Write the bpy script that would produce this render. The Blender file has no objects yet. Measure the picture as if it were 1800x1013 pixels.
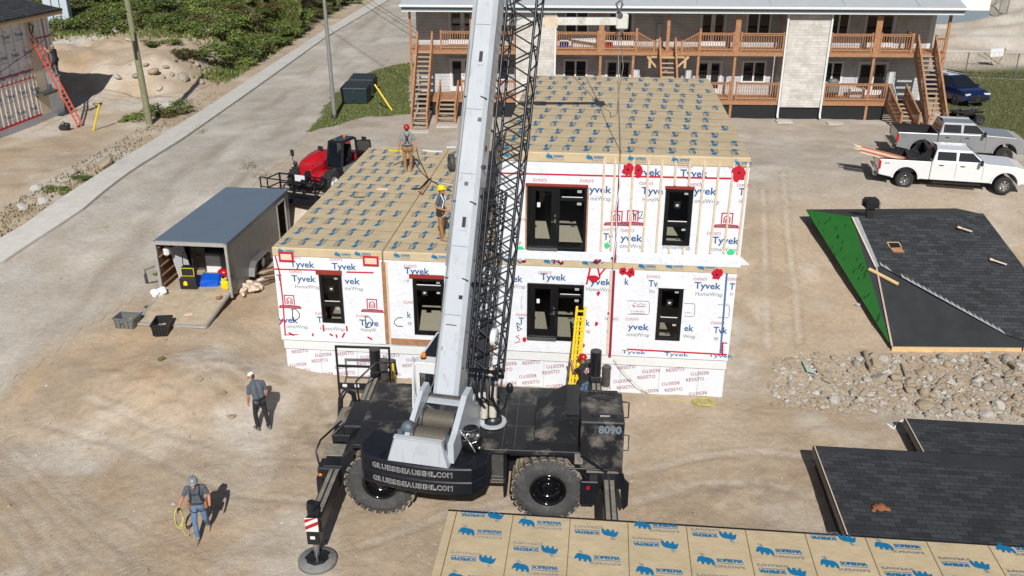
import bpy, bmesh, math, random
import numpy as np
from mathutils import Vector, Matrix, Quaternion
R = math.radians
random.seed(11)
scn = bpy.context.scene
col = scn.collection
# ---------------------------------------------------------------- camera, sky, sun, exposure
CAM_H, FPX, PITCH, ROLL = 14.57, 1603.0, R(23.15), R(-0.13)
cam = bpy.data.objects.new('camera', bpy.data.cameras.new('camera')); col.objects.link(cam)
cam.location = (0, 0, CAM_H); cam.rotation_mode = 'XYZ'
cam.matrix_world = Matrix.Translation((0, 0, CAM_H)) @ Matrix.Rotation(R(90) - PITCH, 4, 'X') @ Matrix.Rotation(-ROLL, 4, 'Z')
cam.data.sensor_width = 36.0; cam.data.lens = 36.0*FPX/1800.0
cam.data.clip_start = .1; cam.data.clip_end = 2000
scn.camera = cam
SUN_EL, SUN_AZ = 39.0, -2.3            # azimuth in which the shadows run, from +Y towards +X
wd = bpy.data.worlds.new('World'); scn.world = wd; wd.use_nodes = True
nt = wd.node_tree
sky = nt.nodes.new('ShaderNodeTexSky'); sky.sky_type = 'NISHITA'; sky.sun_disc = False
sky.sun_elevation = R(SUN_EL); sky.sun_rotation = R(180 + SUN_AZ)
nt.links.new(sky.outputs[0], nt.nodes['Background'].inputs[0]); nt.nodes['Background'].inputs[1].default_value = .05
sl = bpy.data.lights.new('sun', 'SUN'); sl.energy = 5.0; sl.angle = R(.5); sl.color = (1, .968, .92)
sun = bpy.data.objects.new('sun', sl); col.objects.link(sun)
sd = Vector((math.sin(R(SUN_AZ))*math.cos(R(SUN_EL)), math.cos(R(SUN_AZ))*math.cos(R(SUN_EL)), -math.sin(R(SUN_EL))))
sun.rotation_euler = sd.to_track_quat('-Z', 'Y').to_euler(); sun.location = (0, -10, 40)
scn.view_settings.view_transform = 'Standard'; scn.view_settings.look = 'None'
scn.view_settings.gamma = 1; scn.view_settings.use_curve_mapping = False
scn.view_settings.exposure = -0.06
scn.render.engine = 'CYCLES'
scn.cycles.max_bounces = 6; scn.cycles.transparent_max_bounces = 12
# ---------------------------------------------------------------- camera model: the survey of the site (metres)
CAM_H, FPX, PITCH, ROLL = 14.57, 1603.0, math.radians(23.15), math.radians(-0.13)
CP, SP = math.cos(PITCH), math.sin(PITCH)
def ray(px, py):
    u, v = px - 900.0, py - 506.5
    c, s = math.cos(-ROLL), math.sin(-ROLL)
    u, v = c*u - s*v, s*u + c*v
    x, y = u/FPX, v/FPX
    return (x, CP - y*SP, -(SP + y*CP))
def at_z(px, py, z):
    d = ray(px, py); t = (z - CAM_H)/d[2]
    return (d[0]*t, d[1]*t, z)
def sst(a, b, x):
    t = np.clip((np.asarray(x, float) - a)/(b - a), 0, 1)
    return t*t*(3 - 2*t)
_rs = np.random.RandomState(7)
_perm = _rs.rand(256, 256)
def vnoise(x, y):
    xi = np.floor(x).astype(int); yi = np.floor(y).astype(int)
    fx = x - xi; fy = y - yi
    fx = fx*fx*(3-2*fx); fy = fy*fy*(3-2*fy)
    a = _perm[xi & 255, yi & 255]; b = _perm[(xi+1) & 255, yi & 255]
    c = _perm[xi & 255, (yi+1) & 255]; d = _perm[(xi+1) & 255, (yi+1) & 255]
    return (a*(1-fx)+b*fx)*(1-fy) + (c*(1-fx)+d*fx)*fy
def fbm(x, y, o=4):
    r = 0; a = .5; n = 0
    for k in range(o):
        r = r + a*vnoise(x*2**k + 17.3*k, y*2**k + 5.1*k); n += a; a *= .5
    return r/n

def terrain(X, Y):
    X = np.asarray(X, float); Y = np.asarray(Y, float)
    z = 2.6*sst(25, 43, Y)
    z = z + .75*sst(5.5, 10, -X)*sst(21, 28, Y)*(1 - sst(30, 43, Y))
    z = z + .50*np.exp(-((X+10.6)**2/6 + (Y-25.2)**2/2.2))                       # low spoil heap by the house corner
    # the hard standing under the trailer
    lx = .9945*(X+12.78) - .1045*(Y-30.55); ly = .1045*(X+12.78) + .9945*(Y-30.55)
    m = sst(-1.6, -.2, lx)*(1-sst(3.2, 4.4, lx))*sst(-3.4, -2.2, ly)*(1-sst(6.5, 8.5, ly))
    z = z*(1-m) + m*(1.03 + .03*np.clip(ly, 0, 9))
    wild = sst(20.2, 24.5, -X)
    z = z + wild*(2.0*sst(57, 65, Y + 3*(fbm(X*.2, Y*.2)-.5)) + 3.2*sst(66, 110, Y))
    z = z + wild*sst(53, 60, Y)*(1-sst(75, 90, Y))*(1.0*(fbm(X*.45+3, Y*.45)-.5) + .7*(fbm(X*1.5+3, Y*1.1, 4)-.5))
    z = z + 5.5*np.exp(-(((X-51)/7.5)**2 + ((Y-90)/11)**2))*(X > 20) + 1.5*sst(30, 35, X)*sst(71, 79, Y) + .35*sst(27, 31, X)*sst(66, 71, Y)*np.sin(Y*2.1 + .4*X)*.4   # dug earth heaps behind the flats
    return z
def relief(X, Y):
    n = .12*(fbm(X*.35, Y*.35, 3)-.5) + .11*(fbm(X*1.2+9, Y*1.2, 4)-.5)
    n = n + .34*np.exp(-((X+10.2)**2/9 + (Y-24.6)**2/3))*(fbm(X*1.9+5, Y*1.9, 4)-.45) + .10*np.exp(-((X+5.6)**2/2.2 + (Y-23.2)**2/3.0))*(fbm(X*4, Y*4, 3)-.5)
    dirt = 1 - .75*road_mask(X, Y)
    return n*dirt
def road_right(Y):
    Y = np.asarray(Y, float)
    return np.where(Y < 34, -16.0 + (Y-24.6)*.45, -11.77 + (Y-34)*.05)
def kerb(Y): return np.interp(Y, [20, 30, 32.2, 36.6, 48.2, 62.6, 86.8, 122, 160], [-27.5, -20.7, -19.51, -18.29, -17.62, -17.44, -17.29, -15.6, -13])
def pave_left(Y): return np.interp(Y, [20, 30, 34.8, 40.8, 55.2, 67.2, 91, 122, 160], [-31, -22.6, -20.12, -19.33, -18.78, -18.65, -18.32, -17.2, -14.5])
def road_mask(X, Y):
    n = 1.6*(fbm(X*.5+40, Y*.25, 3)-.5)
    return sst(-.7, .7, road_right(Y) + n - X)*sst(-1.0, .1, X - kerb(Y))
def gnd_many(PX, PY):
    """where the sight lines through many pixels meet the earth"""
    u, v = np.asarray(PX, float) - 900.0, np.asarray(PY, float) - 506.5
    c, q = math.cos(-ROLL), math.sin(-ROLL); u, v = c*u - q*v, q*u + c*v
    x, y = u/FPX, v/FPX; D = np.stack([x, CP - y*SP, -(SP + y*CP)], -1)
    f = lambda t: CAM_H + D[..., 2]*t - terrain(D[..., 0]*t, D[..., 1]*t) - relief(D[..., 0]*t, D[..., 1]*t)
    # start where the sight line sinks below the highest ground there is, then halve
    t = np.full(x.shape, 10.0); hit = np.zeros(x.shape, bool)
    for k in range(160):
        step = np.clip(.012*t, .25, 4); nt = np.where(hit, t, t + step); h = (CAM_H + D[..., 2]*nt - terrain(D[..., 0]*nt, D[..., 1]*nt)) < 0; hit |= h; t = nt
        if hit.all(): break
    a, b = t - 5, t + 1.5
    for _ in range(16):
        m = (a+b)/2; up = f(m) > 0; a = np.where(up, m, a); b = np.where(up, b, m)
    return D[..., 0]*b, D[..., 1]*b, CAM_H + D[..., 2]*b
_hx, _hy = np.arange(-75, 75.1, .2), np.arange(6, 150.1, .2)
_HM = (lambda A: (terrain(*A) + relief(*A)))(np.meshgrid(_hx, _hy)).tolist()
def hgt(X, Y):
    a = min(max((X+75)/.2, 0), len(_hx)-1.001); b = min(max((Y-6)/.2, 0), len(_hy)-1.001); i, j = int(a), int(b); a -= i; b -= j
    p, q = _HM[j], _HM[j+1]; return (p[i]*(1-a)+p[i+1]*a)*(1-b) + (q[i]*(1-a)+q[i+1]*a)*b
def gz(X, Y): return hgt(X, Y)
def gnd(px, py):
    d = ray(px, py); t = 10.0
    while t < 400 and CAM_H + d[2]*t > hgt(d[0]*t, d[1]*t): t += min(4, max(.25, .01*t))
    a, b = t - 4, t
    for _ in range(20):
        m = (a+b)/2
        if CAM_H + d[2]*m > hgt(d[0]*m, d[1]*m): a = m
        else: b = m
    return (d[0]*b, d[1]*b, CAM_H + d[2]*b)
class Frame:
    """a local frame standing at (ox, oy, oz), turned by rz about the vertical"""
    def __init__(s, ox, oy, oz=0.0, rz=0.0): s.o = (ox, oy, oz); s.rz = rz; s.c = math.cos(rz); s.s = math.sin(rz)
    def l(s, p):
        x, y, z = p[0]-s.o[0], p[1]-s.o[1], p[2]-s.o[2]
        return (s.c*x + s.s*y, -s.s*x + s.c*y, z)
    def w(s, p): return (s.o[0] + s.c*p[0] - s.s*p[1], s.o[1] + s.s*p[0] + s.c*p[1], s.o[2] + p[2])
    def _hit(s, px, py, k, v):
        d = ray(px, py); a = s.l((0, 0, CAM_H)); b = s.l((d[0], d[1], CAM_H + d[2]))
        e = [b[i]-a[i] for i in range(3)]; t = (v - a[k])/e[k]
        return tuple(a[i] + e[i]*t for i in range(3))
    def on_x(s, px, py, x): return s._hit(px, py, 0, x)
    def on_y(s, px, py, y): return s._hit(px, py, 1, y)
    def on_z(s, px, py, z): return s._hit(px, py, 2, z)
# ---------------------------------------------------------------- helpers
def lin(r, g, b):
    f = lambda c: (c/255/12.92) if c/255 <= .04045 else ((c/255+.055)/1.055)**2.4
    return (f(r), f(g), f(b))
MATS = {}
def mat(name, c, rough=.6, metal=0, var=.12, vscale=6, bump=0, bscale=40, spec=.5, coat=0, alpha_fn=None, c2=None, c2scale=3, c2thr=(.45, .7), emit=None):
    m = bpy.data.materials.new(name); m.use_nodes = True
    n = m.node_tree; L = n.links.new; p = n.nodes['Principled BSDF']
    p.inputs['Roughness'].default_value = rough; p.inputs['Metallic'].default_value = metal
    p.inputs['Specular IOR Level'].default_value = spec
    if coat: p.inputs['Coat Weight'].default_value = coat; p.inputs['Coat Roughness'].default_value = .08
    tc = n.nodes.new('ShaderNodeTexCoord')
    base = None
    if var or c2:
        no = n.nodes.new('ShaderNodeTexNoise'); no.inputs['Scale'].default_value = vscale; no.inputs['Detail'].default_value = 6; no.inputs['Roughness'].default_value = .65
        L(tc.outputs['Object'], no.inputs['Vector'])
        mr = n.nodes.new('ShaderNodeMapRange'); mr.inputs[1].default_value = .25; mr.inputs[2].default_value = .75
        mr.inputs[3].default_value = 1-var; mr.inputs[4].default_value = 1+var
        L(no.outputs[0], mr.inputs[0])
        mx = n.nodes.new('ShaderNodeMix'); mx.data_type = 'RGBA'; mx.blend_type = 'MULTIPLY'; mx.inputs[0].default_value = 1
        mx.inputs[6].default_value = (*c, 1); L(mr.outputs[0], mx.inputs[7]); base = mx.outputs[2]
        if c2:
            n2 = n.nodes.new('ShaderNodeTexNoise'); n2.inputs['Scale'].default_value = c2scale; n2.inputs['Detail'].default_value = 8; n2.inputs['Roughness'].default_value = .7
            L(tc.outputs['Object'], n2.inputs['Vector'])
            m2 = n.nodes.new('ShaderNodeMapRange'); m2.inputs[1].default_value = c2thr[0]; m2.inputs[2].default_value = c2thr[1]
            L(n2.outputs[0], m2.inputs[0])
            x2 = n.nodes.new('ShaderNodeMix'); x2.data_type = 'RGBA'; L(m2.outputs[0], x2.inputs[0]); L(base, x2.inputs[6]); x2.inputs[7].default_value = (*c2, 1)
            base = x2.outputs[2]
        L(base, p.inputs['Base Color'])
    else: p.inputs['Base Color'].default_value = (*c, 1)
    if bump:
        nb = n.nodes.new('ShaderNodeTexNoise'); nb.inputs['Scale'].default_value = bscale; nb.inputs['Detail'].default_value = 5
        L(tc.outputs['Object'], nb.inputs['Vector'])
        b = n.nodes.new('ShaderNodeBump'); b.inputs['Strength'].default_value = bump; b.inputs['Distance'].default_value = .05
        L(nb.outputs[0], b.inputs['Height']); L(b.outputs[0], p.inputs['Normal'])
    if emit: p.inputs['Emission Color'].default_value = (*emit[0], 1); p.inputs['Emission Strength'].default_value = emit[1]
    MATS[name] = m
    return m
def glass_mat(name, tint=(.75, .8, .8), keep=.8):
    m = bpy.data.materials.new(name); m.use_nodes = True
    n = m.node_tree; L = n.links.new; n.nodes.remove(n.nodes['Principled BSDF'])
    t = n.nodes.new('ShaderNodeBsdfTransparent'); t.inputs[0].default_value = (*tint, 1)
    g = n.nodes.new('ShaderNodeBsdfGlossy'); g.inputs[1].default_value = .02; g.inputs[0].default_value = (.9, .95, 1, 1)
    f = n.nodes.new('ShaderNodeFresnel'); f.inputs[0].default_value = 1.5
    x = n.nodes.new('ShaderNodeMixShader'); L(f.outputs[0], x.inputs[0]); L(t.outputs[0], x.inputs[1]); L(g.outputs[0], x.inputs[2])
    L(x.outputs[0], n.nodes['Material Output'].inputs[0])
    MATS[name] = m; return m
_txt = {}
def text2d(s, bold=0.0, res=2):
    k = (s, bold)
    if k not in _txt:
        cu = bpy.data.curves.new('t', 'FONT'); cu.body = s; cu.size = 1; cu.offset = bold; cu.resolution_u = res
        o = bpy.data.objects.new('t', cu); col.objects.link(o)
        dg = bpy.context.evaluated_depsgraph_get(); dg.update()
        me = bpy.data.meshes.new_from_object(o.evaluated_get(dg), depsgraph=dg)
        vs = [(v.co.x, v.co.y) for v in me.vertices]; fs = [tuple(p.vertices) for p in me.polygons]
        bpy.data.objects.remove(o); bpy.data.curves.remove(cu); bpy.data.meshes.remove(me)
        w = max(v[0] for v in vs) if vs else 1
        _txt[k] = (vs, fs, w)
    return _txt[k]
V3 = Vector
class MB:
    def __init__(s): s.v = []; s.f = []; s.m = []; s.sm = []
    def add(s, vs, fs, m=0, sm=False):
        b = len(s.v); s.v += [tuple(v) for v in vs]
        for f in fs: s.f.append(tuple(b+i for i in f)); s.m.append(m); s.sm.append(sm)
        return s
    def quad(s, a, b, c, d, m=0): return s.add([a, b, c, d], [(0, 1, 2, 3)], m)
    def poly(s, pts, m=0): return s.add(pts, [tuple(range(len(pts)))], m)
    def boxm(s, M, sx, sy, sz, m=0, bev=0):
        hx, hy, hz = sx/2, sy/2, sz/2
        b = min(bev, hx*.9, hy*.9, hz*.9)
        if b <= 0:
            vs = [M @ V3((x*hx, y*hy, z*hz)) for x in (-1, 1) for y in (-1, 1) for z in (-1, 1)]
            return s.add(vs, [(0, 1, 3, 2), (4, 6, 7, 5), (0, 4, 5, 1), (2, 3, 7, 6), (0, 2, 6, 4), (1, 5, 7, 3)], m)
        vs = []; ix = {}
        for x in (-1, 1):
            for y in (-1, 1):
                for z in (-1, 1):
                    for a in range(3):
                        p = [x*(hx-b), y*(hy-b), z*(hz-b)]; p[a] = (x, y, z)[a]*(hx, hy, hz)[a]
                        ix[x, y, z, a] = len(vs); vs.append(M @ V3(p))
        fs = []
        for a in range(3):
            o = [i for i in range(3) if i != a]
            for sg in (-1, 1):
                q = []
                for (i, j) in ((-1, -1), (1, -1), (1, 1), (-1, 1)):
                    k = [0, 0, 0]; k[a] = sg; k[o[0]] = i; k[o[1]] = j; q.append(ix[k[0], k[1], k[2], a])
                fs.append(tuple(q))
        for a in range(3):                       # edges running along axis a
            o = [i for i in range(3) if i != a]
            for i in (-1, 1):
                for j in (-1, 1):
                    k0 = [0, 0, 0]; k0[a] = -1; k0[o[0]] = i; k0[o[1]] = j; k1 = list(k0); k1[a] = 1
                    fs.append((ix[(*k0, o[0])], ix[(*k1, o[0])], ix[(*k1, o[1])], ix[(*k0, o[1])]))
        for x in (-1, 1):
            for y in (-1, 1):
                for z in (-1, 1): fs.append((ix[x, y, z, 0], ix[x, y, z, 1], ix[x, y, z, 2]))
        return s.add(vs, fs, m)
    def box(s, c, d, rz=0, m=0, bev=0, rx=0, ry=0):
        M = Matrix.Translation(c) @ Matrix.Rotation(rz, 4, 'Z') @ Matrix.Rotation(ry, 4, 'Y') @ Matrix.Rotation(rx, 4, 'X')
        return s.boxm(M, *d, m, bev)
    def bb(s, x0, x1, y0, y1, z0, z1, m=0, bev=0):
        return s.box(((x0+x1)/2, (y0+y1)/2, (z0+z1)/2), (abs(x1-x0), abs(y1-y0), abs(z1-z0)), 0, m, bev)
    def bar(s, p, q, w, h, m=0, bev=0, up=(0, 0, 1)):
        p, q = V3(p), V3(q); d = q-p; L = d.length
        if L < 1e-6: return s
        z = d/L; u = V3(up)
        if abs(z.dot(u)) > .98: u = V3((0, 1, 0))
        x = z.cross(u).normalized(); y = x.cross(z)     # x: sideways (w), y: up (h), z: along
        M = Matrix(((x.x, y.x, z.x, (p.x+q.x)/2), (x.y, y.y, z.y, (p.y+q.y)/2), (x.z, y.z, z.z, (p.z+q.z)/2), (0, 0, 0, 1)))
        return s.boxm(M, w, h, L, m, bev)
    def ring(s, c, x, y, r, n): return [V3(c) + x*(r*math.cos(2*math.pi*i/n)) + y*(r*math.sin(2*math.pi*i/n)) for i in range(n)]
    def tube(s, p, q, r, n=8, m=0, r2=None, cap=True):
        p, q = V3(p), V3(q); r2 = r if r2 is None else r2
        d = (q-p)
        if d.length < 1e-6: return s
        d.normalize(); u = V3((0, 0, 1)) if abs(d.z) < .9 else V3((0, 1, 0)); x = d.cross(u).normalized(); y = d.cross(x)
        A = s.ring(p, x, y, r, n); B = s.ring(q, x, y, r2, n)
        s.add(A+B, [(i, (i+1) % n, n+(i+1) % n, n+i) for i in range(n)], m, True)
        if cap: s.add(A, [tuple(range(n))[::-1]], m); s.add(B, [tuple(range(n))], m)
        return s
    def path(s, pts, r, n=6, m=0):
        P = [V3(p) for p in pts]; rings = []
        px = None
        for i, p in enumerate(P):
            d = (P[min(i+1, len(P)-1)] - P[max(i-1, 0)])
            if d.length < 1e-9: d = V3((0, 0, 1))
            d.normalize()
            if px is None:
                u = V3((0, 0, 1)) if abs(d.z) < .9 else V3((0, 1, 0)); x = d.cross(u).normalized()
            else: x = (px - d*px.dot(d)).normalized() if (px - d*px.dot(d)).length > 1e-6 else d.orthogonal().normalized()
            px = x; y = d.cross(x)
            rr = r[i] if isinstance(r, (list, tuple)) else r
            rings.append(s.ring(p, x, y, rr, n))
        vs = [v for g in rings for v in g]; k = len(P)
        s.add(vs, [(a*n+i, a*n+(i+1) % n, (a+1)*n+(i+1) % n, (a+1)*n+i) for a in range(k-1) for i in range(n)], m, True)
        s.add(rings[0], [tuple(range(n))[::-1]], m); s.add(rings[-1], [tuple(range(n))], m)
        return s
    def lathe(s, prof, M=None, n=20, m=0, sm=True):
        """prof: (r, h) pairs, turned about local z, placed by M"""
        M = M or Matrix.Identity(4); k = len(prof)
        vs = [M @ V3((r*math.cos(2*math.pi*i/n), r*math.sin(2*math.pi*i/n), h)) for r, h in prof for i in range(n)]
        return s.add(vs, [(a*n+i, a*n+(i+1) % n, (a+1)*n+(i+1) % n, (a+1)*n+i) for a in range(k-1) for i in range(n)], m, sm)
    def prism(s, pts, ext, m=0):
        P = [V3(p) for p in pts]; e = V3(ext); n = len(P)
        s.add(P + [p+e for p in P], [tuple(range(n))[::-1], tuple(range(n, 2*n))] + [(i, (i+1) % n, n+(i+1) % n, n+i) for i in range(n)], m)
        return s
    def loft(s, secs, m=0, sm=False, close=True, caps=True):
        n = len(secs[0]); vs = [p for q in secs for p in q]; fs = []
        for a in range(len(secs)-1):
            for i in range(n if close else n-1): fs.append((a*n+i, a*n+(i+1) % n, (a+1)*n+(i+1) % n, (a+1)*n+i))
        s.add(vs, fs, m, sm)
        if caps: s.add(secs[0], [tuple(range(n))[::-1]], m); s.add(secs[-1], [tuple(range(n))], m)
        return s
    def text(s, t, o, xd, yd, size, m=0, bold=0.0, width=None, center=False):
        vs, fs, w = text2d(t, bold); o, xd, yd = V3(o), V3(xd).normalized(), V3(yd).normalized()
        sx = size if width is None else width/w
        x0 = -w*sx/2 if center else 0
        return s.add([o + xd*(x[0]*sx + x0) + yd*(x[1]*size) for x in vs], fs, m)
    def ball(s, c, r, n=10, k=6, m=0, M=None):
        r = (r, r, r) if not isinstance(r, (tuple, list)) else r
        vs = []; 
        for a in range(k+1):
            t = math.pi*a/k
            for i in range(n):
                p = V3((r[0]*math.sin(t)*math.cos(2*math.pi*i/n), r[1]*math.sin(t)*math.sin(2*math.pi*i/n), r[2]*math.cos(t)))
                vs.append((M @ p if M else p) + V3(c))
        return s.add(vs, [(a*n+i, (a+1)*n+i, (a+1)*n+(i+1) % n, a*n+(i+1) % n) for a in range(k) for i in range(n)], m, True)
    def build(s, name, mats, parent=None, label=None, fix=True):
        me = bpy.data.meshes.new(name); me.from_pydata(s.v, [], s.f)
        if not isinstance(mats, (list, tuple)): mats = [mats]
        for m in mats: me.materials.append(MATS[m] if isinstance(m, str) else m)
        me.polygons.foreach_set('material_index', s.m); me.polygons.foreach_set('use_smooth', s.sm)
        me.update()
        if fix:
            b = bmesh.new(); b.from_mesh(me); bmesh.ops.recalc_face_normals(b, faces=b.faces); b.to_mesh(me); b.free()
        o = bpy.data.objects.new(name, me); col.objects.link(o)
        if parent: o.parent = parent
        if label: o['label'] = label
        return o
def tag(o, label, cat, group=None, kind=None):
    o['label'] = label; o['category'] = cat
    if group: o['group'] = group
    if kind: o['kind'] = kind
    return o
def thing(name, label, cat, loc=(0, 0, 0), rz=0, group=None):
    o = bpy.data.objects.new(name, None); col.objects.link(o); o.empty_display_size = .3
    o.location = loc; o.rotation_euler = (0, 0, rz)
    return tag(o, label, cat, group)
def struct(o): o['kind'] = 'structure'; return o
def kids(o): return [c for c in bpy.data.objects if c.parent == o]
def dup(root, loc=None, rz=None, label=None, group=None, scale=None):
    r = root.copy(); col.objects.link(r)
    if loc is not None: r.location = loc
    if rz is not None: r.rotation_euler = (0, 0, rz) if not isinstance(rz, tuple) else rz
    if scale is not None: r.scale = (scale,)*3 if not isinstance(scale, tuple) else scale
    if label: r['label'] = label
    if group: r['group'] = group
    for ch in root.children:
        c = ch.copy(); col.objects.link(c); c.parent = r
        for g in ch.children:
            d = g.copy(); col.objects.link(d); d.parent = c
    return r
def hf(fr): return dict(loc=fr.o, rz=fr.rz)
# ---------------------------------------------------------------- common materials
mat('white_wrap', (.72, .745, .79), .42, var=.05, vscale=1.6, spec=.4)
mat('foam_white', (.66, .69, .74), .7, var=.03)
mat('white_paint', (.68, .69, .70), .45, var=.05)
mat('wood_new', (.52, .35, .19), .75, var=.2, vscale=14)
mat('wood_strip', (.62, .51, .39), .75, var=.18, vscale=9)
mat('wood_orange', (.35, .175, .088), .75, var=.35, vscale=7)
mat('wood_grey', (.42, .33, .24), .8, var=.25, vscale=9)
mat('osb', (.66, .55, .42), .8, var=.25, vscale=22)
mat('black_frame', (.008, .008, .009), .3, var=.1)
mat('black_paint', (.014, .015, .017), .38, var=.35, vscale=3, c2=(.15, .135, .115), c2scale=2.2, c2thr=(.56, .82))
mat('black_metal', (.011, .012, .016), .36, var=.2)
mat('rubber', (.055, .056, .058), .85, var=.25, vscale=9, c2=(.17, .15, .12), c2scale=4, c2thr=(.5, .85))
mat('tread_dust', (.30, .25, .185), .95, var=.3, vscale=9, c2=(.06, .055, .05), c2scale=9, c2thr=(.5, .8))
mat('crane_grey', (.46, .495, .54), .32, var=.07, vscale=1.2, c2=(.33, .34, .345), c2scale=2.6, c2thr=(.56, .86))
mat('steel', (.45, .45, .45), .35, metal=.9, var=.2)
mat('steel_dark', (.13, .125, .12), .5, metal=.6, var=.35, vscale=8)
mat('chrome', (.7, .7, .7), .15, metal=1, var=.03)
mat('red_tape', (.50, .008, .03), .45, var=.08)
mat('red_flash', (.26, .028, .022), .5, var=.15)
mat('blue_print', (.028, .105, .27), .5, var=.03)
mat('red_print', (.42, .025, .055), .5, var=.05)
mat('wine_print', (.26, .012, .055), .5, var=.05)
mat('grey_print', (.22, .23, .26), .5, var=.05)
mat('ink_and_shadow_black', (.012, .012, .012), .5, var=0)
mat('green_spray', (.02, .62, .20), .6, var=.1)
mat('soprema_blue', (.008, .16, .34), .5, var=.05)
mat('tan_sheet', (.54, .435, .275), .58, var=.13, vscale=.9, bump=.5, bscale=3.2, c2=(.46, .355, .22), c2scale=2.2, c2thr=(.52, .78))
mat('seam_brown', (.16, .10, .055), .8, var=.2)
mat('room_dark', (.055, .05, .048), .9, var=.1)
mat('white_sticker', (.78, .78, .76), .6, var=.02)
mat('concrete', (.53, .51, .47), .9, var=.1, vscale=3, bump=.2, bscale=30, c2=(.44, .415, .375), c2scale=.8, c2thr=(.5, .75))
mat('yellow_paint', (.75, .52, .012), .4, var=.06)
mat('bright_red', (.43, .008, .013), .28, var=.05, coat=.4)
mat('orange_red', (.62, .09, .045), .5, var=.1)
mat('amber', (.75, .19, .01), .3, var=.02)
mat('skin', (.42, .20, .125), .55, var=.08)
mat('hair_dark', (.03, .02, .014), .7, var=.2)
mat('plastic_blue', (.008, .10, .58), .35, var=.08)
mat('plastic_yellow', (.80, .60, .01), .35, var=.04)
mat('plastic_black', (.018, .018, .02), .45, var=.15)
mat('plastic_grey', (.14, .145, .145), .5, var=.1)
mat('rope_yellow', (.50, .47, .13), .7, var=.1)
mat('cable_grey', (.22, .22, .21), .5, var=.1)
mat('leather', (.30, .13, .055), .65, var=.25)
glass_mat('clear_glass')
glass_mat('dark_glass', (.16, .18, .19))
mat('mirror_glass', (.012, .014, .017), .04, var=0, spec=.8)

def wrinkle_wrap():
    """house wrap: slack folds, mostly upright, with finer creases"""
    n = MATS['white_wrap'].node_tree; L = n.links.new; p = n.nodes['Principled BSDF']; tc = n.nodes.new('ShaderNodeTexCoord'); prev = None
    for sc, st, di, k in (((1.0, 1.0, .45), .7, .08, 2.2), ((1.6, 1.6, 3.4), .4, .035, 3.0), ((1, 1, 1), .12, .02, 12)):
        mp = n.nodes.new('ShaderNodeMapping'); mp.inputs['Scale'].default_value = sc; L(tc.outputs['Object'], mp.inputs[0])
        no = n.nodes.new('ShaderNodeTexNoise'); no.inputs['Scale'].default_value = k; no.inputs['Detail'].default_value = 4; no.inputs['Distortion'].default_value = 1.2; L(mp.outputs[0], no.inputs[0])
        b = n.nodes.new('ShaderNodeBump'); b.inputs['Strength'].default_value = st; b.inputs['Distance'].default_value = di; L(no.outputs[0], b.inputs['Height'])
        if prev: L(prev.outputs[0], b.inputs['Normal'])
        prev = b
    L(prev.outputs[0], p.inputs['Normal'])
wrinkle_wrap()

def streaks(name, colr, sc=(5, 5, .45), thr=(.58, .74), amt=.55):
    """run-off streaks down a painted surface"""
    n = MATS[name].node_tree; L = n.links.new; p = n.nodes['Principled BSDF']; src = p.inputs['Base Color'].links[0].from_socket
    tc = n.nodes.new('ShaderNodeTexCoord'); mp = n.nodes.new('ShaderNodeMapping'); mp.inputs['Scale'].default_value = sc; L(tc.outputs['Object'], mp.inputs[0])
    no = n.nodes.new('ShaderNodeTexNoise'); no.inputs['Scale'].default_value = 1.6; no.inputs['Detail'].default_value = 7; L(mp.outputs[0], no.inputs[0])
    mr = n.nodes.new('ShaderNodeMapRange'); mr.inputs[1].default_value = thr[0]; mr.inputs[2].default_value = thr[1]; mr.inputs[4].default_value = amt; L(no.outputs[0], mr.inputs[0])
    x = n.nodes.new('ShaderNodeMix'); x.data_type = 'RGBA'; L(mr.outputs[0], x.inputs[0]); L(src, x.inputs[6]); x.inputs[7].default_value = (*colr, 1); L(x.outputs[2], p.inputs['Base Color'])
streaks('crane_grey', (.30, .27, .23)); streaks('white_wrap', (.52, .50, .46), (2.5, 2.5, 1.2), (.62, .8), .35); streaks('foam_white', (.46, .44, .41), (3, 3, 1), (.62, .82), .35); streaks('tan_sheet', (.36, .28, .18), (1.2, 4, 1), (.6, .78), .45)
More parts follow.
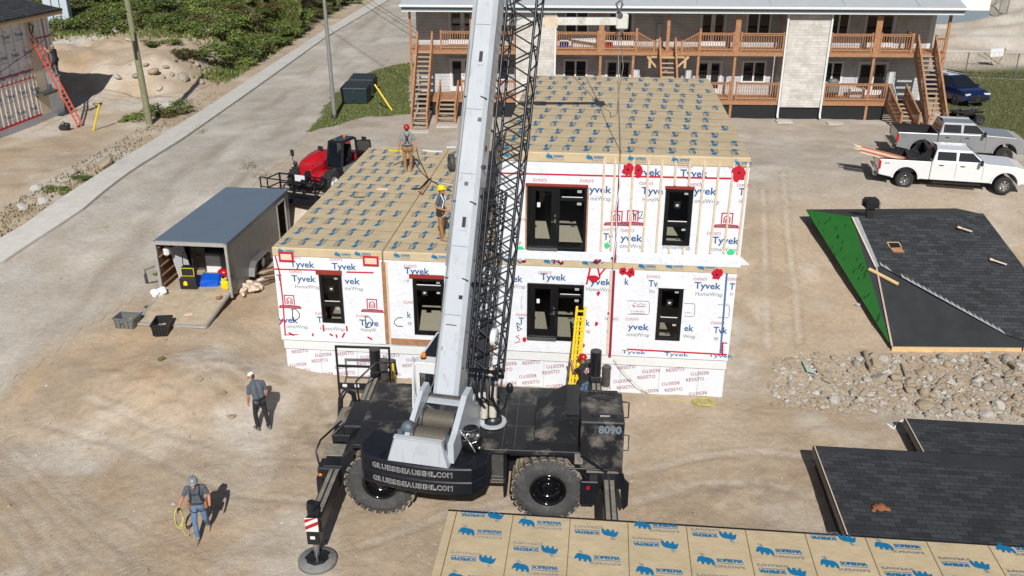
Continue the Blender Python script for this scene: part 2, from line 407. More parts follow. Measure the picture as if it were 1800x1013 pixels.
# ---------------------------------------------------------------- earth material and ground
def earth_material():
    m = bpy.data.materials.new('earth'); m.use_nodes = True; n = m.node_tree; L = n.links.new; p = n.nodes['Principled BSDF']
    p.inputs['Roughness'].default_value = .95; p.inputs['Specular IOR Level'].default_value = .15
    tc = n.nodes.new('ShaderNodeTexCoord')
    def attr(k): a = n.nodes.new('ShaderNodeAttribute'); a.attribute_name = k; return a.outputs['Fac']
    def noise(sc, det=6, ro=.6, vec=None):
        a = n.nodes.new('ShaderNodeTexNoise'); a.inputs['Scale'].default_value = sc; a.inputs['Detail'].default_value = det; a.inputs['Roughness'].default_value = ro
        L(vec or tc.outputs['Object'], a.inputs['Vector']); return a.outputs[0]
    def mr(v, a, b, c, d):
        x = n.nodes.new('ShaderNodeMapRange'); L(v, x.inputs[0])
        for i, k in enumerate((a, b, c, d)): x.inputs[1+i].default_value = k
        return x.outputs[0]
    def mix(f, a, b, mode='MIX'):
        x = n.nodes.new('ShaderNodeMix'); x.data_type = 'RGBA'; x.blend_type = mode
        if isinstance(f, float): x.inputs[0].default_value = f
        else: L(f, x.inputs[0])
        for i, k in ((6, a), (7, b)):
            if isinstance(k, tuple): x.inputs[i].default_value = (*k, 1)
            else: L(k, x.inputs[i])
        return x.outputs[2]
    c = mix(mr(noise(.55, 7, .62), .34, .68, 0, 1), (.41, .315, .222), (.485, .395, .295))
    c = mix(attr('gray'), c, mix(mr(noise(.9, 6), .35, .65, 0, 1), (.385, .36, .32), (.465, .44, .40)))
    c = mix(attr('orange'), c, (.43, .29, .165))
    c = mix(attr('pale'), c, (.60, .56, .50))
    c = mix(attr('dark'), c, (.25, .20, .145))
    c = mix(attr('green'), c, (.085, .095, .03))
    c = mix(1.0, c, mr(noise(5.5, 8, .72), .3, .7, .84, 1.13), 'MULTIPLY')
    c = mix(1.0, c, mr(noise(38, 4, .7), .3, .7, .93, 1.07), 'MULTIPLY')
    v = n.nodes.new('ShaderNodeTexVoronoi'); v.inputs['Scale'].default_value = 11; L(tc.outputs['Object'], v.inputs['Vector'])
    ps = n.nodes.new('ShaderNodeMath'); ps.operation = 'MULTIPLY'; L(mr(v.outputs['Distance'], .10, .2, 1, 0), ps.inputs[0]); L(mr(noise(.8, 3), .5, .7, 0, .35), ps.inputs[1])
    c = mix(ps.outputs[0], c, mix(v.outputs['Color'], (.52, .47, .41), (.24, .205, .17)))
    L(c, p.inputs['Base Color'])
    ad = n.nodes.new('ShaderNodeMath'); ad.operation = 'ADD'; L(noise(4, 8, .7), ad.inputs[0])
    m3 = n.nodes.new('ShaderNodeMath'); m3.operation = 'MULTIPLY'; L(noise(26, 6, .7), m3.inputs[0]); m3.inputs[1].default_value = .35; L(m3.outputs[0], ad.inputs[1])
    b = n.nodes.new('ShaderNodeBump'); b.inputs['Strength'].default_value = .5; b.inputs['Distance'].default_value = .10
    L(ad.outputs[0], b.inputs['Height']); L(b.outputs[0], p.inputs['Normal'])
    MATS['earth'] = m
earth_material()
def seg_dist(X, Y, pts):
    D = np.full(X.shape, 1e9)
    for (a, b), (c, d) in zip(pts[:-1], pts[1:]):
        dx, dy = c-a, d-b; t = np.clip(((X-a)*dx + (Y-b)*dy)/(dx*dx+dy*dy), 0, 1)
        D = np.minimum(D, np.hypot(X-a-t*dx, Y-b-t*dy))
    return D
TRACKS = []                      # tyre ruts, as world polylines
def wp(lst): return [gnd(*p)[:2] for p in lst]
TRACKS += [(wp(l), w) for l, w in [
    ([(0, 790), (60, 838), (120, 895), (190, 950), (290, 1012)], .10), ([(0, 812), (55, 868), (110, 925), (180, 985), (225, 1012)], .09), ([(0, 850), (50, 905), (95, 965), (125, 1012)], .11), ([(0, 905), (45, 960), (70, 1012)], .12), ([(20, 770), (100, 838), (200, 905), (330, 960), (420, 1012)], .09), ([(0, 835), (52, 888), (100, 945), (150, 1000)], .07),
    ([(40, 790), (110, 860), (175, 925), (255, 1012)], .09),
    ([(1375, 300), (1385, 420), (1400, 520), (1405, 600)], .17), ([(1340, 330), (1345, 470), (1350, 610)], .17),
    ([(1120, 880), (1220, 850), (1330, 845), (1430, 870)], .22), ([(1110, 830), (1230, 800), (1330, 790), (1420, 800)], .22),
    ([(640, 960), (800, 900), (900, 880)], .22), ([(150, 700), (300, 760), (450, 800), (560, 800)], .2), ([(60, 740), (260, 800), (420, 870), (540, 880)], .2),
    ([(560, 690), (600, 760), (620, 820)], .2), ([(200, 345), (90, 392), (0, 440)], .12), ([(240, 250), (90, 300), (0, 345)], .2), ([(230, 235), (60, 290), (0, 312)], .2)]]
def earth_attrs(me, X, Y):
    gray = np.maximum(road_mask(X, Y), .72*sst(36, 43, Y + 3*(fbm(X*.25+8, Y*.25, 3)-.5))*sst(-13, -10, X))
    gray = gray*(1 - .95*sst(19.5, 20.5, -X))*(.78 + .4*(fbm(X*.7, Y*.7, 4)-.4))
    ow = np.clip((fbm(X*.3+31, Y*.3+7, 4) - .53)*5, 0, 1)
    orange = ow*(.35*sst(5, 9, -X)*(1-sst(30, 36, Y)) + .5*sst(20, 21, -X)*sst(56, 62, Y)*(1-sst(80, 88, Y)) + .12)
    orange = orange + .7*np.exp(-((X+10.9)**2/3 + (Y-25.6)**2/1.2))*np.clip(fbm(X*1.2, Y*1.2)*2.2-.5, 0, 1)
    orange = orange*(1-gray)
    pale = np.clip((fbm(X*.42+3, Y*.42+50, 5) - .54)*5, 0, 1)*.6 + .5*np.exp(-((X+11.5)**2/14 + (Y-22.3)**2/.9))*np.clip(fbm(X*1.1, Y*1.1+9)*2.6-.6, 0, 1) + .6*sst(20, 21, -X)*np.clip((fbm(X*.3+60, Y*.3, 4)-.45)*4, 0, 1)
    dark = .35*np.clip((fbm(X*.5+73, Y*.5, 5) - .6)*6, 0, 1)
    # damp wheel lanes along the street
    lane = np.exp(-((X+12.6)/.8)**2) + np.exp(-((X+15.2)/.7)**2)
    dark = np.maximum(dark, road_mask(X, Y)*lane*np.clip((fbm(X*1.6+4, Y*.22+9, 4)-.44)*4, 0, 1)*.55)
    for pts, w in TRACKS:
        d = seg_dist(X, Y, pts); dark = np.maximum(dark, .45*np.exp(-((d-w)/.06)**2)*(fbm(X*2, Y*2, 3)+.3)); pale = np.maximum(pale, .3*np.exp(-(d/w*1.5)**2))
    churn = np.exp(-((X+5.6)**2/2.2 + (Y-23.2)**2/3.0)) + .8*np.exp(-((X-5.5)**2/9 + (Y-20.3)**2/1.4)) + .7*np.exp(-((X+9)**2/5 + (Y-25.6)**2/1.5)) + .6*np.exp(-((X-8.0)**2/1.2 + (Y-31)**2/30))
    dark = np.maximum(dark, .75*churn*np.clip((fbm(X*2.6+7, Y*2.6, 4)-.42)*5, 0, 1))
    # green: rank growth on the hill beyond the street and on the lawns
    wild = sst(19.7, 20.6, -X)
    green = wild*sst(71, 79, Y + 7*(fbm(X*.22+5, Y*.22, 4)-.5))
    green = np.maximum(green, wild*sst(63, 68, Y)*(1-sst(20.5, 22.5, -X + 2.5*(fbm(X*.3, Y*.5)-.5))))
    green = np.maximum(green, sst(26, 27.2, X + 1.2*(fbm(X*.5, Y*.5)-.5))*sst(44.3, 45.3, Y+.8*(fbm(X*.5+5, Y*.5)-.5))*(1-sst(70, 72, Y)))
    gx, gy = X, Y
    lawn = lawn_mask(X, Y)
    green = np.maximum(green, lawn)*.9
    for k, a in dict(gray=gray, orange=orange, pale=pale, dark=dark, green=green).items():
        at = me.attributes.new(k, 'FLOAT', 'POINT'); at.data.foreach_set('value', np.clip(a, 0, 1).astype(np.float32).ravel())
LAWN = wp([(536, 236), (600, 150), (650, 128), (700, 112), (722, 110), (722, 205), (640, 206)])
def in_poly(X, Y, P):
    ins = np.zeros(X.shape, bool); n = len(P)
    for i in range(n):
        (a, b), (c, d) = P[i], P[(i+1) % n]
        cond = ((b > Y) != (d > Y)); xx = (c-a)*(Y-b)/((d-b) if abs(d-b) > 1e-9 else 1e-9) + a
        ins ^= cond & (X < xx)
    return ins
def lawn_mask(X, Y):
    jx = X + .9*(fbm(X*.8+3, Y*.5, 3)-.5); jy = Y + 1.6*(fbm(X*.8+30, Y*.5, 3)-.5)
    return in_poly(jx, jy, LAWN).astype(float)
def ground_sheet(name, xs, ys, dz=0.0, keep=None):
    X, Y = np.meshgrid(xs, ys); Z = terrain(X, Y) + relief(X, Y) + dz
    for pts, w in TRACKS:
        d = seg_dist(X, Y, pts); Z = Z - .012*np.exp(-(d/w)**2) + .008*np.exp(-((d-1.8*w)/(.5*w))**2)
    nx, ny = len(xs), len(ys)
    vs = np.stack([X.ravel(), Y.ravel(), Z.ravel()], 1)
    fs = []
    for j in range(ny-1):
        for i in range(nx-1):
            if keep is None or keep[j, i]: a = j*nx+i; fs.append((a, a+1, a+nx+1, a+nx))
    me = bpy.data.meshes.new(name); me.from_pydata(vs.tolist(), [], fs)
    me.polygons.foreach_set('use_smooth', [True]*len(fs)); me.materials.append(MATS['earth'])
    earth_attrs(me, X, Y); me.update()
    o = bpy.data.objects.new(name, me); col.objects.link(o); return struct(o)
def spacing(*rg): return np.concatenate([np.arange(a, b, s) for a, b, s in rg])
XS = spacing((-400, -100, 30), (-100, -40, 2), (-40, -22, .4), (-22, -14, .16), (-14, 12, .115), (12, 20, .18), (20, 46, .35), (46, 100, 2), (100, 401, 30))
YS = spacing((2, 13, 1), (13, 27, .10), (27, 34, .14), (34, 60, .22), (60, 100, .5), (100, 160, 2), (160, 601, 20))
ground = ground_sheet('ground', XS, YS)
# the street: a graded gravel sheet laid on the earth
rx = spacing((-24, -9.9, .25)); ry = spacing((22, 60, .3), (60, 160, .8))
RXg, RYg = np.meshgrid((rx[:-1]+rx[1:])/2, (ry[:-1]+ry[1:])/2)
road = ground_sheet('road', rx, ry, .012, keep=(road_right(RYg) + .8*(fbm(RXg*1.1, RYg*.6, 3)-.5) > RXg + .15) & (RXg > kerb(RYg) - .2))
# pavement with its kerb
def pavement():
    b = MB(); L = wp([(0, 452)]) ; ys = np.arange(22, 150, 1.5); 
    def ex(y): return float(pave_left(y)), float(kerb(y))
    for a, c in zip(ys[:-1], ys[1:]):
        (l0, r0), (l1, r1) = ex(a), ex(c-.012)
        h = .17; z = lambda x, y: float(terrain(x, y)) + h - .03
        P = [(l0, a, z(l0, a)), (r0, a, z(r0, a)), (r1, c-.012, z(r1, c)), (l1, c-.012, z(l1, c))]
        b.prism([(x, y, zz-.4) for x, y, zz in P], (0, 0, .4), 0)
    return struct(b.build('pavement', 'concrete'))
pavement()
# ---------------------------------------------------------------- the modular house
HF = Frame(-7.48, 26.6, 0, R(-5.73))
def fx(px, py, y=0): p = HF.on_y(px, py, y); return (p[0], p[2])
def wall_with_holes(b, x0, x1, z0, z1, y, holes, m=0):
    xs = sorted({x0, x1, *[h[0] for h in holes], *[h[1] for h in holes]}); zs = sorted({z0, z1, *[h[2] for h in holes], *[h[3] for h in holes]})
    for a, c in zip(xs[:-1], xs[1:]):
        for d, e in zip(zs[:-1], zs[1:]):
            mx, mz = (a+c)/2, (d+e)/2
            if not any(h[0] < mx < h[1] and h[2] < mz < h[3] for h in holes): b.quad((a, y, d), (c, y, d), (c, y, e), (a, y, e), m)
def frame_rect(b, x0, x1, z0, z1, w, y0, y1, m=0):
    b.bb(x0, x1, y0, y1, z0, z0+w, m); b.bb(x0, x1, y0, y1, z1-w, z1, m); b.bb(x0, x0+w, y0, y1, z0+w, z1-w, m); b.bb(x1-w, x1, y0, y1, z0+w, z1-w, m)
def sticker(b, x, z, y, w=.1, h=.055, m=0):
    b.bb(x, x+w, y-.004, y, z-h, z, m); b.bb(x+.012, x+w-.012, y-.006, y-.002, z-h+.012, z-.012, m+1); b.bb(x+.03, x+w-.03, y-.008, y-.004, z-h*.62, z-h*.40, m)
def house_window(unit, x0, x1, z0, z1, zm, flash=None, taped=True):
    f = MB(); frame_rect(f, x0, x1, z0, z1, .075, -.045, .10); f.bb(x0+.075, x1-.075, -.035, .09, zm-.04, zm+.04)
    for a, c in ((z0+.075, zm-.04), (zm+.04, z1-.075)): frame_rect(f, x0+.078, x1-.078, a+.003, c-.003, .035, -.02, .05)
    fo = f.build('window', 'black_frame', unit)
    g = MB(); g.quad((x0+.07, .03, z0+.07), (x1-.07, .03, z0+.07), (x1-.07, .03, z1-.07), (x0+.07, .03, z1-.07)); g.build('pane', 'clear_glass', fo)
    s = MB(); sticker(s, x1-.25, z1-.14, .026); sticker(s, x1-.25, zm-.14, .026)
    s.bb(x0+.27, x0+.45, .018, .025, z1-.62, z1-.42, 1); s.bb(x0+.32, x0+.40, .015, .021, z1-.53, z1-.50, 0); s.bb(x0+.32, x0+.40, .015, .021, z1-.56, z1-.545, 0)
    s.bb(x0+.12, x1-.12, .02, .026, zm+.075, zm+.1, 0)
    s.build('sticker', ['white_sticker', 'ink_and_shadow_black'], fo)
    if flash:
        q = MB(); q.bb(x0-flash[0], x1+flash[1], -.05, .0, z1-.02, z1+flash[2]); q.build('flashing', flash[3], unit)
def house_door(unit, x0, x1, z0, z1, flash=None, jamb=False):
    xm = x0 + (x1-x0)*.53; zt = z1-.40
    f = MB(); frame_rect(f, x0, x1, z0, z1, .07, -.05, .10); f.bb(xm-.035, xm+.035, -.04, .09, z0+.07, z1-.07); f.bb(xm+.035, x1-.07, -.04, .09, zt-.035, zt+.035)
    fo = f.build('door_frame', 'black_frame', unit)
    d = MB(); a, c = x0+.075, xm-.04; ga, gc = a+.17, c-.17; gz0, gz1 = z0+.34, z1-.17
    d.bb(a, ga, -.02, .04, z0+.075, z1-.075); d.bb(gc, c, -.02, .04, z0+.075, z1-.075); d.bb(ga, gc, -.02, .04, z0+.075, gz0); d.bb(ga, gc, -.02, .04, gz1, z1-.075)
    do = d.build('door', 'black_frame', unit)
    g = MB(); g.quad((ga, .01, gz0), (gc, .01, gz0), (gc, .01, gz1), (ga, .01, gz1)); g.build('pane', 'clear_glass', do)
    h = MB(); h.bar((c-.05, -.06, z0+.92), (c-.17, -.06, z0+.90), .02, .025); h.bb(c-.075, c-.03, -.04, -.015, z0+.86, z0+.98); h.bb(c-.075, c-.03, -.04, -.015, z0+1.06, z0+1.12); h.build('handle', 'steel', do)
    s2 = MB(); s2.bb(ga+.05, ga+.14, -.004, .006, gz1-.5, gz1-.36); s2.build('sticker', 'white_sticker', do)
    g = MB(); g.quad((xm, .03, z0+.05), (x1-.05, .03, z0+.05), (x1-.05, .03, zt-.02), (xm, .03, zt-.02)); g.quad((xm, .03, zt+.02), (x1-.05, .03, zt+.02), (x1-.05, .03, z1-.05), (xm, .03, z1-.05)); g.build('pane', 'clear_glass', fo)
    s = MB(); sticker(s, x1-.28, z1-.13, .024, .12, .07); sticker(s, x1-.28, zt-.11, .024, .12, .07); s.bb(xm+.09, x1-.12, .018, .026, zt+.05, zt+.07, 0); s.build('sticker', ['white_sticker', 'ink_and_shadow_black'], fo)
    t = MB(); t.bb(x0+.02, xm, -.10, -.052, z0+.01, z0+.075); t.build('threshold', 'steel', fo)
    if flash: q = MB(); q.bb(x0-.05, x1+.03, -.06, 0, z1-.01, z1+.06); q.build('flashing', flash, unit)
    if jamb: q = MB(); q.bb(x0-.05, x0-.004, -.03, .0, z0, z1-.01); q.bb(x1+.004, x1+.05, -.03, .0, z0, z1-.01); q.build('jamb', 'wood_orange', unit)
# mammoth and wordmark printed on the vapour barrier
MAM = [(-1.0, .1), (-.92, .42), (-.72, .62), (-.45, .66), (-.2, .52), (.1, .50), (.42, .36), (.62, .08), (.70, -.30), (.70, -.62), (.42, -.62), (.40, -.34), (.22, -.30), (.18, -.62), (-.08, -.62), (-.12, -.30), (-.35, -.28), (-.42, -.60), (-.60, -.60), (-.62, -.22), (-.78, -.12), (-.95, -.30), (-1.08, -.28)]
def soprema(b, o, xd, yd, s, m1=0, m2=1):
    """the logo's middle-left at o, running along xd"""
    o, xd, yd = V3(o), V3(xd).normalized(), V3(yd).normalized(); P = lambda x, y: o + xd*(x*s) + yd*(y*s)
    b.poly([P(.30 + .27*x, .02 + .27*y) for x, y in MAM], m1)
    for k in (0, 1):
        pts = [(.17+.05*k, .22), (.10+.06*k, .30), (.14+.07*k, .335), (.115+.06*k, .29), (.20+.05*k, .23)]; b.poly([P(*q) for q in pts], m1)
    nz = xd.cross(yd)*.0012
    for k in range(3): b.text('SOPREMA', P(.54 + .011*k, .0) + nz*k, xd, yd, s*.20, m1, 0, width=s*.70)
    b.quad(P(.54, -.035), P(1.26, -.035), P(1.26, -.06), P(.54, -.06), m1)
    b.text("SOPRAVAP'R", P(.44, -.24), xd, yd, s*.155, m2, 0.004, width=s*.86)
def roof_sheets(b, x0, x1, y0, y1, z, pitch=1.02, m=2):
    k = y0 + .75
    while k < y1-.1:
        b.bb(x0+.02, x1-.02, k-.006, k+.006, z+.001, z+.006, m); k += pitch
def unit_module(name, label, x0, x1, zb, zt, openings, prints, extra=None, roof=True, room=True, dx=0):
    u = thing(name, label, 'house module', HF.o, HF.rz)
    holes = [(o[1], o[2], o[3], o[4]) for o in openings]; L = 12.38
    w = MB(); wall_with_holes(w, x0, x1, zb, zt-.02, 0, holes)
    w.quad((x0, 0, zb), (x0, L, zb), (x0, L, zt-.02), (x0, 0, zt-.02)); w.quad((x1, 0, zb), (x1, L, zb), (x1, L, zt-.02), (x1, 0, zt-.02)); w.quad((x0, L, zb), (x1, L, zb), (x1, L, zt-.02), (x0, L, zt-.02))
    w.quad((x0, 0, zb), (x1, 0, zb), (x1, L, zb), (x0, L, zb))
    wo = w.build('wall', 'white_wrap', u)
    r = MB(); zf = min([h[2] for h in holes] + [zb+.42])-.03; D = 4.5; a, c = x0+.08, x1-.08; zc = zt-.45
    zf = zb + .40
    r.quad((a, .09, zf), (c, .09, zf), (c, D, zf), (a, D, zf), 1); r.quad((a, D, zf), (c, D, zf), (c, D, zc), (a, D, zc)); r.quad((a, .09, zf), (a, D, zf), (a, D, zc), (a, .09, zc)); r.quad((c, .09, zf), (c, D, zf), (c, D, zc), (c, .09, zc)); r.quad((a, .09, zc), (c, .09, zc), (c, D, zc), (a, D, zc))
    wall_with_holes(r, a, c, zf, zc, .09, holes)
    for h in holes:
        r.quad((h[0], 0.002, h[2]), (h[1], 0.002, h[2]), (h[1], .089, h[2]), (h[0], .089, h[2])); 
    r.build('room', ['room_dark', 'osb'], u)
    for o in openings:
        if o[0] == 'win': house_window(u, *o[1:6], **(o[6] if len(o) > 6 else {}))
        else: house_door(u, *o[1:5], **(o[5] if len(o) > 5 else {}))
    if roof:
        s = MB(); s.bb(x0-.012, x1+.012, -.025, L+.012, zt-.30, zt, 0, .03); roof_sheets(s, x0, x1, 0, L, zt)
        so = s.build('roof', ['tan_sheet', 'tan_sheet', 'seam_brown'], u)
        p = MB(); rows = int(L/1.02)+1; n = 6; rr = random.Random(int(x0*10)+3)
        for k in range(rows):
            for j in range(n):
                x = x0 + .10 + j*(x1-x0-.05)/n + .30*((k*.37) % 1); y = .12 + 1.02*k
                if x > x1-.42 or y > L-.8: continue
                if (j + k//3) % 2: soprema(p, (x+.18, y+.80, zt+.008), (0, -1, 0), (1, 0, 0), .54)
                else: soprema(p, (x+.18, y+.08, zt+.008), (0, 1, 0), (-1, 0, 0), .54)
        for q in range(3):
            x = x0 + .1 + q*1.15 + rr.uniform(0, .35)
            if x < x1-.75: soprema(p, ((x, -.031, zt-.13) if rr.random() < .6 else (x+.6, -.031, zt-.17)), (1, 0, 0) if True else 0, (0, 0, 1), .42)
        p.build('printing', ['soprema_blue', 'grey_print'], so)
    CUR[0] = wo; q = MB(); prints(q); q.build('lettering', ['blue_print', 'red_print', 'grey_print', 'ink_and_shadow_black', 'red_tape', 'green_spray'], wo)
    if extra: extra(u, wo)
    return u
YP = -.006
def tyv(q, px, py, t='Tyvek', w=None, size=.30):
    x, z = fx(px, py); wid = {'Tyvek': .78, 'yvek': .64, 'vek': .49, 'Tyve': .62, 'ek': .29, 'k': .13, 'T': .16, 'Tyv': .46, 'Tvek': .6, 'Tvk': .42, 'Ty': .3, 'Tv': .28}[t]
    q.text(t, (x, YP, z), (1, 0, 0), (0, 0, 1), size, 0, .02, width=w or wid)
WRW = {'HomeWrap': .82, 'omeWrap': .72, 'meWrap': .6, 'Wrap': .38, 'HomeW': .5, 'Ho': .17, 'ap': .14, 'H': .08, 'Homewra': .6}
def wrp(q, px, py, t='HomeWrap'):
    x, z = fx(px, py); q.text(t, (x, YP, z), (1, 0, 0), (0, 0, 1), .19, 2, .004, width=WRW[t])
def dup_(q, px, py, t='•DUPONT•', w=.40):
    x, z = fx(px, py); q.text('DUPONT', (x+.04, YP, z), (1, 0, 0), (0, 0, 1), .13, 1, .0, width=.30)
    for xx in (x, x+.38): q.quad((xx-.012, YP, z+.045), (xx, YP, z+.03), (xx+.012, YP, z+.045), (xx, YP, z+.06), 1)
    q.path([(x+.02, YP, z+.11), (x+.0, YP, z+.045), (x+.02, YP, z-.01)], .006, 4, 1); q.path([(x+.355, YP, z+.11), (x+.375, YP, z+.045), (x+.355, YP, z-.01)], .006, 4, 1)
def ren(q, px, py, half=False):
    """the red builder's-merchant mark: a rounded square with a house in it over a lettered ribbon"""
    x, z = fx(px, py); s = .17
    for (a, c, d, e) in ((-s, s, s-.035, s), (-s, -s+.035, -s, s-.035), (s-.035, s, -s, s-.035)): q.quad((x+a, YP, z+d), (x+c, YP, z+d), (x+c, YP, z+e), (x+a, YP, z+e), 1)
    for k in (-1, 1):
        q.poly([(x+k*.01-.06*0, YP, z+.10), (x+k*.10, YP, z+.02), (x+k*.10, YP, z-.15), (x+k*.065, YP, z-.15), (x+k*.065, YP, z+.005), (x+k*.01, YP, z+.06)], 1)
        q.quad((x+k*.018, YP, z-.15), (x+k*.045, YP, z-.15), (x+k*.045, YP, z-.02), (x+k*.018, YP, z-.02), 1)
    q.poly([(x-.38, YP, z-.30), (x+.38, YP, z-.30), (x+.33, YP, z-.20), (x, YP, z-.175), (x-.33, YP, z-.20)], 1)
    q.text('RENOMAX', (x, YP-.004, z-.285), (1, 0, 0), (0, 0, 1), .10, 2, .01, width=.58, center=True)
def ink(q, pts, r=.012, m=3):
    q.path([(*[fx(*p)[0]], YP, fx(*p)[1]) for p in pts], r, 5, m)
CUR = [None]
def tape(q, pts, h=.05, m=4):
    q = MB()
    for a, c in zip(pts[:-1], pts[1:]):
        xa, za = fx(*a); xc, zc = fx(*c); q.bar((xa, YP-.003, za), (xc, YP-.003, zc), .006 if abs(xc-xa) <= abs(zc-za) else h, h if abs(xc-xa) <= abs(zc-za) else .006, 0, up=(1, 0, 0) if abs(xc-xa) <= abs(zc-za) else (0, -1, 0))
    q.build('tape_strip', 'red_tape', CUR[0])
def blot(q, px, py, rx, rz, m=4, n=14, sd=1, eye=False):
    q = MB()
    x, z = fx(px, py); rr = random.Random(sd)
    q.poly([(x + rx*math.cos(2*math.pi*i/n)*rr.uniform(.6, 1.2), YP-.034, z + rz*math.sin(2*math.pi*i/n)*rr.uniform(.6, 1.25)) for i in range(n)], 0)
    if eye: q.poly([(x + .04*math.cos(i*1.05), YP-.040, z + .035*math.sin(i*1.05)) for i in range(6)], 1)
    q.build('spray_mark' if m == 5 else 'tape_patch', ['green_spray' if m == 5 else 'red_tape', 'ink_and_shadow_black'], CUR[0])
def poppy(q, px, py, s=.13, sd=1):
    blot(q, px, py, s, s*1.15, 4, 15, sd, True)
def Zm(zx, zy, ox, oy, k=3.618): return (ox + zx/k, oy + zy/k)
A_ = lambda x, y: Zm(x, y, 450, 440)
B_ = lambda x, y: Zm(x, y, 850, 440)
U_ = lambda x, y: Zm(x, y, 900, 250)
def frame_open(u, px0, py0, px1, py1):
    x0, z1 = fx(px0, py0); x1, z0 = fx(px1, py1); return x0, x1, z0, z1
ZB, Z1T, Z2B, Z2T = 1.36, 4.57, 4.66, 7.83
W = 3.525; x1_, x2_, x3_, x4_ = W-.05, 2*W-.03, 3*W-.02, 14.26
def pD(q):
    for zx, zy, t in ((218, 112, 'Tyvek'), (483, 125, 'Tyvek'), (228, 203, 'Tyvek'), (566, 218, 'vek'), (148, 465, 'yvek'), (660, 482, 'Tyve'), (134, 200, 'T'), (392, 465, 'T')): tyv(q, *A_(zx, zy), t)
    for zx, zy, t in ((248, 247, 'HomeWrap'), (565, 258, 'meWrap'), (195, 500, 'omeWrap'), (408, 512, 'HomeWrap'), (668, 520, 'HomeW'), (150, 238, 'H')): wrp(q, *A_(zx, zy), t)
    for zx, zy in ((470, 72), (215, 152), (378, 416), (640, 430), (205, 60)): dup_(q, *A_(zx, zy))
    ren(q, *A_(213, 322)); ren(q, *A_(738, 345))
    for o in ((225, 380), (690, 425)):
        x, z = o; ink(q, [A_(x+6, z), A_(x+8, z+25), A_(x+8, z+55), A_(x+10, z+72)], .014); ink(q, [A_(x, z+2), A_(x+28, z), A_(x+52, z+28), A_(x+52, z+52), A_(x+35, z+68), A_(x+12, z+72)], .014)
    tape(q, [A_(118, 30), A_(150, 150), A_(172, 330), A_(188, 545)], .045); tape(q, [A_(108, 126), A_(380, 132)], .045); tape(q, [A_(575, 143), A_(748, 147)], .045)
    tape(q, [A_(150, 480), A_(175, 450)], .04); tape(q, [A_(182, 545), A_(270, 542)], .03)
    for a, c in (((428, 478), (433, 522)), ((577, 486), (581, 520)), ((470, 535), (490, 550)), ((550, 560), (566, 530)), ((512, 540), (516, 562)), ((208, 530), (245, 548)), ((362, 534), (364, 552)), ((710, 555), (742, 572))): tape(q, [A_(*a), A_(*c)], .055)
def xD(u, wo):
    for (zx, zy, w, h) in ((193, 46, 95, 60), (731, 70, 100, 60)):
        x, z = fx(*A_(zx, zy)); s = MB(); w_, h_ = w/3.618/56/2, h/3.618/56/.92/2
        frame_rect(s, x-w_, x+w_, z-h_, z+h_, .06, -.055, -.028, 0); s.bb(x-w_+.05, x+w_-.05, -.045, -.028, z-h_+.05, z+h_-.05, 1); s.build('taped_vent_cover', ['red_tape', 'osb'], u)
    x, z = fx(673, 470); s = MB(); s.bb(x1_-.02, x1_+.10, -.05, .02, 1.42, 4.22, 0); s.bb(x1_+.10, x1_+.16, -.03, .03, 1.42, 4.22, 1); s.build('seam_board', ['wood_orange', 'wood_strip'], u)
def pC(q):
    tyv(q, *A_(945, 152)); tyv(q, *A_(962, 432), 'k'); wrp(q, *A_(958, 207), 'H'); wrp(q, *A_(966, 475), 'ap'); dup_(q, *A_(942, 112)); dup_(q, *A_(940, 342))
    ink(q, [A_(933, 432), A_(905, 432), A_(882, 452), A_(880, 470), A_(900, 486), A_(935, 488)], .012)
def xC(u, wo):
    s = MB(); s.bb(x1_+.165, x2_, -.035, 0, 1.40, 1.60, 0); s.build('sill_board', 'wood_orange', u)
def pB(q):
    for zx, zy, t in ((188, 200, 'ek'), (362, 186, 'Tyvek'), (225, 466, 'T'), (680, 216, 'yvek'), (785, 470, 'T'), (650, 478, 'k')): tyv(q, *B_(zx, zy), t)
    for zx, zy, t in ((188, 241, 'Wrap'), (650, 256, 'HomeWrap'), (652, 522, 'ap'), (782, 525, 'H')): wrp(q, *B_(zx, zy), t)
    for zx, zy in ((350, 150), (210, 418), (775, 440)): dup_(q, *B_(zx, zy))
    ink(q, [B_(212, 460), B_(220, 512)], .013); ink(q, [B_(212, 462), B_(238, 472), B_(218, 485), B_(243, 500), B_(220, 514)], .013)
    ink(q, [B_(228, 540), B_(208, 548), B_(232, 565), B_(230, 582), B_(200, 590)], .012, 4)
    tape(q, [B_(682, 90), B_(655, 215)], .055); tape(q, [B_(722, 90), B_(740, 170)], .05); tape(q, [B_(775, 110), B_(735, 160)], .05)
    for i, (zx, zy, a, c) in enumerate(((700, 172, .19, .11), (732, 268, .06, .075), (720, 462, .055, .08), (795, 395, .03, .05), (640, 600, .04, .07), (262, 565, .06, .09))): blot(q, *B_(zx, zy), a, c, 4, 11, i)
    for zx, z0, z1 in ((240, 290, 375), (806, 310, 390)): x, z = fx(*B_(zx, z0)); ink(q, [B_(zx+10, z0), B_(zx, z0+8), B_(zx, z1-8), B_(zx+12, z1)], .006, 2)
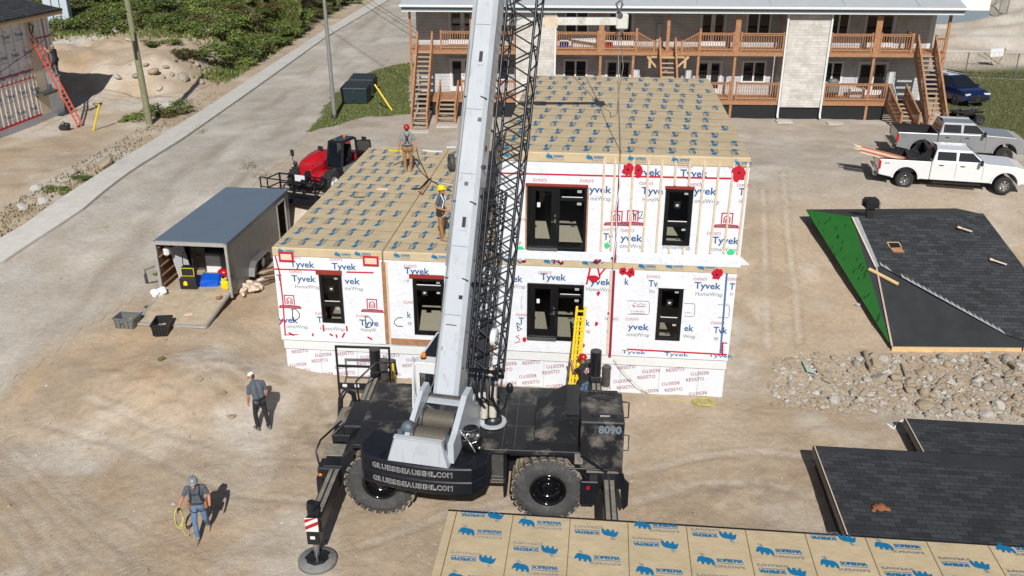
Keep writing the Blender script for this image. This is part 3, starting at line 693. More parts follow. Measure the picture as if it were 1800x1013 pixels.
def xB(u, wo):
    s = MB(); s.bb(x3_-.06, x3_+.02, -.03, .0, 1.42, 4.24, 0); s.bb(x3_+.022, x3_+.10, -.02, .01, 1.30, 4.24, 1); s.build('seam_board', ['wood_strip', 'wine_print'], u)
    for k, (zx, w) in enumerate(((235, 60), (470, 85), (725, 80))):     # torn red and white wrap ends along the ledge
        x, z = fx(*B_(zx, 60)); s = MB(); rq = random.Random(k)
        for i in range(7): s.ball((x+rq.uniform(-.16, .16), -.06+rq.uniform(-.03, .02), z+rq.uniform(-.05, .05)), (rq.uniform(.04, .09), .03, rq.uniform(.02, .05)), 7, 5, i % 2, M=Matrix.Rotation(rq.uniform(-1, 1), 4, 'Y')); s.build('folded_wrap', ['white_wrap', 'red_tape'], u)
def pA(q):
    for zx, zy, t in ((895, 215, 'k'), (1048, 226, 'Tv'), (1340, 237, 'Tyvek'), (920, 500, 'yvek'), (1275, 508, 'ek'), (1462, 520, 'Tvk'), (1562, 244, 'T')): tyv(q, *B_(zx, zy), t)
    for zx, zy, t in ((1053, 268, 'Ho'), (1345, 283, 'HomeWrap'), (908, 542, 'omeWrap'), (1268, 553, 'Wrap'), (1464, 562, 'ap'), (1565, 285, 'H')): wrp(q, *B_(zx, zy), t)
    for zx, zy in ((1335, 186), (1040, 172), (1450, 464), (1553, 186), (905, 442)): dup_(q, *B_(zx, zy))
    poppy(q, *B_(888, 128), .12, 3); poppy(q, *B_(937, 133), .14, 4); poppy(q, *B_(1482, 146), .18, 5)
    for zx0, zx1, z0, z1 in ((916, 1056, 318, 405), (1277, 1345, 332, 416), (1490, 1564, 340, 424)):
        ink(q, [B_(zx0, z0), B_(zx1-8, z0+3), B_(zx1, z0+14), B_(zx1-2, z1-12), B_(zx1-12, z1), B_(zx0, z1-2)], .007, 3)
    ink(q, [B_(945, 352), B_(962, 328), B_(985, 345)], .008, 1); ink(q, [B_(985, 345), B_(1000, 332), B_(1012, 344), B_(1025, 336), B_(1035, 346)], .006, 3)
    x, z = fx(*B_(950, 360)); q.text('8', (x, YP, z), (1, 0, 0), (0, 0, 1), .12, 1, .01); x, z = fx(*B_(938, 388)); q.text('514-486-8411', (x, YP, z), (1, 0, 0), (0, 0, 1), .075, 2, .004, width=.42)
    x, z = fx(*B_(1280, 396)); q.text('6-8411', (x, YP, z), (1, 0, 0), (0, 0, 1), .075, 2, .004, width=.22)
    x, z = fx(*B_(968, 354)); q.bb(x, x+.30, YP-.002, YP, z, z+.02, 1); x, z = fx(*B_(940, 398)); q.bb(x, x+.42, YP-.002, YP, z, z+.014, 1)
    tape(q, [B_(915, 626), B_(1548, 657)], .05); tape(q, [B_(1522, 580), B_(1520, 668)], .05); tape(q, [B_(1510, 582), B_(1552, 584)], .04)
    for zx, zy in ((880, 652), (1150, 665), (1430, 672)):
        x, z = fx(*B_(zx, zy)); q.text('Tyvek', (x, YP, z), (1, 0, 0), (0, 0, 1), .17, 0, .012, width=.75)
    x0, z0 = fx(*B_(1548, 125)); x1, z1 = fx(*B_(1508, 648))
    q.bar((x0, YP-.002, z0), (x1, YP-.002, z1), .005, .055, 0, up=(1, 0, 0))
    for k in range(26): t = (k+.5)/26; q.box((x0+(x1-x0)*t, YP-.007, z0+(z1-z0)*t), (.022, .004, .05), 0, 2)
opt = lambda px0, py0, px1, py1: frame_open(None, px0, py0, px1, py1)
oD = ('win', *opt(560, 482, 607, 569), fx(584, 536)[1], dict(flash=(.08, .02, .12, 'red_flash')))
oC = ('win', *opt(725, 488, 784, 590), fx(750, 507)[1], dict(flash=(.10, .0, .10, 'red_flash')))
oB = ('door', *opt(927, 497, 1024, 599), {})
oA = ('win', *opt(1158, 503, 1195, 597), fx(1178, 562)[1], dict(flash=(.04, .05, .07, 'white_wrap')))
unit_module('house_module', 'single storey house module in white wrap with a lone window and big marker letters D', .0, x1_, ZB, Z1T, [oD], pD, xD)
unit_module('house_module', 'single storey house module marked C with a tall window, mostly behind the crane boom', x1_+.05, x2_-.01, ZB, Z1T, [oC], pC, xC)
unit_module('house_module', 'lower house module with the patio door, marked B, yellow ladder leaning on it', x2_+.01, x3_-.01, ZB, Z1T, [oB], pB, xB)
unit_module('house_module', 'lower right house module with one narrow window and red poppies taped on its wrap', x3_+.02, x4_, ZB, Z1T, [oA], pA, None)
def pB2(q):
    for zx, zy, t in ((490, 318, 'yvek'), (578, 618, 'Ty'), (0, 610, 'k')): tyv(q, *U_(zx, zy), t)
    for zx, zy, t in ((495, 368, 'meWrap'), (584, 664, 'Ho'), (30, 648, 'ap')): wrp(q, *U_(zx, zy), t)
    for zx, zy in ((133, 250), (430, 254), (574, 562), (0, 500)): dup_(q, *U_(zx, zy))
    tape(q, [(880, 304.5), U_(85, 200), U_(685, 213)], .045); blot(q, *U_(55, 672), .10, .075, 5, 12, 2); blot(q, *U_(605, 650), .075, .095, 5, 12, 3)
    x, z = fx(*U_(665, 470)); ren(q, *U_(664, 468))
def battens(u, lst):
    for t, c in lst:
        (xa, za), (xc, zc) = fx(*t), fx(*c); s = MB(); s.bar((xa, -.022, za), (xc, -.022, zc), .034, .062, 0, up=(1, 0, 0)); s.build('batten', 'wood_strip', u)
def xB2(u, wo):
    battens(u, [(U_(585, 95), U_(563, 690)), (U_(655, 98), U_(626, 685))])
    s = MB(); s.bb(x2_+.1, 10.50, -.05, -.004, Z2B-.16, Z2B+.14, 0, .02); s.build('loose_wrap_hem', 'white_wrap', u)
def pA2(q):
    for zx, zy, t in ((800, 207, 'yvek'), (1065, 213, 'Tyvek'), (820, 325, 'Tyve'), (1155, 325, 'yvek'), (1438, 330, 'T'), (690, 624, 'yvek'), (1270, 637, 'Tyvek')): tyv(q, *U_(zx, zy), t)
    for zx, zy, t in ((825, 372, 'HomeW'), (1155, 382, 'omeWrap'), (682, 668, 'omeWrap'), (1265, 686, 'omeWrap'), (955, 674, 'HomeWrap'), (1440, 382, 'H')): wrp(q, *U_(zx, zy), t)
    for zx, zy in ((1055, 160), (808, 268), (1115, 273), (1240, 584), (1428, 277), (1375, 163), (690, 568)): dup_(q, *U_(zx, zy))
    ren(q, *U_(1366, 478)); ren(q, *U_(766, 465))
    ink(q, [U_(768, 425), U_(772, 490)], .012); ink(q, [U_(768, 470), U_(800, 440)], .012); ink(q, [U_(805, 442), U_(828, 436), U_(822, 462), U_(800, 484), U_(830, 478)], .012)
    tape(q, [U_(690, 213), U_(1475, 226)], .05)
    poppy(q, *U_(735, 168), .19, 7); poppy(q, *U_(800, 172), .17, 8); poppy(q, *U_(1440, 186), .22, 9); blot(q, *U_(1390, 690), .11, .085, 5, 12, 6)
def xA2(u, wo):
    battens(u, [(U_(770, 105), U_(742, 688)), (U_(868, 108), U_(828, 690)), (U_(955, 108), U_(915, 693)), (U_(1225, 115), U_(1170, 700)), (U_(1318, 118), U_(1258, 700)), (U_(1410, 118), U_(1345, 702)), (U_(1498, 122), U_(1432, 706))])
    battens(u, [(U_(1000, 655), U_(997, 700)), (U_(1090, 657), U_(1086, 705)), (U_(1040, 112), U_(1033, 268)), (U_(1130, 114), U_(1122, 270))])
    s = MB(); s.bb(10.66, 14.34, -.05, -.004, Z2B-.18, Z2B+.12, 0, .02); s.prism([(14.30, -.04, Z2B+.2), (14.30, -.04, Z2B-.10), (14.58, -.10, Z2B-.04)], (0, .05, 0), 0); s.build('loose_wrap_hem', 'white_wrap', u)
    s = MB(); s.bar((10.63, -.03, 4.5), (10.63, -.03, 7.5), .04, .03, 1); s.path([(10.60, -.06, 7.6), (10.66, -.10, 6.9), (10.58, -.06, 6.2), (10.64, -.08, 5.4), (10.58, -.05, 4.6)], .017, 6, 0); s.build('seam_wrap', ['white_wrap', 'wine_print'], u)
oB2 = ('door', *opt(926.3, 325, 1028, 441), dict(flash='red_flash', jamb=True))
oA2 = ('win', *opt(1170, 329, 1211, 430), fx(1190, 393.5)[1], dict(flash=(.02, .02, .06, 'red_flash')))
unit_module('house_module', 'upper house module with the patio door in red flashing, behind the crane jib', x2_+.02, 10.60, Z2B, Z2T, [oB2], pB2, xB2)
unit_module('house_module', 'upper right house module with one narrow window among vertical wood battens', 10.64, 14.30, Z2B, Z2T, [oA2], pA2, xA2)
# foundation with printed insulation boards
fo = thing('foundation', 'white insulated foundation printed all over with red lettering, under the house modules', 'foundation', HF.o, HF.rz)
f = MB(); f.bb(.06, 14.22, .12, 12.3, -.6, 1.02, 0); f.bb(.04, 14.24, .06, 12.32, 1.02, 1.36, 1); f.build('wall', ['foam_white', 'white_paint'] if 'foam_white' in MATS else ['white_paint', 'white_paint'], fo)
f = MB()
for k in range(4):
    for j in range(19):
        up = (j + k) % 2 == 0; x = .25 + j*.76 - (k % 2)*.12; z = .80 - k*.36 - (.10 if not up else 0) + .05*(j % 2)
        if x > 13.6 or z < -.1: continue
        a = R(9)
        if up: f.text('RESISTO', (x, .112, z), (math.cos(a), 0, math.sin(a)), (-math.sin(a), 0, math.cos(a)), .165, 0, .0, width=.57)
        else: f.text('RESISTO', (x+.56, .112, z+.16), (-math.cos(a), 0, -math.sin(a)), (math.sin(a), 0, -math.cos(a)), .165, 0, .0, width=.57)
for x in np.arange(1.22, 14, 1.22): f.bb(x-.004, x+.004, .114, .121, -.5, 1.02, 1)
f.build('lettering', ['wine_print', 'grey_print'], fo)
f = MB(); f.bar((5.02, .05, .3), (5.02, .04, 1.0), .05, .09); f.build('board', 'wood_new', fo)
# near module roof at the camera's feet
NF = Frame(*HF.o, HF.rz)
pn = [NF.on_z(*p, 4.6) for p in ((788, 897), (1430, 935), (1800, 957), (750, 1013))]
NFR = Frame(*NF.w(pn[0])[:2], 0, math.atan2(NF.w(pn[2])[1]-NF.w(pn[0])[1], NF.w(pn[2])[0]-NF.w(pn[0])[0]))
nr = thing('house_module', 'nearest house module seen from above, its tan roof printed with large blue mammoths', 'house module', NFR.o, NFR.rz)
b = MB(); b.bb(0, 14.2, -11, 0, 4.28, 4.6, 0, .03)
for k in range(1, 14): x = .18 + k*1.0; b.bb(x-.006, x+.006, -11, -.02, 4.601, 4.606, 1)
b.bb(.17, .185, -2.2, -.03, 4.601, 4.607, 1); b.bb(.02, 14.2, -.028, .012, 4.56, 4.606, 2)  # second strip: flat black standing in for the shadow gap along the edge
so = b.build('roof', ['tan_sheet', 'seam_brown', 'ink_and_shadow_black'], nr)
b = MB()
for i in range(14):
    for j in range(7):
        y = -.10 - j*.60 - (i*.215) % .6 + .04*((i*7+j*3) % 5); x = .30 + i*1.0
        if y < -5 or (i == 1 and j == 0 and False): continue
        if (j + i) % 2 == 0: soprema(b, (x+.66+.06, y+.02, 4.612), (-1, 0, .0), (0, -1, 0), .60)
        else: soprema(b, (x-.02, y, 4.612), (1, 0, 0), (0, 1, 0), .60)
b.build('printing', ['soprema_blue', 'grey_print'], so)
b = MB(); b.bb(.05, 14.15, -10.95, -.03, -.3, 4.26); b.build('wall', 'white_wrap', nr)
# ---------------------------------------------------------------- the rough-terrain crane
CF = Frame(-1.185, 19.3, 0, R(-3.4))
SFl = (-.15, 1.65, 0); SRZ = R(-9.6)
SF = Frame(*CF.w(SFl), CF.rz + SRZ)
crane = thing('mobile_crane', 'black rough terrain mobile crane with a long light grey boom, standing on outriggers', 'crane', CF.o, CF.rz)
# superstructure meshes are written in the slewing frame and placed under the crane by this transform
SM = Matrix.Translation(SFl) @ Matrix.Rotation(SRZ, 4, 'Z')
def sbuild(b, name, mats, parent=None):
    b.v = [tuple(SM @ V3(v)) for v in b.v]; return b.build(name, mats, parent or crane)
def crane_wheel(x, y0, side):
    """y0: outer face; side -1 = faces the viewer"""
    M = Matrix.Translation((x, y0, .93)) @ Matrix.Rotation(R(90), 4, 'X')     # local z -> -y (outwards on the near side)
    if side > 0: M = Matrix.Translation((x, y0, .93)) @ Matrix.Rotation(R(-90), 4, 'X')
    t = MB(); w = .74
    t.lathe([(.46, -.02), (.52, .035), (.66, .05), (.78, .02), (.845, -.06), (.855, -.15), (.855, -w+.15), (.845, -w+.06), (.78, -w), (.5, -w)], M, 48)
    for k in range(26):
        a = 2*math.pi*k/26
        for sg, ph in ((0, 0), (1, .5)):
            a0 = a + ph*2*math.pi/26; 
            z0, z1 = (-.02, -w*.52) if sg == 0 else (-w*.48, -w+.02)
            q = []
            for z, da in ((z0, 0), (z1, .10 if sg == 0 else -.10)):
                for r, hw in ((.84, .075), (.93, .062)):
                    for s in (-1, 1): aa = a0+da+s*hw; q.append(M @ V3((r*math.cos(aa), r*math.sin(aa), z)))
            t.add(q, [(0, 1, 3, 2), (4, 6, 7, 5), (0, 4, 5, 1), (2, 3, 7, 6), (0, 2, 6, 4), (1, 5, 7, 3)], 1)
            if sg == 0:       # shoulder of the lug running down the side wall
                q = []
                for r, z, hw in ((.93, -.03, .06), (.70, .055, .045)):
                    for s in (-1, 1): aa = a0+s*hw; q += [M @ V3((r*math.cos(aa), r*math.sin(aa), z)), M @ V3((r*math.cos(aa), r*math.sin(aa), z-.08))]
                t.add(q, [(0, 2, 6, 4), (0, 1, 3, 2), (4, 6, 7, 5), (0, 4, 5, 1), (2, 3, 7, 6)], 0)
    wh = MB(); wh.lathe([(.46, -.02), (.44, .0), (.40, -.01), (.37, -.10), (.35, -.24), (.20, -.27), (.19, -.12), (.13, -.08), (.0, -.08)], M, 32)
    for k in range(12): a = k*math.pi/6; wh.tube(M @ V3((.27*math.cos(a), .27*math.sin(a), -.26)), M @ V3((.27*math.cos(a), .27*math.sin(a), -.21)), .022, 6)
    o = wh.build('wheel', 'gloss_black', crane); t.build('tyre', ['rubber', 'tread_dust'], o)
mat('gloss_black', (.006, .006, .007), .12, var=0, coat=.5)
mat('deck_black', (.012, .013, .016), .5, var=.4, vscale=3, c2=(.30, .275, .23), c2scale=1.05, c2thr=(.51, .76))
mat('cw_black', (.006, .008, .013), .45, var=.25, vscale=3, c2=(.06, .06, .06), c2scale=4, c2thr=(.60, .85))
mat('dusty_steel', (.19, .175, .15), .7, var=.3, vscale=5, c2=(.34, .29, .22), c2scale=3, c2thr=(.45, .7))
mat('mint_glass_tint', (.30, .52, .46), .08, var=.05, spec=.6)
mat('outline_grey', (.50, .50, .51), .5, var=.05)
mat('num_grey', (.17, .21, .24), .5, var=.05)
for x in (-2.13, 2.11): crane_wheel(x, -.20, -1)
for x in (-2.13, 2.11): crane_wheel(x, 3.28, 1)
b = MB(); b.bb(-3.3, 4.0, 1.0, 2.3, .75, 1.88, 0, .04); b.bb(-2.3, -1.95, .6, 2.7, .7, 1.15); b.bb(1.95, 2.3, .6, 2.7, .7, 1.15)
b.bb(.35, .98, .12, .9, 1.05, 1.86, 1, .02); b.bb(.30, 1.0, .04, .12, .98, 1.04, 2); b.bb(-1.0, .30, .35, 1.0, .9, 1.86, 0)
b.bb(1.0, 1.06, .08, 1.0, .55, 1.88, 0); b.build('chassis', ['black_metal', 'steel_dark', 'steel'], crane)
# deck plates
b = MB(); b.bb(-2.75, 2.9, -.12, 3.05, 1.93, 2.05, 0, .015); b.bb(2.9, 3.95, 1.3, 3.0, 1.93, 2.05, 0, .015)
for x in (-1.5, .95, 1.25): b.bb(x-.008, x+.008, -.1, 3.03, 2.051, 2.056, 1)
for y in (1.0, 2.1): b.bb(-2.7, 2.88, y-.007, y+.007, 2.051, 2.056, 1)
for x, y in ((.5, .1), (1.6, .02), (-1.9, 2.6), (2.3, 2.7)): b.tube((x, y, 2.05), (x, y, 2.07), .03, 8)
b.build('deck', ['deck_black', 'steel_dark'], crane)
# engine hood: sloped front and tall rear block
b = MB(); b.prism([(1.75, .25, 2.052), (2.87, .25, 2.052), (2.87, .25, 2.78), (2.5, .25, 2.76), (1.75, .25, 2.30)], (0, 1.75, 0), 0)
b.bb(2.52, 2.84, .40, 1.9, 2.785, 2.80, 1); b.bb(1.76, 2.48, 1.1, 1.12, 2.0, 2.06)
b.add([(1.80, 1.11, 2.345), (2.5, 1.11, 2.775), (2.5, 1.13, 2.775), (1.80, 1.13, 2.345)], [(0, 1, 2, 3)], 1)
b.build('hood', ['deck_black', 'black_metal'], crane)
b = MB(); b.bb(2.87, 3.93, -.16, 1.32, 1.55, 2.95, 0, .03)
for y in (.18, 1.02): b.bb(3.15, 3.75, y-.03, y+.03, 2.95, 2.985, 1); b.bb(3.3, 3.6, y-.09, y-.04, 2.95, 2.98, 1)
b.bb(3.3, 3.62, -.05, .07, 2.951, 2.965, 1); b.bb(3.34, 3.58, .09, .11, 2.96, 2.985, 2)
for k in range(7): b.bb(3.1+k*.1, 3.15+k*.1, 1.22, 1.31, 2.952, 2.99, 1)
for y in (1.22, 1.31): b.bb(3.05, 3.8, y-.008, y+.008, 2.99, 3.005, 1)
b.path([(3.93, .25, 1.9), (4.08, .25, 1.92), (4.08, .25, 2.35), (3.93, .25, 2.37)], .018); b.path([(3.93, 1.0, 2.4), (4.10, 1.0, 2.42), (4.10, 1.0, 2.85), (3.93, 1.0, 2.87)], .022)
eo = b.build('engine_cover', ['deck_black', 'black_metal', 'white_paint'], crane)
b = MB(); b.text('8090', (3.30, -.165, 2.645), (1, 0, 0), (0, 0, 1), .30, 0, .04, width=.56)
for k in range(3): frame_rect(b, 3.20, 3.27, 2.64+k*.075, 2.70+k*.075, .01, -.168, -.161, 1)
b.build('lettering', ['num_grey', 'steel_dark'], eo)
# right hand end: steps, outrigger housing, rail, lamp
b = MB(); b.bb(3.0, 3.95, -.12, 3.4, 1.0, 1.5, 0, .02); b.bb(3.05, 3.85, -.16, .4, 1.50, 1.53, 1); b.bb(2.92, 3.35, -.3, .1, .62, 1.32, 0, .02)
b.bar((2.55, -.02, 2.0), (3.1, -.15, 1.35), .12, .1); b.bar((2.9, -.2, 2.02), (3.55, -.2, 1.55), .05, .05)
b.path([(2.6, -.18, 1.62), (3.8, -.18, 1.62), (3.95, -.18, 1.5), (4.05, -.15, 1.0)], .025); b.bb(2.75, 2.95, -.18, -.12, 1.75, 2.02, 1)
b.prism([(3.9, -.15, 1.45), (4.12, -.15, 1.2), (4.12, -.15, .55), (4.0, -.15, .4), (3.92, -.15, .9)], (0, .05, 0)); b.build('outrigger_box', ['black_metal', 'dusty_steel'], crane)
b = MB(); b.tube((3.10, -.31, 1.16), (3.10, -.33, 1.16), .05, 12); b.build('tail_lamp', 'bright_red', crane)
def outrigger(x, y0, y1, post=0):
    s = -1 if y1 < y0 else 1
    b = MB(); b.bb(x-.16, x+.16, min(y0, y1), max(y0, y1), .86, 1.26, 0, .015); b.bb(x-.12, x+.12, min(y0, y1)+.05, max(y0, y1)-.4, 1.262, 1.275, 1)
    b.bb(x-.02, x+.02, min(y0, y1), max(y0, y1), 1.274, 1.285)
    b.bb(x-.17, x+.13, y1-.17, y1+.17, .62, 1.35, 0, .02)
    b.tube((x-.02, y1, 1.35), (x-.02, y1, 1.55 if not post else post), .13 if not post else .17, 14)
    o = b.build('outrigger_beam', ['black_metal', 'dusty_steel'], crane)
    g = gz(*CF.w((x, y1, 0))[:2])
    b = MB(); b.tube((x-.02, y1, .64), (x-.02, y1, g+.16), .07, 12, 0); b.build('jack', 'steel', o)
    b = MB(); b.lathe([(0, g+.13), (.44, g+.13), (.46, g+.10), (.46, g+.02), (0, g+.02)], Matrix.Translation((x-.02, y1, 0)), 36, 0)
    b.lathe([(0, g+.20), (.25, g+.20), (.28, g+.135)], Matrix.Translation((x-.02, y1, 0)), 8, 1, False)
    for k in range(4): a = k*math.pi/2+.4; b.bar((x-.02+.1*math.cos(a), y1+.1*math.sin(a), g+.30), (x-.02+.26*math.cos(a), y1+.26*math.sin(a), g+.17), .02, .12, 1)
    b.build('float_pad', ['grey_pad', 'black_metal'], o)
    return o
mat('grey_pad', (.20, .20, .195), .8, var=.25, vscale=5)
ol = outrigger(-3.30, 2.6, -2.06)
b = MB(); b.tube((-3.34, -2.06, 1.551), (-3.34, -2.06, 1.72), .12, 12, 0, r2=.10)
b.bb(-3.475, -3.165, -2.245, -2.238, 1.02, 1.40, 1)
for k in range(2): b.prism([(-3.475+.0, -2.247, 1.06+k*.2), (-3.165, -2.247, 1.22+k*.2), (-3.165, -2.247, 1.32+k*.1), (-3.475, -2.247, 1.16+k*.2)], (0, .004, 0), 2)
b.bb(-3.38, -3.27, -2.243, -2.237, .80, .88, 3); b.build('hazard_marking', ['black_metal', 'white_paint', 'bright_red', 'white_sticker'], ol)
outrigger(3.62, 2.6, -2.4); outrigger(-3.25, 1.2, 5.1, 2.05); outrigger(3.42, 1.2, 5.2, 2.15)
b = MB()
for x in (-3.0, 3.72): b.tube((x, 5.0, 1.1), (x, 5.0, 1.75), .13, 12)
b.build('jack_sleeve', 'steel_dark', crane)
# left hand end: platforms, stored float, guards, headlamp
b = MB(); b.bb(-3.72, -2.80, 1.55, 2.65, 1.36, 1.48, 0, .015); b.bb(-3.62, -2.78, -.05, 3.3, .80, 1.34, 1, .02); b.bb(-3.6, -3.1, .95, 1.45, 1.40, 1.62, 1, .02); b.bb(-3.72, -3.12, .40, .95, 1.30, 1.36, 0, .01)
b.prism([(-3.10, -.1, 1.62), (-2.78, -.1, 1.90), (-2.78, -.1, 1.0), (-3.1, -.1, 1.0)], (0, 1.4, 0), 1)
b.bb(-3.74, -3.12, -.10, .38, .95, 1.30, 1, .03); b.bb(-3.78, -3.62, -.12, .1, .45, 1.0, 1)
b.build('end_platform', ['dusty_steel', 'black_metal'], crane)
b = MB(); b.lathe([(0, 1.56), (.20, 1.555), (.22, 1.53), (.22, 1.485)], Matrix.Translation((-3.33, 2.22, 0)), 28); b.build('stored_float', 'rust', crane) if False else None
mat('rust', (.15, .085, .05), .8, var=.35, vscale=8)
b.build('stored_float', 'rust', crane)
b = MB(); b.path([(-3.1, 1.75, 1.48), (-2.98, 1.6, 1.75), (-2.9, 1.95, 1.75), (-2.85, 2.3, 1.6)], .035); b.tube((-3.18, 1.72, 1.48), (-3.05, 1.75, 1.66), .06, 8); b.path([(-3.15, 1.9, 1.5), (-3.0, 2.0, 1.58), (-2.9, 2.2, 1.52)], .03); b.build('hose', 'dusty_steel', crane)
b = MB(); b.path([(-3.74, .2, 1.0), (-3.82, .2, 1.60), (-3.78, .55, 1.72), (-3.42, 1.35, 1.80)], .028); b.path([(-3.60, .9, 1.62), (-3.3, 1.15, 1.86), (-2.98, 1.35, 1.84)], .024)
b.path([(-3.38, 3.25, 1.3), (-3.42, 3.2, 1.98), (-2.95, 3.75, 2.3), (-2.4, 3.8, 2.3), (-2.36, 3.8, 1.9)], .03)
b.path([(-3.78, 2.55, 1.2), (-3.74, 2.6, 1.75), (-3.60, 2.7, 1.98), (-3.40, 2.72, 1.86), (-3.36, 2.72, 1.45)], .075, 8); b.build('guard_rail', 'black_metal', crane)
b = MB(); b.ball((-3.66, -.13, 1.12), (.055, .03, .045), 10, 6); b.build('side_lamp', 'amber', crane)
b = MB()
for x0, x1, z in ((-3.05, -2.2, 1.5), (-2.95, -2.1, 1.75)): pass
for k in range(3): b.bar((-3.15+k*.13, 2.55, 1.40+k*.13), (-2.72+k*.10, 3.5, 1.5+k*.13), .04, .10)
for k in range(5): b.bar((-3.0, 2.7+k*.16, 1.42), (-2.76, 2.75+k*.16, 1.72), .05, .02)
b.build('access_ladder', 'dusty_steel', crane)
# ---------------------------------------------------------------- slewing part
def yf(x): return -3.30 + .10*(x+.25)**2
def cw_outline(ins=0, z=0):
    P = [(x, yf(x)+ins, z) for x in np.linspace(-1.62+ins, 1.05-ins, 13)]
    return P + [(1.30-ins, -2.75, z), (1.30-ins, -2.25, z), (-1.82+ins, -2.05, z), (-1.85+ins, -2.72, z)]
b = MB()
for z0, z1, i0, i1 in ((1.72, 2.10, .03, .0), (2.115, 2.46, .0, .0)): b.loft([cw_outline(i0, z0), cw_outline(i1, z0+.05), cw_outline(i1, z1-.03), cw_outline(.03, z1)], 0)
b.loft([cw_outline(.035, 2.09), cw_outline(.035, 2.12)], 1)
for x, y in ((-1.2, -2.9), (.95, -2.9), (-.3, -3.05), (.62, -2.5), (-.9, -3.0)): b.bb(x-.06, x+.06, y-.05, y+.05, 2.46, 2.50, 1); b.tube((x, y, 2.5), (x, y, 2.54), .03, 8)
cw = sbuild(b, 'counterweight', ['cw_black', 'black_metal'])
b = MB()
for z in (1.87, 2.235):
    s_ = 'GRUESBEAUSINI.COM'; x = -1.36; st = .127
    for ch in s_:
        y = yf(x+.05); yp = yf(x+.15); a = math.atan2(yp-y, .10); wdt = .045 if ch == '.' else (.045 if ch == 'I' else .098)
        xd = (math.cos(a), math.sin(a), 0)
        b.text(ch, (x, y-.012, z), xd, (0, 0, 1), .18, 0, .05, width=wdt+.012)
        if ch != '.': b.text(ch, (x+.009, y-.016, z+.004), xd, (0, 0, 1), .172, 1, .012, width=wdt-.004)
        x += {'I': .068, '.': .07}.get(ch, st)
sbuild(b, 'lettering', ['outline_grey', 'cw_black'], cw)
# boom: elevation 66 degrees, seen from behind
bd = V3((.008, .407, .914)).normalized(); bn = V3((0, -.914, .407)).normalized(); bx = bd.cross(bn).normalized()*-1
b0 = V3((-.10, -1.50, 3.12)) - bn*.40          # axis point at the heel
def boom_sec(t, w, d, c):
    o = b0 + bd*t; return [o + bx*x + bn*y for x, y in ((-w+c, d), (w-c, d), (w, d-c*1.1), (w, -d+c), (w-c, -d), (-w+c, -d), (-w, -d+c), (-w, d-c*.55))]
bx = V3((1, 0, 0)) - bd*bd.x; bx.normalize()
b = MB(); b.loft([boom_sec(t, .315, .40, .10) for t in (0, .25, 3, 6, 13)], 0); pass
def bp(t, x, y): return b0 + bd*t + bx*x + bn*y
for t in (4.5, 8.6):
    b.prism([bp(t-.21, -.03, .402), bp(t+.21, -.03, .402), bp(t+.21, .12, .402), bp(t-.21, .12, .402)], bn*.018, 0)
    b.prism([bp(t-.13, .0, .421), bp(t+.13, .0, .421), bp(t+.13, .09, .421), bp(t-.13, .09, .421)], bn*.003, 1)
for t in (5.0, 3.1, 7.6): b.tube(bp(t, -.33, .42), bp(t, -.21, .412), .014, 6, 1); b.tube(bp(t+.02, .14, .412), bp(t-.03, .30, .39), .016, 6, 1)
for t, l in ((1.95, .3),): b.bar(bp(t, -.15, .404), bp(t, .12, .404), .012, .02, 2)
for t, x in ((1.3, -.2), (2.6, .1), (5.4, -.05), (7.0, .12)): b.prism([bp(t, x, .4005), bp(t+.10, x, .4005), bp(t+.10, x+.10, .4005), bp(t, x+.10, .4005)], bn*.003, 1 + int(t > 5))
for t in (2.2, 3.9, 5.7, 7.3, 9.4): b.bar(bp(t, -.21, .4), bp(t, .21, .4), .008, .008, 2)
for k in range(6): t = .9+k*.9; b.tube(bp(t, .312, .1), bp(t, .33, .1), .025, 8, 1)
b.tube(bp(6.4, .31, .05), bp(6.4, .325, .05), .075, 14, 1); b.tube(bp(5.9, .30, .25), bp(5.9, .40, .29), .06, 10, 2)
b.prism([bp(.55, -.18, .4005), bp(1.75, -.18, .4005), bp(1.9, -.08, .4005), bp(1.9, .08, .4005), bp(1.75, .16, .4005), bp(.55, .16, .4005)], bn*.006, 0)
boom = sbuild(b, 'boom', ['crane_grey', 'ink_and_shadow_black', 'steel_dark'])
b = MB(); b.loft([boom_sec(13, .26, .34, .09), boom_sec(19, .26, .34, .09)], 0); sbuild(b, 'boom_extension', ['crane_grey'], boom)
b = MB()
for k, ch in enumerate('LINKBELT'):
    t = 6.75 + k*.43
    b.text(ch, bp(t, .318, -.20), bd, bn, .5, 0, .025, width=.36); b.text(ch, bp(t+.02, .421, -.18), bd, bn, .46, 1, .0, width=.32)
sbuild(b, 'lettering', ['white_paint', 'ink_and_shadow_black'], boom)
b = MB(); b.path([(-.44, -2.62, 3.22), bp(.5, -.30, .47), bp(4, -.24, .455), bp(9, -.19, .45), bp(18, -.15, .45)], .011, 5); b.path([bp(3.4, -.30, .415), bp(9, -.29, .415)], .02, 5)
sbuild(b, 'hoist_rope', 'cable_grey')
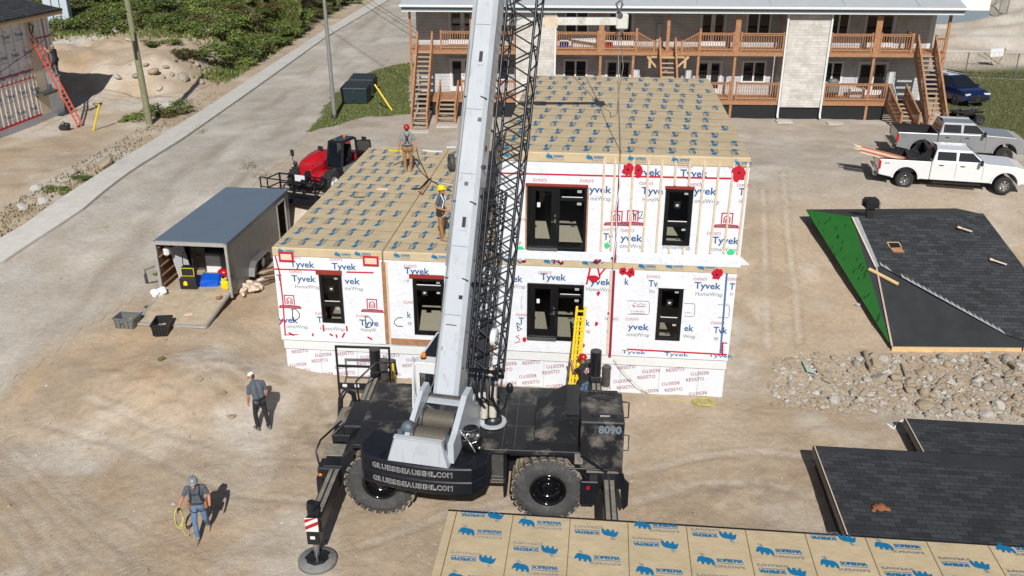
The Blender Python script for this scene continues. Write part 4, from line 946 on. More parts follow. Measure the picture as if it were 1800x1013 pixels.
# side plates of the turntable, winches, rear cover
b = MB()
for x0, x1 in ((.46, .60), (-.62, -.50)):
    b.prism([(x0, -3.05, 2.50), (x0, -3.05, 3.02), (x0, -2.75, 3.12), (x0, -1.85, 3.62), (x0, -1.40, 3.62), (x0, -1.02, 2.92), (x0, -.72, 2.86), (x0, -.20, 3.42), (x0, .05, 3.40), (x0, .40, 2.75), (x0, .30, 2.08), (x0, -1.55, 2.08), (x0, -1.9, 2.52)], (x1-x0, 0, 0))
b.bb(-.5, .46, -2.62, -2.45, 2.85, 2.95); b.bb(-.5, .46, -1.75, -1.55, 3.25, 3.32); b.bb(-.5, .46, -2.0, .2, 2.08, 2.3)
b.prism([(.60, -.65, 2.5), (.60, -.1, 2.5), (.60, -.1, 2.12), (.60, -.65, 2.12)], (.1, 0, 0)); b.lathe([(0, 2.13), (.36, 2.13), (.36, 2.08)], Matrix.Translation((.86, -.42, 0)), 20, 0, False)
b.tube((.605, -1.25, 3.25), (.625, -1.25, 3.25), .09, 16, 0); b.tube((.605, -.55, 2.55), (.615, -.55, 2.55), .08, 14, 1)
sbuild(b, 'turntable_frame', ['crane_grey', 'white_paint'])
b = MB(); b.tube((-.50, -1.50, 3.25), (.46, -1.50, 3.25), .12, 16); sbuild(b, 'boom_pivot', 'steel_dark')
mat('rope_wound', (.13, .115, .09), .6, var=.35, vscale=30, metal=.3)
for y, z, r, rr in ((-2.82, 2.96, .25, .31), (-2.15, 3.05, .24, .29)):
    b = MB(); b.tube((-.36, y, z), (.36, y, z), r, 24, 0)
    for x in np.arange(-.34, .36, .035): b.lathe([(r, -.014), (r+.012, 0), (r, .014)], Matrix.Translation((x, y, z)) @ Matrix.Rotation(R(90), 4, 'Y'), 24, 0)
    for x in (-.42, .36): b.lathe([(0, 0), (rr, 0), (rr, .05), (0, .05)], Matrix.Translation((x, y, z)) @ Matrix.Rotation(R(90), 4, 'Y'), 24, 1, False)
    sbuild(b, 'winch_drum', ['rope_wound', 'steel_dark'])
b = MB(); b.prism([(-.80, -3.16, 3.10), (.36, -3.16, 3.10), (.52, -3.22, 2.47), (-.97, -3.22, 2.47)], (0, .05, 0)); b.bar((-.80, -3.14, 3.11), (.36, -3.14, 3.11), .12, .04)
b.prism([(-.80, -3.16, 3.10), (-.97, -3.22, 2.47), (-.97, -2.9, 2.47), (-.80, -3.0, 3.0)], (.03, 0, 0)); b.prism([(.36, -3.16, 3.10), (.52, -3.22, 2.47), (.52, -2.9, 2.47), (.36, -3.0, 3.0)], (-.03, 0, 0)); sbuild(b, 'rear_cover', 'crane_grey')
b = MB(); b.lathe([(0, .12), (.14, .12), (.16, 0), (.16, -.1), (0, -.1)], Matrix.Translation((-.60, -2.75, 3.12)) @ Matrix.Rotation(R(80), 4, 'X'), 18)
for x in (-.72, .40): b.tube((x, -2.95, 2.75), (x, -2.95, 3.16), .07, 12)
sbuild(b, 'winch_motor', 'slate') if False else None
mat('slate', (.10, .125, .15), .5, var=.2)
sbuild(b, 'winch_motor', 'slate')
b = MB(); rr = random.Random(4); b.lathe([(0, .26), (.18, .26), (.25, .1), (.25, -.28), (0, -.28)], Matrix.Translation((.80, -2.25, 2.74)), 16, 0)
for k in range(16): b.path([(.78+rr.uniform(-.22, .22), -2.3+rr.uniform(-.2, .2), 2.50+rr.uniform(0, .4)), (.80+rr.uniform(-.26, .26), -2.45+rr.uniform(-.1, .2), 2.8+rr.uniform(0, .3)), (.80+rr.uniform(-.25, .25), -2.3+rr.uniform(-.2, .2), 2.5+rr.uniform(0, .3))], rr.uniform(.015, .03), 6, k % 3)
for k in range(8): b.ball((.8+rr.uniform(-.2, .25), -2.42+rr.uniform(-.1, .1), 2.55+rr.uniform(0, .45)), rr.uniform(.04, .075), 8, 5, 1+k % 2)
sbuild(b, 'hydraulic_valves', ['black_metal', 'steel', 'steel_dark'])
b = MB(); b.lathe([(0, 2.62), (.13, 2.62), (.17, 2.56), (.17, 2.30), (.23, 2.26), (.25, 2.19), (.25, 2.13)], Matrix.Translation((.86, -.42, 0)), 20, 0)
for k in range(7): b.path([(.86+rr.uniform(-.1, .1), -.42+rr.uniform(-.1, .1), 2.62), (.86+rr.uniform(-.2, .2), -.4+rr.uniform(-.2, .2), 2.85), (.7+rr.uniform(-.1, .2), -.2+rr.uniform(-.1, .3), 2.6)], .022, 5, k % 2)
sbuild(b, 'slew_motor', ['black_paint', 'dusty_steel'])
# operator's cab on the left, half behind the boom
b = MB(); b.bb(-1.02, -.42, -.86, .95, 2.08, 2.75, 0, .03)
b.bb(-1.02, -.42, -.86, -.80, 2.75, 2.95, 0); b.bb(-1.02, -.93, -.86, -.78, 2.95, 3.55, 0); b.bb(-.50, -.42, -.86, -.78, 2.95, 3.55, 0); b.bb(-1.02, -.42, -.86, -.78, 3.55, 3.78, 0)
b.bb(-.46, -.42, -.78, .95, 2.75, 3.78, 0); b.bb(-1.02, -.42, -.86, .95, 3.78, 3.84, 0, .02); b.bb(-1.02, -.94, .85, .95, 2.75, 3.78); b.bb(-.95, -.5, -.5, .85, 3.841, 3.856, 1)
b.bar((-1.03, -.85, 3.80), (-1.30, -.25, 3.62), .05, .05); b.bar((-1.30, -.25, 3.62), (-1.36, -.22, 2.1), .05, .05); b.bar((-1.03, -.85, 2.62), (-1.33, -.23, 2.75), .03, .04)
cab = sbuild(b, 'operator_cab', ['white_paint', 'mirror_glass'])
b = MB(); b.quad((-.93, -.83, 2.95), (-.50, -.83, 2.95), (-.50, -.83, 3.55), (-.93, -.83, 3.55)); sbuild(b, 'rear_window', 'dark_glass', cab)
b = MB(); b.quad((-1.035, -.84, 2.64), (-1.33, -.24, 2.78), (-1.29, -.25, 3.58), (-1.03, -.84, 3.76), 0); b.quad((-1.04, -.83, 2.12), (-1.35, -.22, 2.12), (-1.33, -.24, 2.72), (-1.035, -.84, 2.6), 1); sbuild(b, 'door', ['mint_glass_tint', 'mirror_glass'], cab)
b = MB(); b.tube((-.88, -.62, 3.84), (-.88, -.62, 3.89), .075, 12, 1); b.lathe([(.06, 3.89), (.06, 3.97), (.03, 4.01), (0, 4.015)], Matrix.Translation((-.88, -.62, 0)), 14, 0); sbuild(b, 'beacon', ['amber', 'black_metal'], cab)
b = MB()
for k in range(7): b.box((-.85+.05*k, -.60, 3.2), (.03, .03, .45), rx=R(4*(k-3)))
sbuild(b, 'seat', 'mint_glass_tint', cab)
# folded lattice jib down the right side of the boom
def lattice(b, x0, x1, y0, y1, t0, t1, taper, n, r=.04, rr=.02, m=0):
    def c(t, i, j):
        k = taper + (1-taper)*(t-t0)/(t1-t0); xm, ym = (x0+x1)/2, (y0+y1)/2
        return bp(t, xm + (x0-xm if i == 0 else x1-xm)*k, ym + (y0-ym if j == 0 else y1-ym)*k)
    for i in (0, 1):
        for j in (0, 1): b.tube(c(t0, i, j), c(t1, i, j), r, 7, m)
    ts = np.linspace(t0, t1, n+1)
    for k in range(n):
        a, d = ts[k], ts[k+1]; e = (a+d)/2
        for (p, q) in (((0, 0), (1, 0)), ((1, 0), (1, 1)), ((1, 1), (0, 1)), ((0, 1), (0, 0))):
            b.tube(c(a, *p), c(e, *q), rr, 5, m, cap=False); b.tube(c(e, *q), c(d, *p), rr, 5, m, cap=False)
b = MB(); lattice(b, .50, 1.28, -.55, .25, .75, 13.5, .84, 16, .036, .021)
for t in (.75, .9): b.bar(bp(t, .5, .2), bp(t, 1.25, .2), .08, .08); b.bar(bp(t, .5, -.5), bp(t, 1.25, -.5), .08, .08)
b.bar(bp(5.2, .31, .1), bp(5.2, .65, .1), .07, .05); b.bar(bp(3.0, .31, .1), bp(3.0, .65, .1), .10, .08)
sbuild(b, 'lattice_jib', 'navy_black') if False else None
mat('navy_black', (.004, .006, .011), .4, var=.2)
sbuild(b, 'lattice_jib', 'navy_black')
b = MB(); lattice(b, .40, .86, -.35, .15, .9, 5.4, .9, 10, .033, .018)
b.bar(bp(.4, .75, -.1), bp(2.2, .75, -.1), .32, .05, 0); sbuild(b, 'jib_tip_section', 'navy_black')
b = MB(); M = Matrix.Translation(bp(1.75, 1.02, .02)) @ Matrix.Rotation(R(90), 4, 'Y') 
b.lathe([(.05, -.08), (.21, -.08), (.24, -.05), (.21, -.01), (.24, .03), (.21, .06), (.05, .06)], M, 22, 0)
b.lathe([(.04, -.06), (.16, -.06), (.18, 0), (.16, .05), (.04, .05)], Matrix.Translation(bp(.85, 1.05, .05)) @ Matrix.Rotation(R(90), 4, 'Y'), 18, 1)
sbuild(b, 'sheave', ['white_paint', 'wood_strip'])
b = MB(); b.bb(.60, .98, -.55, -.15, 2.2, 2.9, 0)
for k in range(9): b.path([bp(.9+.2*rr.random(), .55+.07*k, .1), bp(.3, .6+.08*k+rr.uniform(-.1, .1), .35+rr.uniform(-.1, .2)), (.65+.05*k, -.6+rr.uniform(-.2, .2), 2.7)], .02+.008*(k % 3), 6, k % 2)
b.tube((.72, -.75, 2.4), (.72, -.6, 3.3), .09, 12, 2); b.tube((.92, -.65, 2.4), (.90, -.5, 3.2), .10, 12, 2); b.ball((1.25, -.15, 3.0), (.10, .08, .15), 10, 6, 0); b.path([(1.25, -.15, 3.0), (1.15, -.3, 2.5), (.9, -.3, 2.2)], .02)
sbuild(b, 'hose_bundle', ['black_metal', 'rubber', 'cream_steel']) if False else None
mat('cream_steel', (.50, .47, .40), .5, var=.12)
sbuild(b, 'hose_bundle', ['black_metal', 'rubber', 'cream_steel'])
b = MB(); b.bar(bp(.2, .1, -.55), bp(3.4, .1, -.52), .3, .3); sbuild(b, 'lift_cylinder', 'crane_grey')
# mud guards over the near wheels
b = MB(); b.bb(1.15, 2.9, -.10, .8, 1.88, 1.925, 0, .0); b.build('mudguard', 'black_metal', crane)
# spreader beam on the hook line, slings to the roof
sp = thing('spreader_beam', 'worn white spreader beam hanging from cables above the upper roof', 'spreader beam', (1.5, 28.45, 11.15), R(1))
mat('worn_white', (.60, .59, .56), .6, var=.12, vscale=4, c2=(.30, .24, .17), c2scale=2.5, c2thr=(.55, .75))
b = MB(); b.bb(-2.0, 1.75, -.11, .11, -.10, .12, 0, .015); b.bb(-.55, -.15, -.16, .16, -.16, .16, 1); b.bb(1.62, 1.98, -.16, .16, -.22, .24, 0, .04); b.build('beam', ['worn_white', 'wood_strip'], sp)
b = MB(); b.tube((1.72, -.2, .2), (1.72, .2, .2), .08, 12, 0); b.tube((1.78, -.19, -.25), (1.78, .19, -.25), .07, 12, 0); b.path([(1.7, 0, .3), (1.6, 0, .5), (1.72, 0, .62), (1.8, 0, .5), (1.72, 0, .3)], .03, 6, 0); b.path([(1.7, 0, -.2), (1.62, 0, -.42), (1.74, 0, -.5), (1.84, 0, -.4), (1.78, 0, -.2)], .03, 6, 0); b.build('shackle', ['steel_dark'], sp)
b = MB()
for dx, ex in ((0, -.5), (.08, .15)): b.path([(1.7+dx, 0, .55), (1.7+dx+ex, .3, 6)], .018, 5)
e0 = HF.w((10.61, .15, 7.86)); lo = V3((e0[0]-1.5, e0[1]-28.45, e0[2]-11.15))
b.path([(1.72, 0, -.45), V3((1.72, 0, -.45)).lerp(lo, .5)+V3((-.04, 0, -.05)), lo], .014, 5)
e1 = HF.w((10.60, 5.2, 7.85)); l1 = V3((e1[0]-1.5, e1[1]-28.45, e1[2]-11.15)); b.path([(1.78, 0, -.45), V3((1.95, .3, -1.4)), V3((1.86, .4, -2.2)), l1], .014, 5)
b.build('sling', 'cable_grey', sp)
# guard frame and plant behind the crane's left end
p = gnd(640, 690)
rk = thing('steel_frame', 'black open steel guard frame standing on the dirt in front of the foundation', 'steel frame', CF.w((-3.6, 5.35, 0))[:2] + (gz(*CF.w((-3.6, 5.35, 0))[:2]),), CF.rz)
b = MB(); frame_rect(b, -.95, .75, .45, 1.95, .06, -.03, .03); b.bb(-.89, .69, -.025, .025, 1.22, 1.29); b.bb(-.89, .69, -.02, .02, .51, .66); b.bb(-.95, -.89, -.03, .03, 0, .45); b.bb(.69, .75, -.03, .03, 0, .45)
for x in (-.80, -.42, .0, .28): b.bb(x, x+.14, -.026, -.021, .53, .63, 1)
b.build('frame', ['black_metal', 'white_paint'], rk)
p = gnd(683, 664); gn = thing('generator', 'small yellow framed generator by the foundation, behind the crane deck', 'generator', p, R(-4))
b = MB()
for x in (-.25, .25):
    for y in (-.2, .2): b.bar((x, y, 0), (x*.9, y*.9, .62), .06, .06)
b.bb(-.27, .27, -.22, .22, .08, .14); b.build('frame', 'yellow_paint', gn)
b = MB(); b.bb(-.24, .24, -.2, .2, .6, .72, 0, .03); b.bb(-.17, .17, -.15, .15, .14, .55, 1, .03); b.bb(-.1, .1, -.17, -.15, .3, .42, 2); b.build('engine', ['dusty_steel', 'plastic_grey', 'white_paint'], gn)
# ---------------------------------------------------------------- the finished flats behind, with their wooden galleries
BF = Frame(0, 54, 2.6, R(-2))
mat('siding_grey', (.30, .295, .29), .7, var=.05, vscale=2)
mat('siding_light', (.60, .61, .62), .6, var=.05)
mat('roof_metal', (.42, .445, .47), .45, var=.06, vscale=1.5)
mat('fascia_blue', (.16, .205, .235), .6, var=.06)
mat('stone_clad', (.50, .475, .445), .85, var=.1, vscale=8)
mat('skirt_black', (.010, .011, .014), .5, var=.2)
mat('concrete_pad', (.5, .47, .42), .9, var=.15)
def brickify(name, c1, c2, cm, sx, sy, mortar=.012, rot=None, rough=.9, off=.5):
    m = MATS[name]; n = m.node_tree; L = n.links.new; p = n.nodes['Principled BSDF']
    tc = n.nodes.new('ShaderNodeTexCoord'); mp = n.nodes.new('ShaderNodeMapping'); L(tc.outputs['Object'], mp.inputs[0])
    if rot: mp.inputs['Rotation'].default_value = rot
    b = n.nodes.new('ShaderNodeTexBrick'); L(mp.outputs[0], b.inputs[0]); b.inputs['Color1'].default_value = (*c1, 1); b.inputs['Color2'].default_value = (*c2, 1); b.inputs['Mortar'].default_value = (*cm, 1)
    b.inputs['Scale'].default_value = 1; b.inputs['Brick Width'].default_value = sx; b.inputs['Row Height'].default_value = sy; b.inputs['Mortar Size'].default_value = mortar; b.offset = off
    no = n.nodes.new('ShaderNodeTexNoise'); no.inputs['Scale'].default_value = 1.3; no.inputs['Detail'].default_value = 9; no.inputs['Roughness'].default_value = .75; L(tc.outputs['Object'], no.inputs[0])
    mr = n.nodes.new('ShaderNodeMapRange'); mr.inputs[1].default_value = .3; mr.inputs[2].default_value = .7; mr.inputs[3].default_value = .75; mr.inputs[4].default_value = 1.3; L(no.outputs[0], mr.inputs[0])
    x = n.nodes.new('ShaderNodeMix'); x.data_type = 'RGBA'; x.blend_type = 'MULTIPLY'; x.inputs[0].default_value = 1; L(b.outputs[0], x.inputs[6]); L(mr.outputs[0], x.inputs[7]); L(x.outputs[2], p.inputs['Base Color'])
    bu = n.nodes.new('ShaderNodeBump'); bu.inputs['Strength'].default_value = .5; bu.inputs['Distance'].default_value = .02; L(b.outputs[1], bu.inputs['Height']); bu.invert = True; L(bu.outputs[0], p.inputs['Normal'])
    p.inputs['Roughness'].default_value = rough
brickify('stone_clad', (.56, .535, .50), (.46, .435, .405), (.40, .38, .355), .9, .16, .006, rot=(R(90), 0, 0))
brickify('siding_grey', (.45, .455, .465), (.43, .435, .445), (.31, .313, .32), 40, .2, .012, rot=(R(90), 0, 0))
apt = thing('apartment_building', 'two storey grey apartment building with wooden galleries and stairs, behind the house', 'building', BF.o, BF.rz)
XL, XR, WY, D1, D2, EV = -5.8, 24.6, 1.8, 1.1, 3.9, 6.1
b = MB(); b.bb(XL, XR, WY, 12, .85, 6.3); b.build('wall', 'siding_grey', apt)
b = MB(); b.bb(24.601, 24.63, WY+.02, 12, .85, 6.2); b.bb(24.3, 24.6, WY-.025, WY-.002, .85, 6.1); b.build('corner_trim', 'siding_light', apt)
b = MB(); b.bb(XL, XR, WY-.3, 11.9, -.6, .85); b.bb(-4.8, 21.8, .1, .16, -.6, .80); b.build('foundation_skirt', 'skirt_black', apt)
b = MB(); b.prism([(-6.35, -.62, 6.30), (25.2, -.62, 6.30), (25.2, 6.9, 8.6), (-6.35, 6.9, 8.6)], (0, 0, .12), 0); b.prism([(-6.35, 14.4, 6.30), (25.2, 14.4, 6.30), (25.2, 6.9, 8.6), (-6.35, 6.9, 8.6)], (0, 0, .12), 0)
for x in np.arange(-6, 25, 4.1): b.bar((x, -.5, 6.46), (x, 6.8, 8.7), .05, .05, 0)
ro = b.build('roof', 'roof_metal', apt)
b = MB(); b.bb(-6.3, 25.15, -.50, -.44, 6.08, 6.34, 0); b.bb(-6.3, 25.15, -.44, 1.9, 6.08, 6.12, 0); b.build('fascia', 'fascia_blue', apt)
b = MB(); b.bb(-6.40, 25.25, -.70, -.50, 6.30, 6.43, 0, .02); b.bb(-6.3, 25.15, -.52, -.43, 6.04, 6.09, 0); b.bar((25.2, -.6, 6.3), (25.0, .1, 6.0), .06, .06); b.build('gutter', 'white_paint', apt)
for x0, x1 in ((.20, 2.42), (15.70, 18.0)):
    b = MB(); b.bb(x0, x1, -.04, 1.85, .72, 6.08); b.build('stone_panel', 'stone_clad', apt)
for x in (2.46, 15.60, 18.06):
    b = MB(); b.bb(x-.05, x+.05, -.16, -.05, .25, 6.15); b.bar((x, -.11, .30), (x-.02, -.30, .12), .1, .1); b.build('downspout', 'white_paint', apt)
def a_window(x0, x1, z0, z1):
    f = MB(); frame_rect(f, x0, x1, z0, z1, .11, WY-.06, WY-.001); f.bb((x0+x1)/2-.05, (x0+x1)/2+.05, WY-.055, WY-.001, z0+.11, z1-.11)
    o = f.build('window', 'white_paint', apt); g = MB(); g.bb(x0+.1, x1-.1, WY-.03, WY-.003, z0+.1, z1-.1); g.build('pane', 'mirror_glass', o)
def a_door(x0, x1, z0, z1):
    f = MB(); frame_rect(f, x0, x1, z0, z1, .13, WY-.06, WY-.001); m = x0+(x1-x0)*.5; f.bb(m-.12, m+.12, WY-.055, WY-.001, z0+.13, z1-.13); f.bb(x0+.13, x1-.13, WY-.05, WY-.001, z0+.13, z0+.30)
    o = f.build('door', 'siding_light', apt); g = MB(); g.bb(x0+.2, m-.14, WY-.04, WY-.003, z0+.32, z1-.2); g.bb(m+.14, x1-.2, WY-.04, WY-.003, z0+.32, z1-.2); g.build('pane', 'mirror_glass', o)
    h = MB(); h.tube((m+.02, WY-.10, z0+1.0), (m+.02, WY-.05, z0+1.0), .035, 8); h.tube((m+.02, WY-.10, z0+1.15), (m+.02, WY-.05, z0+1.15), .03, 8); h.build('handle', 'steel_dark', o)
for dz in (0, -2.8):
    zt = 5.9+dz; zd = D2+.03+dz
    a_door(-3.87, -2.2, zd, zt); a_window(3.0, 4.45, zd+.65, zt); a_door(5.5, 7.1, zd, zt); a_door(10.95, 12.5, zd, zt); a_window(13.65, 15.1, zd+.65, zt); a_window(18.4, 19.65, zd+.65, zt); a_door(20.5, 22.3, zd, zt); a_window(-1.6, -.3, zd+.65, zt)
def deck(x0, x1, z, y0=0, joist=True):
    b = MB(); b.bb(x0, x1, y0, y0+.04, z-.27, z-.03); b.bb(x0, x1, y0-.03, WY-.07, z-.03, z)
    for x in np.arange(x0+.3, x1, .4): b.bb(x-.02, x+.02, y0+.05, WY-.07, z-.24, z-.03)
    b.build('gallery_deck', 'wood_orange', apt)
deck(-5.95, .18, D2); deck(2.52, 15.54, D2); deck(18.12, 24.75, D2); deck(-4.85, .18, D1); deck(2.52, 7.3, D1); deck(10.8, 15.54, D1); deck(18.12, 21.8, D1)
for x, z0, z1, w in ((-5.93, -.3, 6.1, .12), (5.1, .0, 6.08, .29), (12.85, .0, 6.08, .30), (20.76, 0, 6.08, .34), (24.70, -.3, 6.1, .15), (8.92, 1.5, 6.08, .18), (-2.4, 3.9, 6.08, .16), (-1.3, -.1, 3.65, .15), (7.0, -.2, 3.65, .14), (10.75, -.2, 3.65, .14)):
    b = MB(); b.bb(x-w/2, x+w/2, .045, .045+min(w, .16), z0, D2-.28) if w > .25 and False else b.bb(x-w/2, x+w/2, -.045 if w > .2 else .05, .02 if w > .2 else .16, max(z0, D2-.27 if w > .2 else z0), z1)
    if w > .2: b.bb(x-.07, x+.07, .045, .17, -.2, D2-.28)
    b.build('post', 'wood_orange', apt)
def railing(p, q, h=1.0, m='wood_orange'):
    p, q = V3(p), V3(q); u = V3((0, 0, 1)); b = MB(); d = q-p; n = max(2, int(d.length/.135))
    b.bar(p+u*h, q+u*h, .13, .04); b.bar(p+u*(h-.07), q+u*(h-.07), .04, .08); b.bar(p+u*.10, q+u*.10, .04, .08)
    for k in range(n+1):
        t = k/n; c = p + d*t; b.bar(c+u*.08, c+u*(h-.04), .035, .035)
    for c in (p, q): b.bar(c, c+u*(h+.08), .09, .09)
    b.build('railing', m, apt)
def rail2(x0, x1, z): railing((x0, .03, z), (x1, .03, z))
rail2(-4.15, .1, D2); rail2(2.56, 4.9, D2); rail2(5.3, 7.1, D2); railing((7.1, .03, D2), (8.15, .03, D2-.02), .98) if False else None
for xa, xb, xc in ((7.12, 8.15, 8.6), (10.75, 9.75, 9.25)):
    b = MB(); u = V3((0, 0, 1))
    for k in range(9): t = k/8; x = xa+(xb-xa)*t; z = D2+1.02-.55*t; b.bb(x-.018, x+.018, .03, .065, D2+.05, z)
    b.bar((xa, .05, D2+1.05), (xb, .05, D2+.50), .12, .05); b.bar((xb, .05, D2+.52), (xc, .05, D2+.52), .10, .05); b.bb(xb-.05, xb+.05, .0, .1, D2, D2+.58); b.bb(xa-.06, xa+.06, -.02, .1, D2, D2+1.25)
    for k in range(4): x = xb+(xc-xb)*(k+.5)/4; b.bb(x-.018, x+.018, .03, .065, D2, D2+.5)
    b.build('railing', 'wood_orange', apt)
rail2(10.78, 12.65, D2); rail2(13.1, 15.5, D2); rail2(18.2, 20.5, D2); rail2(21.0, 22.75, D2); railing((22.8, .05, D2), (22.8, 1.0, D2), 1.0)
rail2(13.1, 15.5, D1); rail2(10.85, 12.7, D1); rail2(18.2, 21.75, D1); rail2(3, 6.9, D1); rail2(-3.0, .1, D1)
def stair(x0, x1, ztop, yfoot, n, label=None, rails=True, ytop=-.02):
    b = MB()
    def P(t): return ytop + (yfoot-ytop)*t, ztop*(1-t)
    for x in (x0, x1):
        (ya, za), (yb, zb) = P(0), P(1); b.bar((x, ya, za-.12), (x, yb, zb+.0), .05, .30)
    for k in range(n):
        y, z = P((k+.5)/n); b.bb(x0+.03, x1-.03, y-.15, y+.13, z-.03, z+.015, 1)
    o = b.build('stair', ['wood_orange', 'wood_grey'], apt, label)
    if rails:
        for x in (x0, x1):
            b = MB(); (ya, za), (yb, zb) = P(0), P(1); b.bar((x, ya, za+.95), (x, yb, zb+.95), .10, .05); b.bar((x, ya, za+.85), (x, yb, zb+.85), .04, .09)
            b.bb(x-.05, x+.05, yb-.05, yb+.05, -.3, zb+1.05); b.bb(x-.05, x+.05, ya-.05, ya+.05, za-.2, za+1.05)
            m = int((ya-yb)/.15)
            for k in range(1, m): t = k/m; y, z = P(t); b.bb(x-.018, x+.018, y-.018, y+.018, z+.0, z+.9)
            b.build('handrail', 'wood_orange', o)
stair(-5.50, -4.65, D2-.05, -3.65, 17); stair(-4.25, -3.2, D1-.03, -2.3, 6); stair(8.45, 9.35, D2-.3, -3.4, 16); stair(23.05, 24.05, D2-.05, -3.4, 17); stair(21.85, 22.85, D1-.03, -2.6, 7)
railing((-5.9, .0, D2), (-5.55, -.0, D2), .7); railing((24.1, .1, D2), (24.65, .1, D2), .8)
b = MB()
for x in (7.8, 10.2): b.bar((8.9+(x-8.9)*.45, .1, D2-1.0), (x, .1, D2-.35), .12, .1); b.bb(min(x, 8.9), max(x, 8.9), .06, .16, D2-.42, D2-.30); b.bb(8.9+(x-8.9)*.85-.07, 8.9+(x-8.9)*.85+.07, .06, .2, D2-1.0, D2-.3)
b.bb(8.4, 9.4, -.6, 0, D2-.34, D2-.28); b.build('brace', 'wood_new', apt)
b = MB(); b.bb(8.45, 8.72, WY-.2, WY-.05, 3.9, 5.2); b.build('divider_screen', 'roof_metal', apt)
for x0, x1, y in ((-5.6, -4.5, -4.0), (-4.2, -3.0, -2.75), (15.4, 16.3, -.8), (18.3, 19.2, -.9)):
    b = MB(); p = BF.w((x0, y, 0)); b.bb(x0, x1, y-.35, y+.35, gz(*p[:2])-2.6-.02, gz(*p[:2])-2.6+.06); b.build('footing_slab', 'concrete_pad', apt)
for x in (7.5, 10.1, 16.4, 18.9): pass
# belongings on the galleries
def on_deck(name, label, cat, x, y, z, rz=0): p = BF.w((x, y, z)); return thing(name, label, cat, p, BF.rz+rz)
t = on_deck('folding_chair', 'white folding chair with teal fabric on the lower gallery by the right stairs', 'chair', 22.2, .4, D1, R(25))
b = MB()
for s in (-.25, .25): b.bar((s, -.3, 0), (s, .25, .95), .03, .03); b.bar((s, .3, 0), (s, -.3, .45), .03, .03)
b.bar((-.25, .25, .95), (.25, .25, .95), .03, .03); b.build('frame', 'white_paint', t)
b = MB(); b.quad((-.24, -.28, .44), (.24, -.28, .44), (.24, .06, .42), (-.24, .06, .42)); b.build('seat', 'teal_fabric', t) if 'teal_fabric' in MATS else None
mat('teal_fabric', (.02, .26, .25), .8, var=.1); b.build('seat', 'teal_fabric', t)
b = MB(); b.quad((-.24, .06, .55), (.24, .06, .55), (.24, .24, .93), (-.24, .24, .93)); b.build('backrest', 'plastic_grey', t)
def toy(label, x, col_, z=D2, kind='toy_box', s=(.5, .3, .35), cat='toy'):
    t = on_deck(kind, label, cat, x, 1.1, z, R(random.uniform(-15, 15))); b = MB(); b.box((0, 0, s[2]/2), s, bev=.06); b.build('body', col_, t); b = MB(); b.box((0, 0, s[2]+.02), (s[0]*1.04, s[1]*1.04, .05), bev=.02); b.build('lid', 'white_paint', t)
toy('blue plastic toy bin behind the upper gallery railing, left of the middle stairs', 3.0, 'plastic_blue'); toy('red plastic toy bin beside an orange post on the upper gallery', 5.6, 'bright_red')
toy('long white and green chest behind the upper gallery railing', 4.2, 'white_paint', s=(1.5, .4, .45), kind='storage_chest', cat='chest')
toy('pale storage chest behind the lower right gallery railing', 20.4, 'siding_light', D1, 'storage_chest', (.9, .5, .5), 'chest')
for x, lab in ((7.35, 'white gathered curtain hanging by the lower left gallery door behind the cables'), (10.5, 'white folded cloth at the end of the lower gallery right of the middle stairs'), (22.4, 'white curtain hanging by the lower right gallery door')):
    t = on_deck('curtain', lab, 'curtain', x, 1.3, D1, 0); b = MB(); pts = [(.04*math.sin(k*2.1)+.03*k-.3, .08*math.cos(k*1.7)) for k in range(18)]
    for (xa, ya), (xc, yc) in zip(pts[:-1], pts[1:]): b.quad((xa, ya, .1), (xc, yc, .1), (xc*.8, yc, 1.5), (xa*.8, ya, 1.5))
    b.build('cloth', 'white_paint', t)
t = on_deck('barbecue', 'dark covered barbecue on the lower right gallery', 'barbecue', 19.0, 1.2, D1); b = MB(); b.box((0, 0, .5), (.7, .45, .75), bev=.08); b.ball((0, 0, .9), (.33, .22, .2), 12, 6); b.build('cover', 'plastic_grey', t)
# ---------------------------------------------------------------- vehicles
mat('truck_white', (.70, .71, .72), .22, var=.03, coat=.6)
mat('truck_silver', (.30, .31, .325), .24, metal=.25, var=.04, coat=.5)
mat('car_blue', (.006, .018, .085), .2, metal=.3, var=.05, coat=.8)
mat('tyre_black', (.022, .022, .023), .85, var=.2)
mat('lamp_red', (.50, .006, .01), .2, var=.02, coat=.5)
mat('lamp_clear', (.62, .65, .68), .1, var=.05, coat=.5)
def car_wheel(t, x, y, r, w, s, rim='chrome', spokes=8):
    o = MB(); M = Matrix.Translation((x, y, r)) @ Matrix.Rotation(R(90*s), 4, 'X')
    o.lathe([(r*.60, -.02), (r*.56, -.01), (r*.54, -.06), (r*.16, -.03), (0, -.02)], M, 24)
    for k in range(spokes):
        a = 2*math.pi*k/spokes; o.bar(M @ V3((r*.12*math.cos(a), r*.12*math.sin(a), .0)), M @ V3((r*.55*math.cos(a), r*.55*math.sin(a), .0)), r*.15, .03, 0)
    wh = o.build('wheel', rim, t)
    q = MB(); q.lathe([(r*.58, -.02), (r*.66, .015), (r*.92, .015), (r, -.04), (r, -w+.04), (r*.92, -w), (r*.58, -w)], M, 28); q.lathe([(r*.55, -.05), (0, -.08)], M, 20)
    for k in range(30):
        a = 2*math.pi*k/30; q.bar(M @ V3((r*1.005*math.cos(a), r*1.005*math.sin(a), -.05)), M @ V3((r*1.005*math.cos(a+.06), r*1.005*math.sin(a+.06), -w+.05)), .02, .02)
    q.build('tyre', 'tyre_black', wh)
def arch(cx, r, zb, n=9): return [(cx + r*math.cos(math.pi - math.pi*k/n) , zb + r*1.0*math.sin(math.pi*k/n)) for k in range(n+1)]
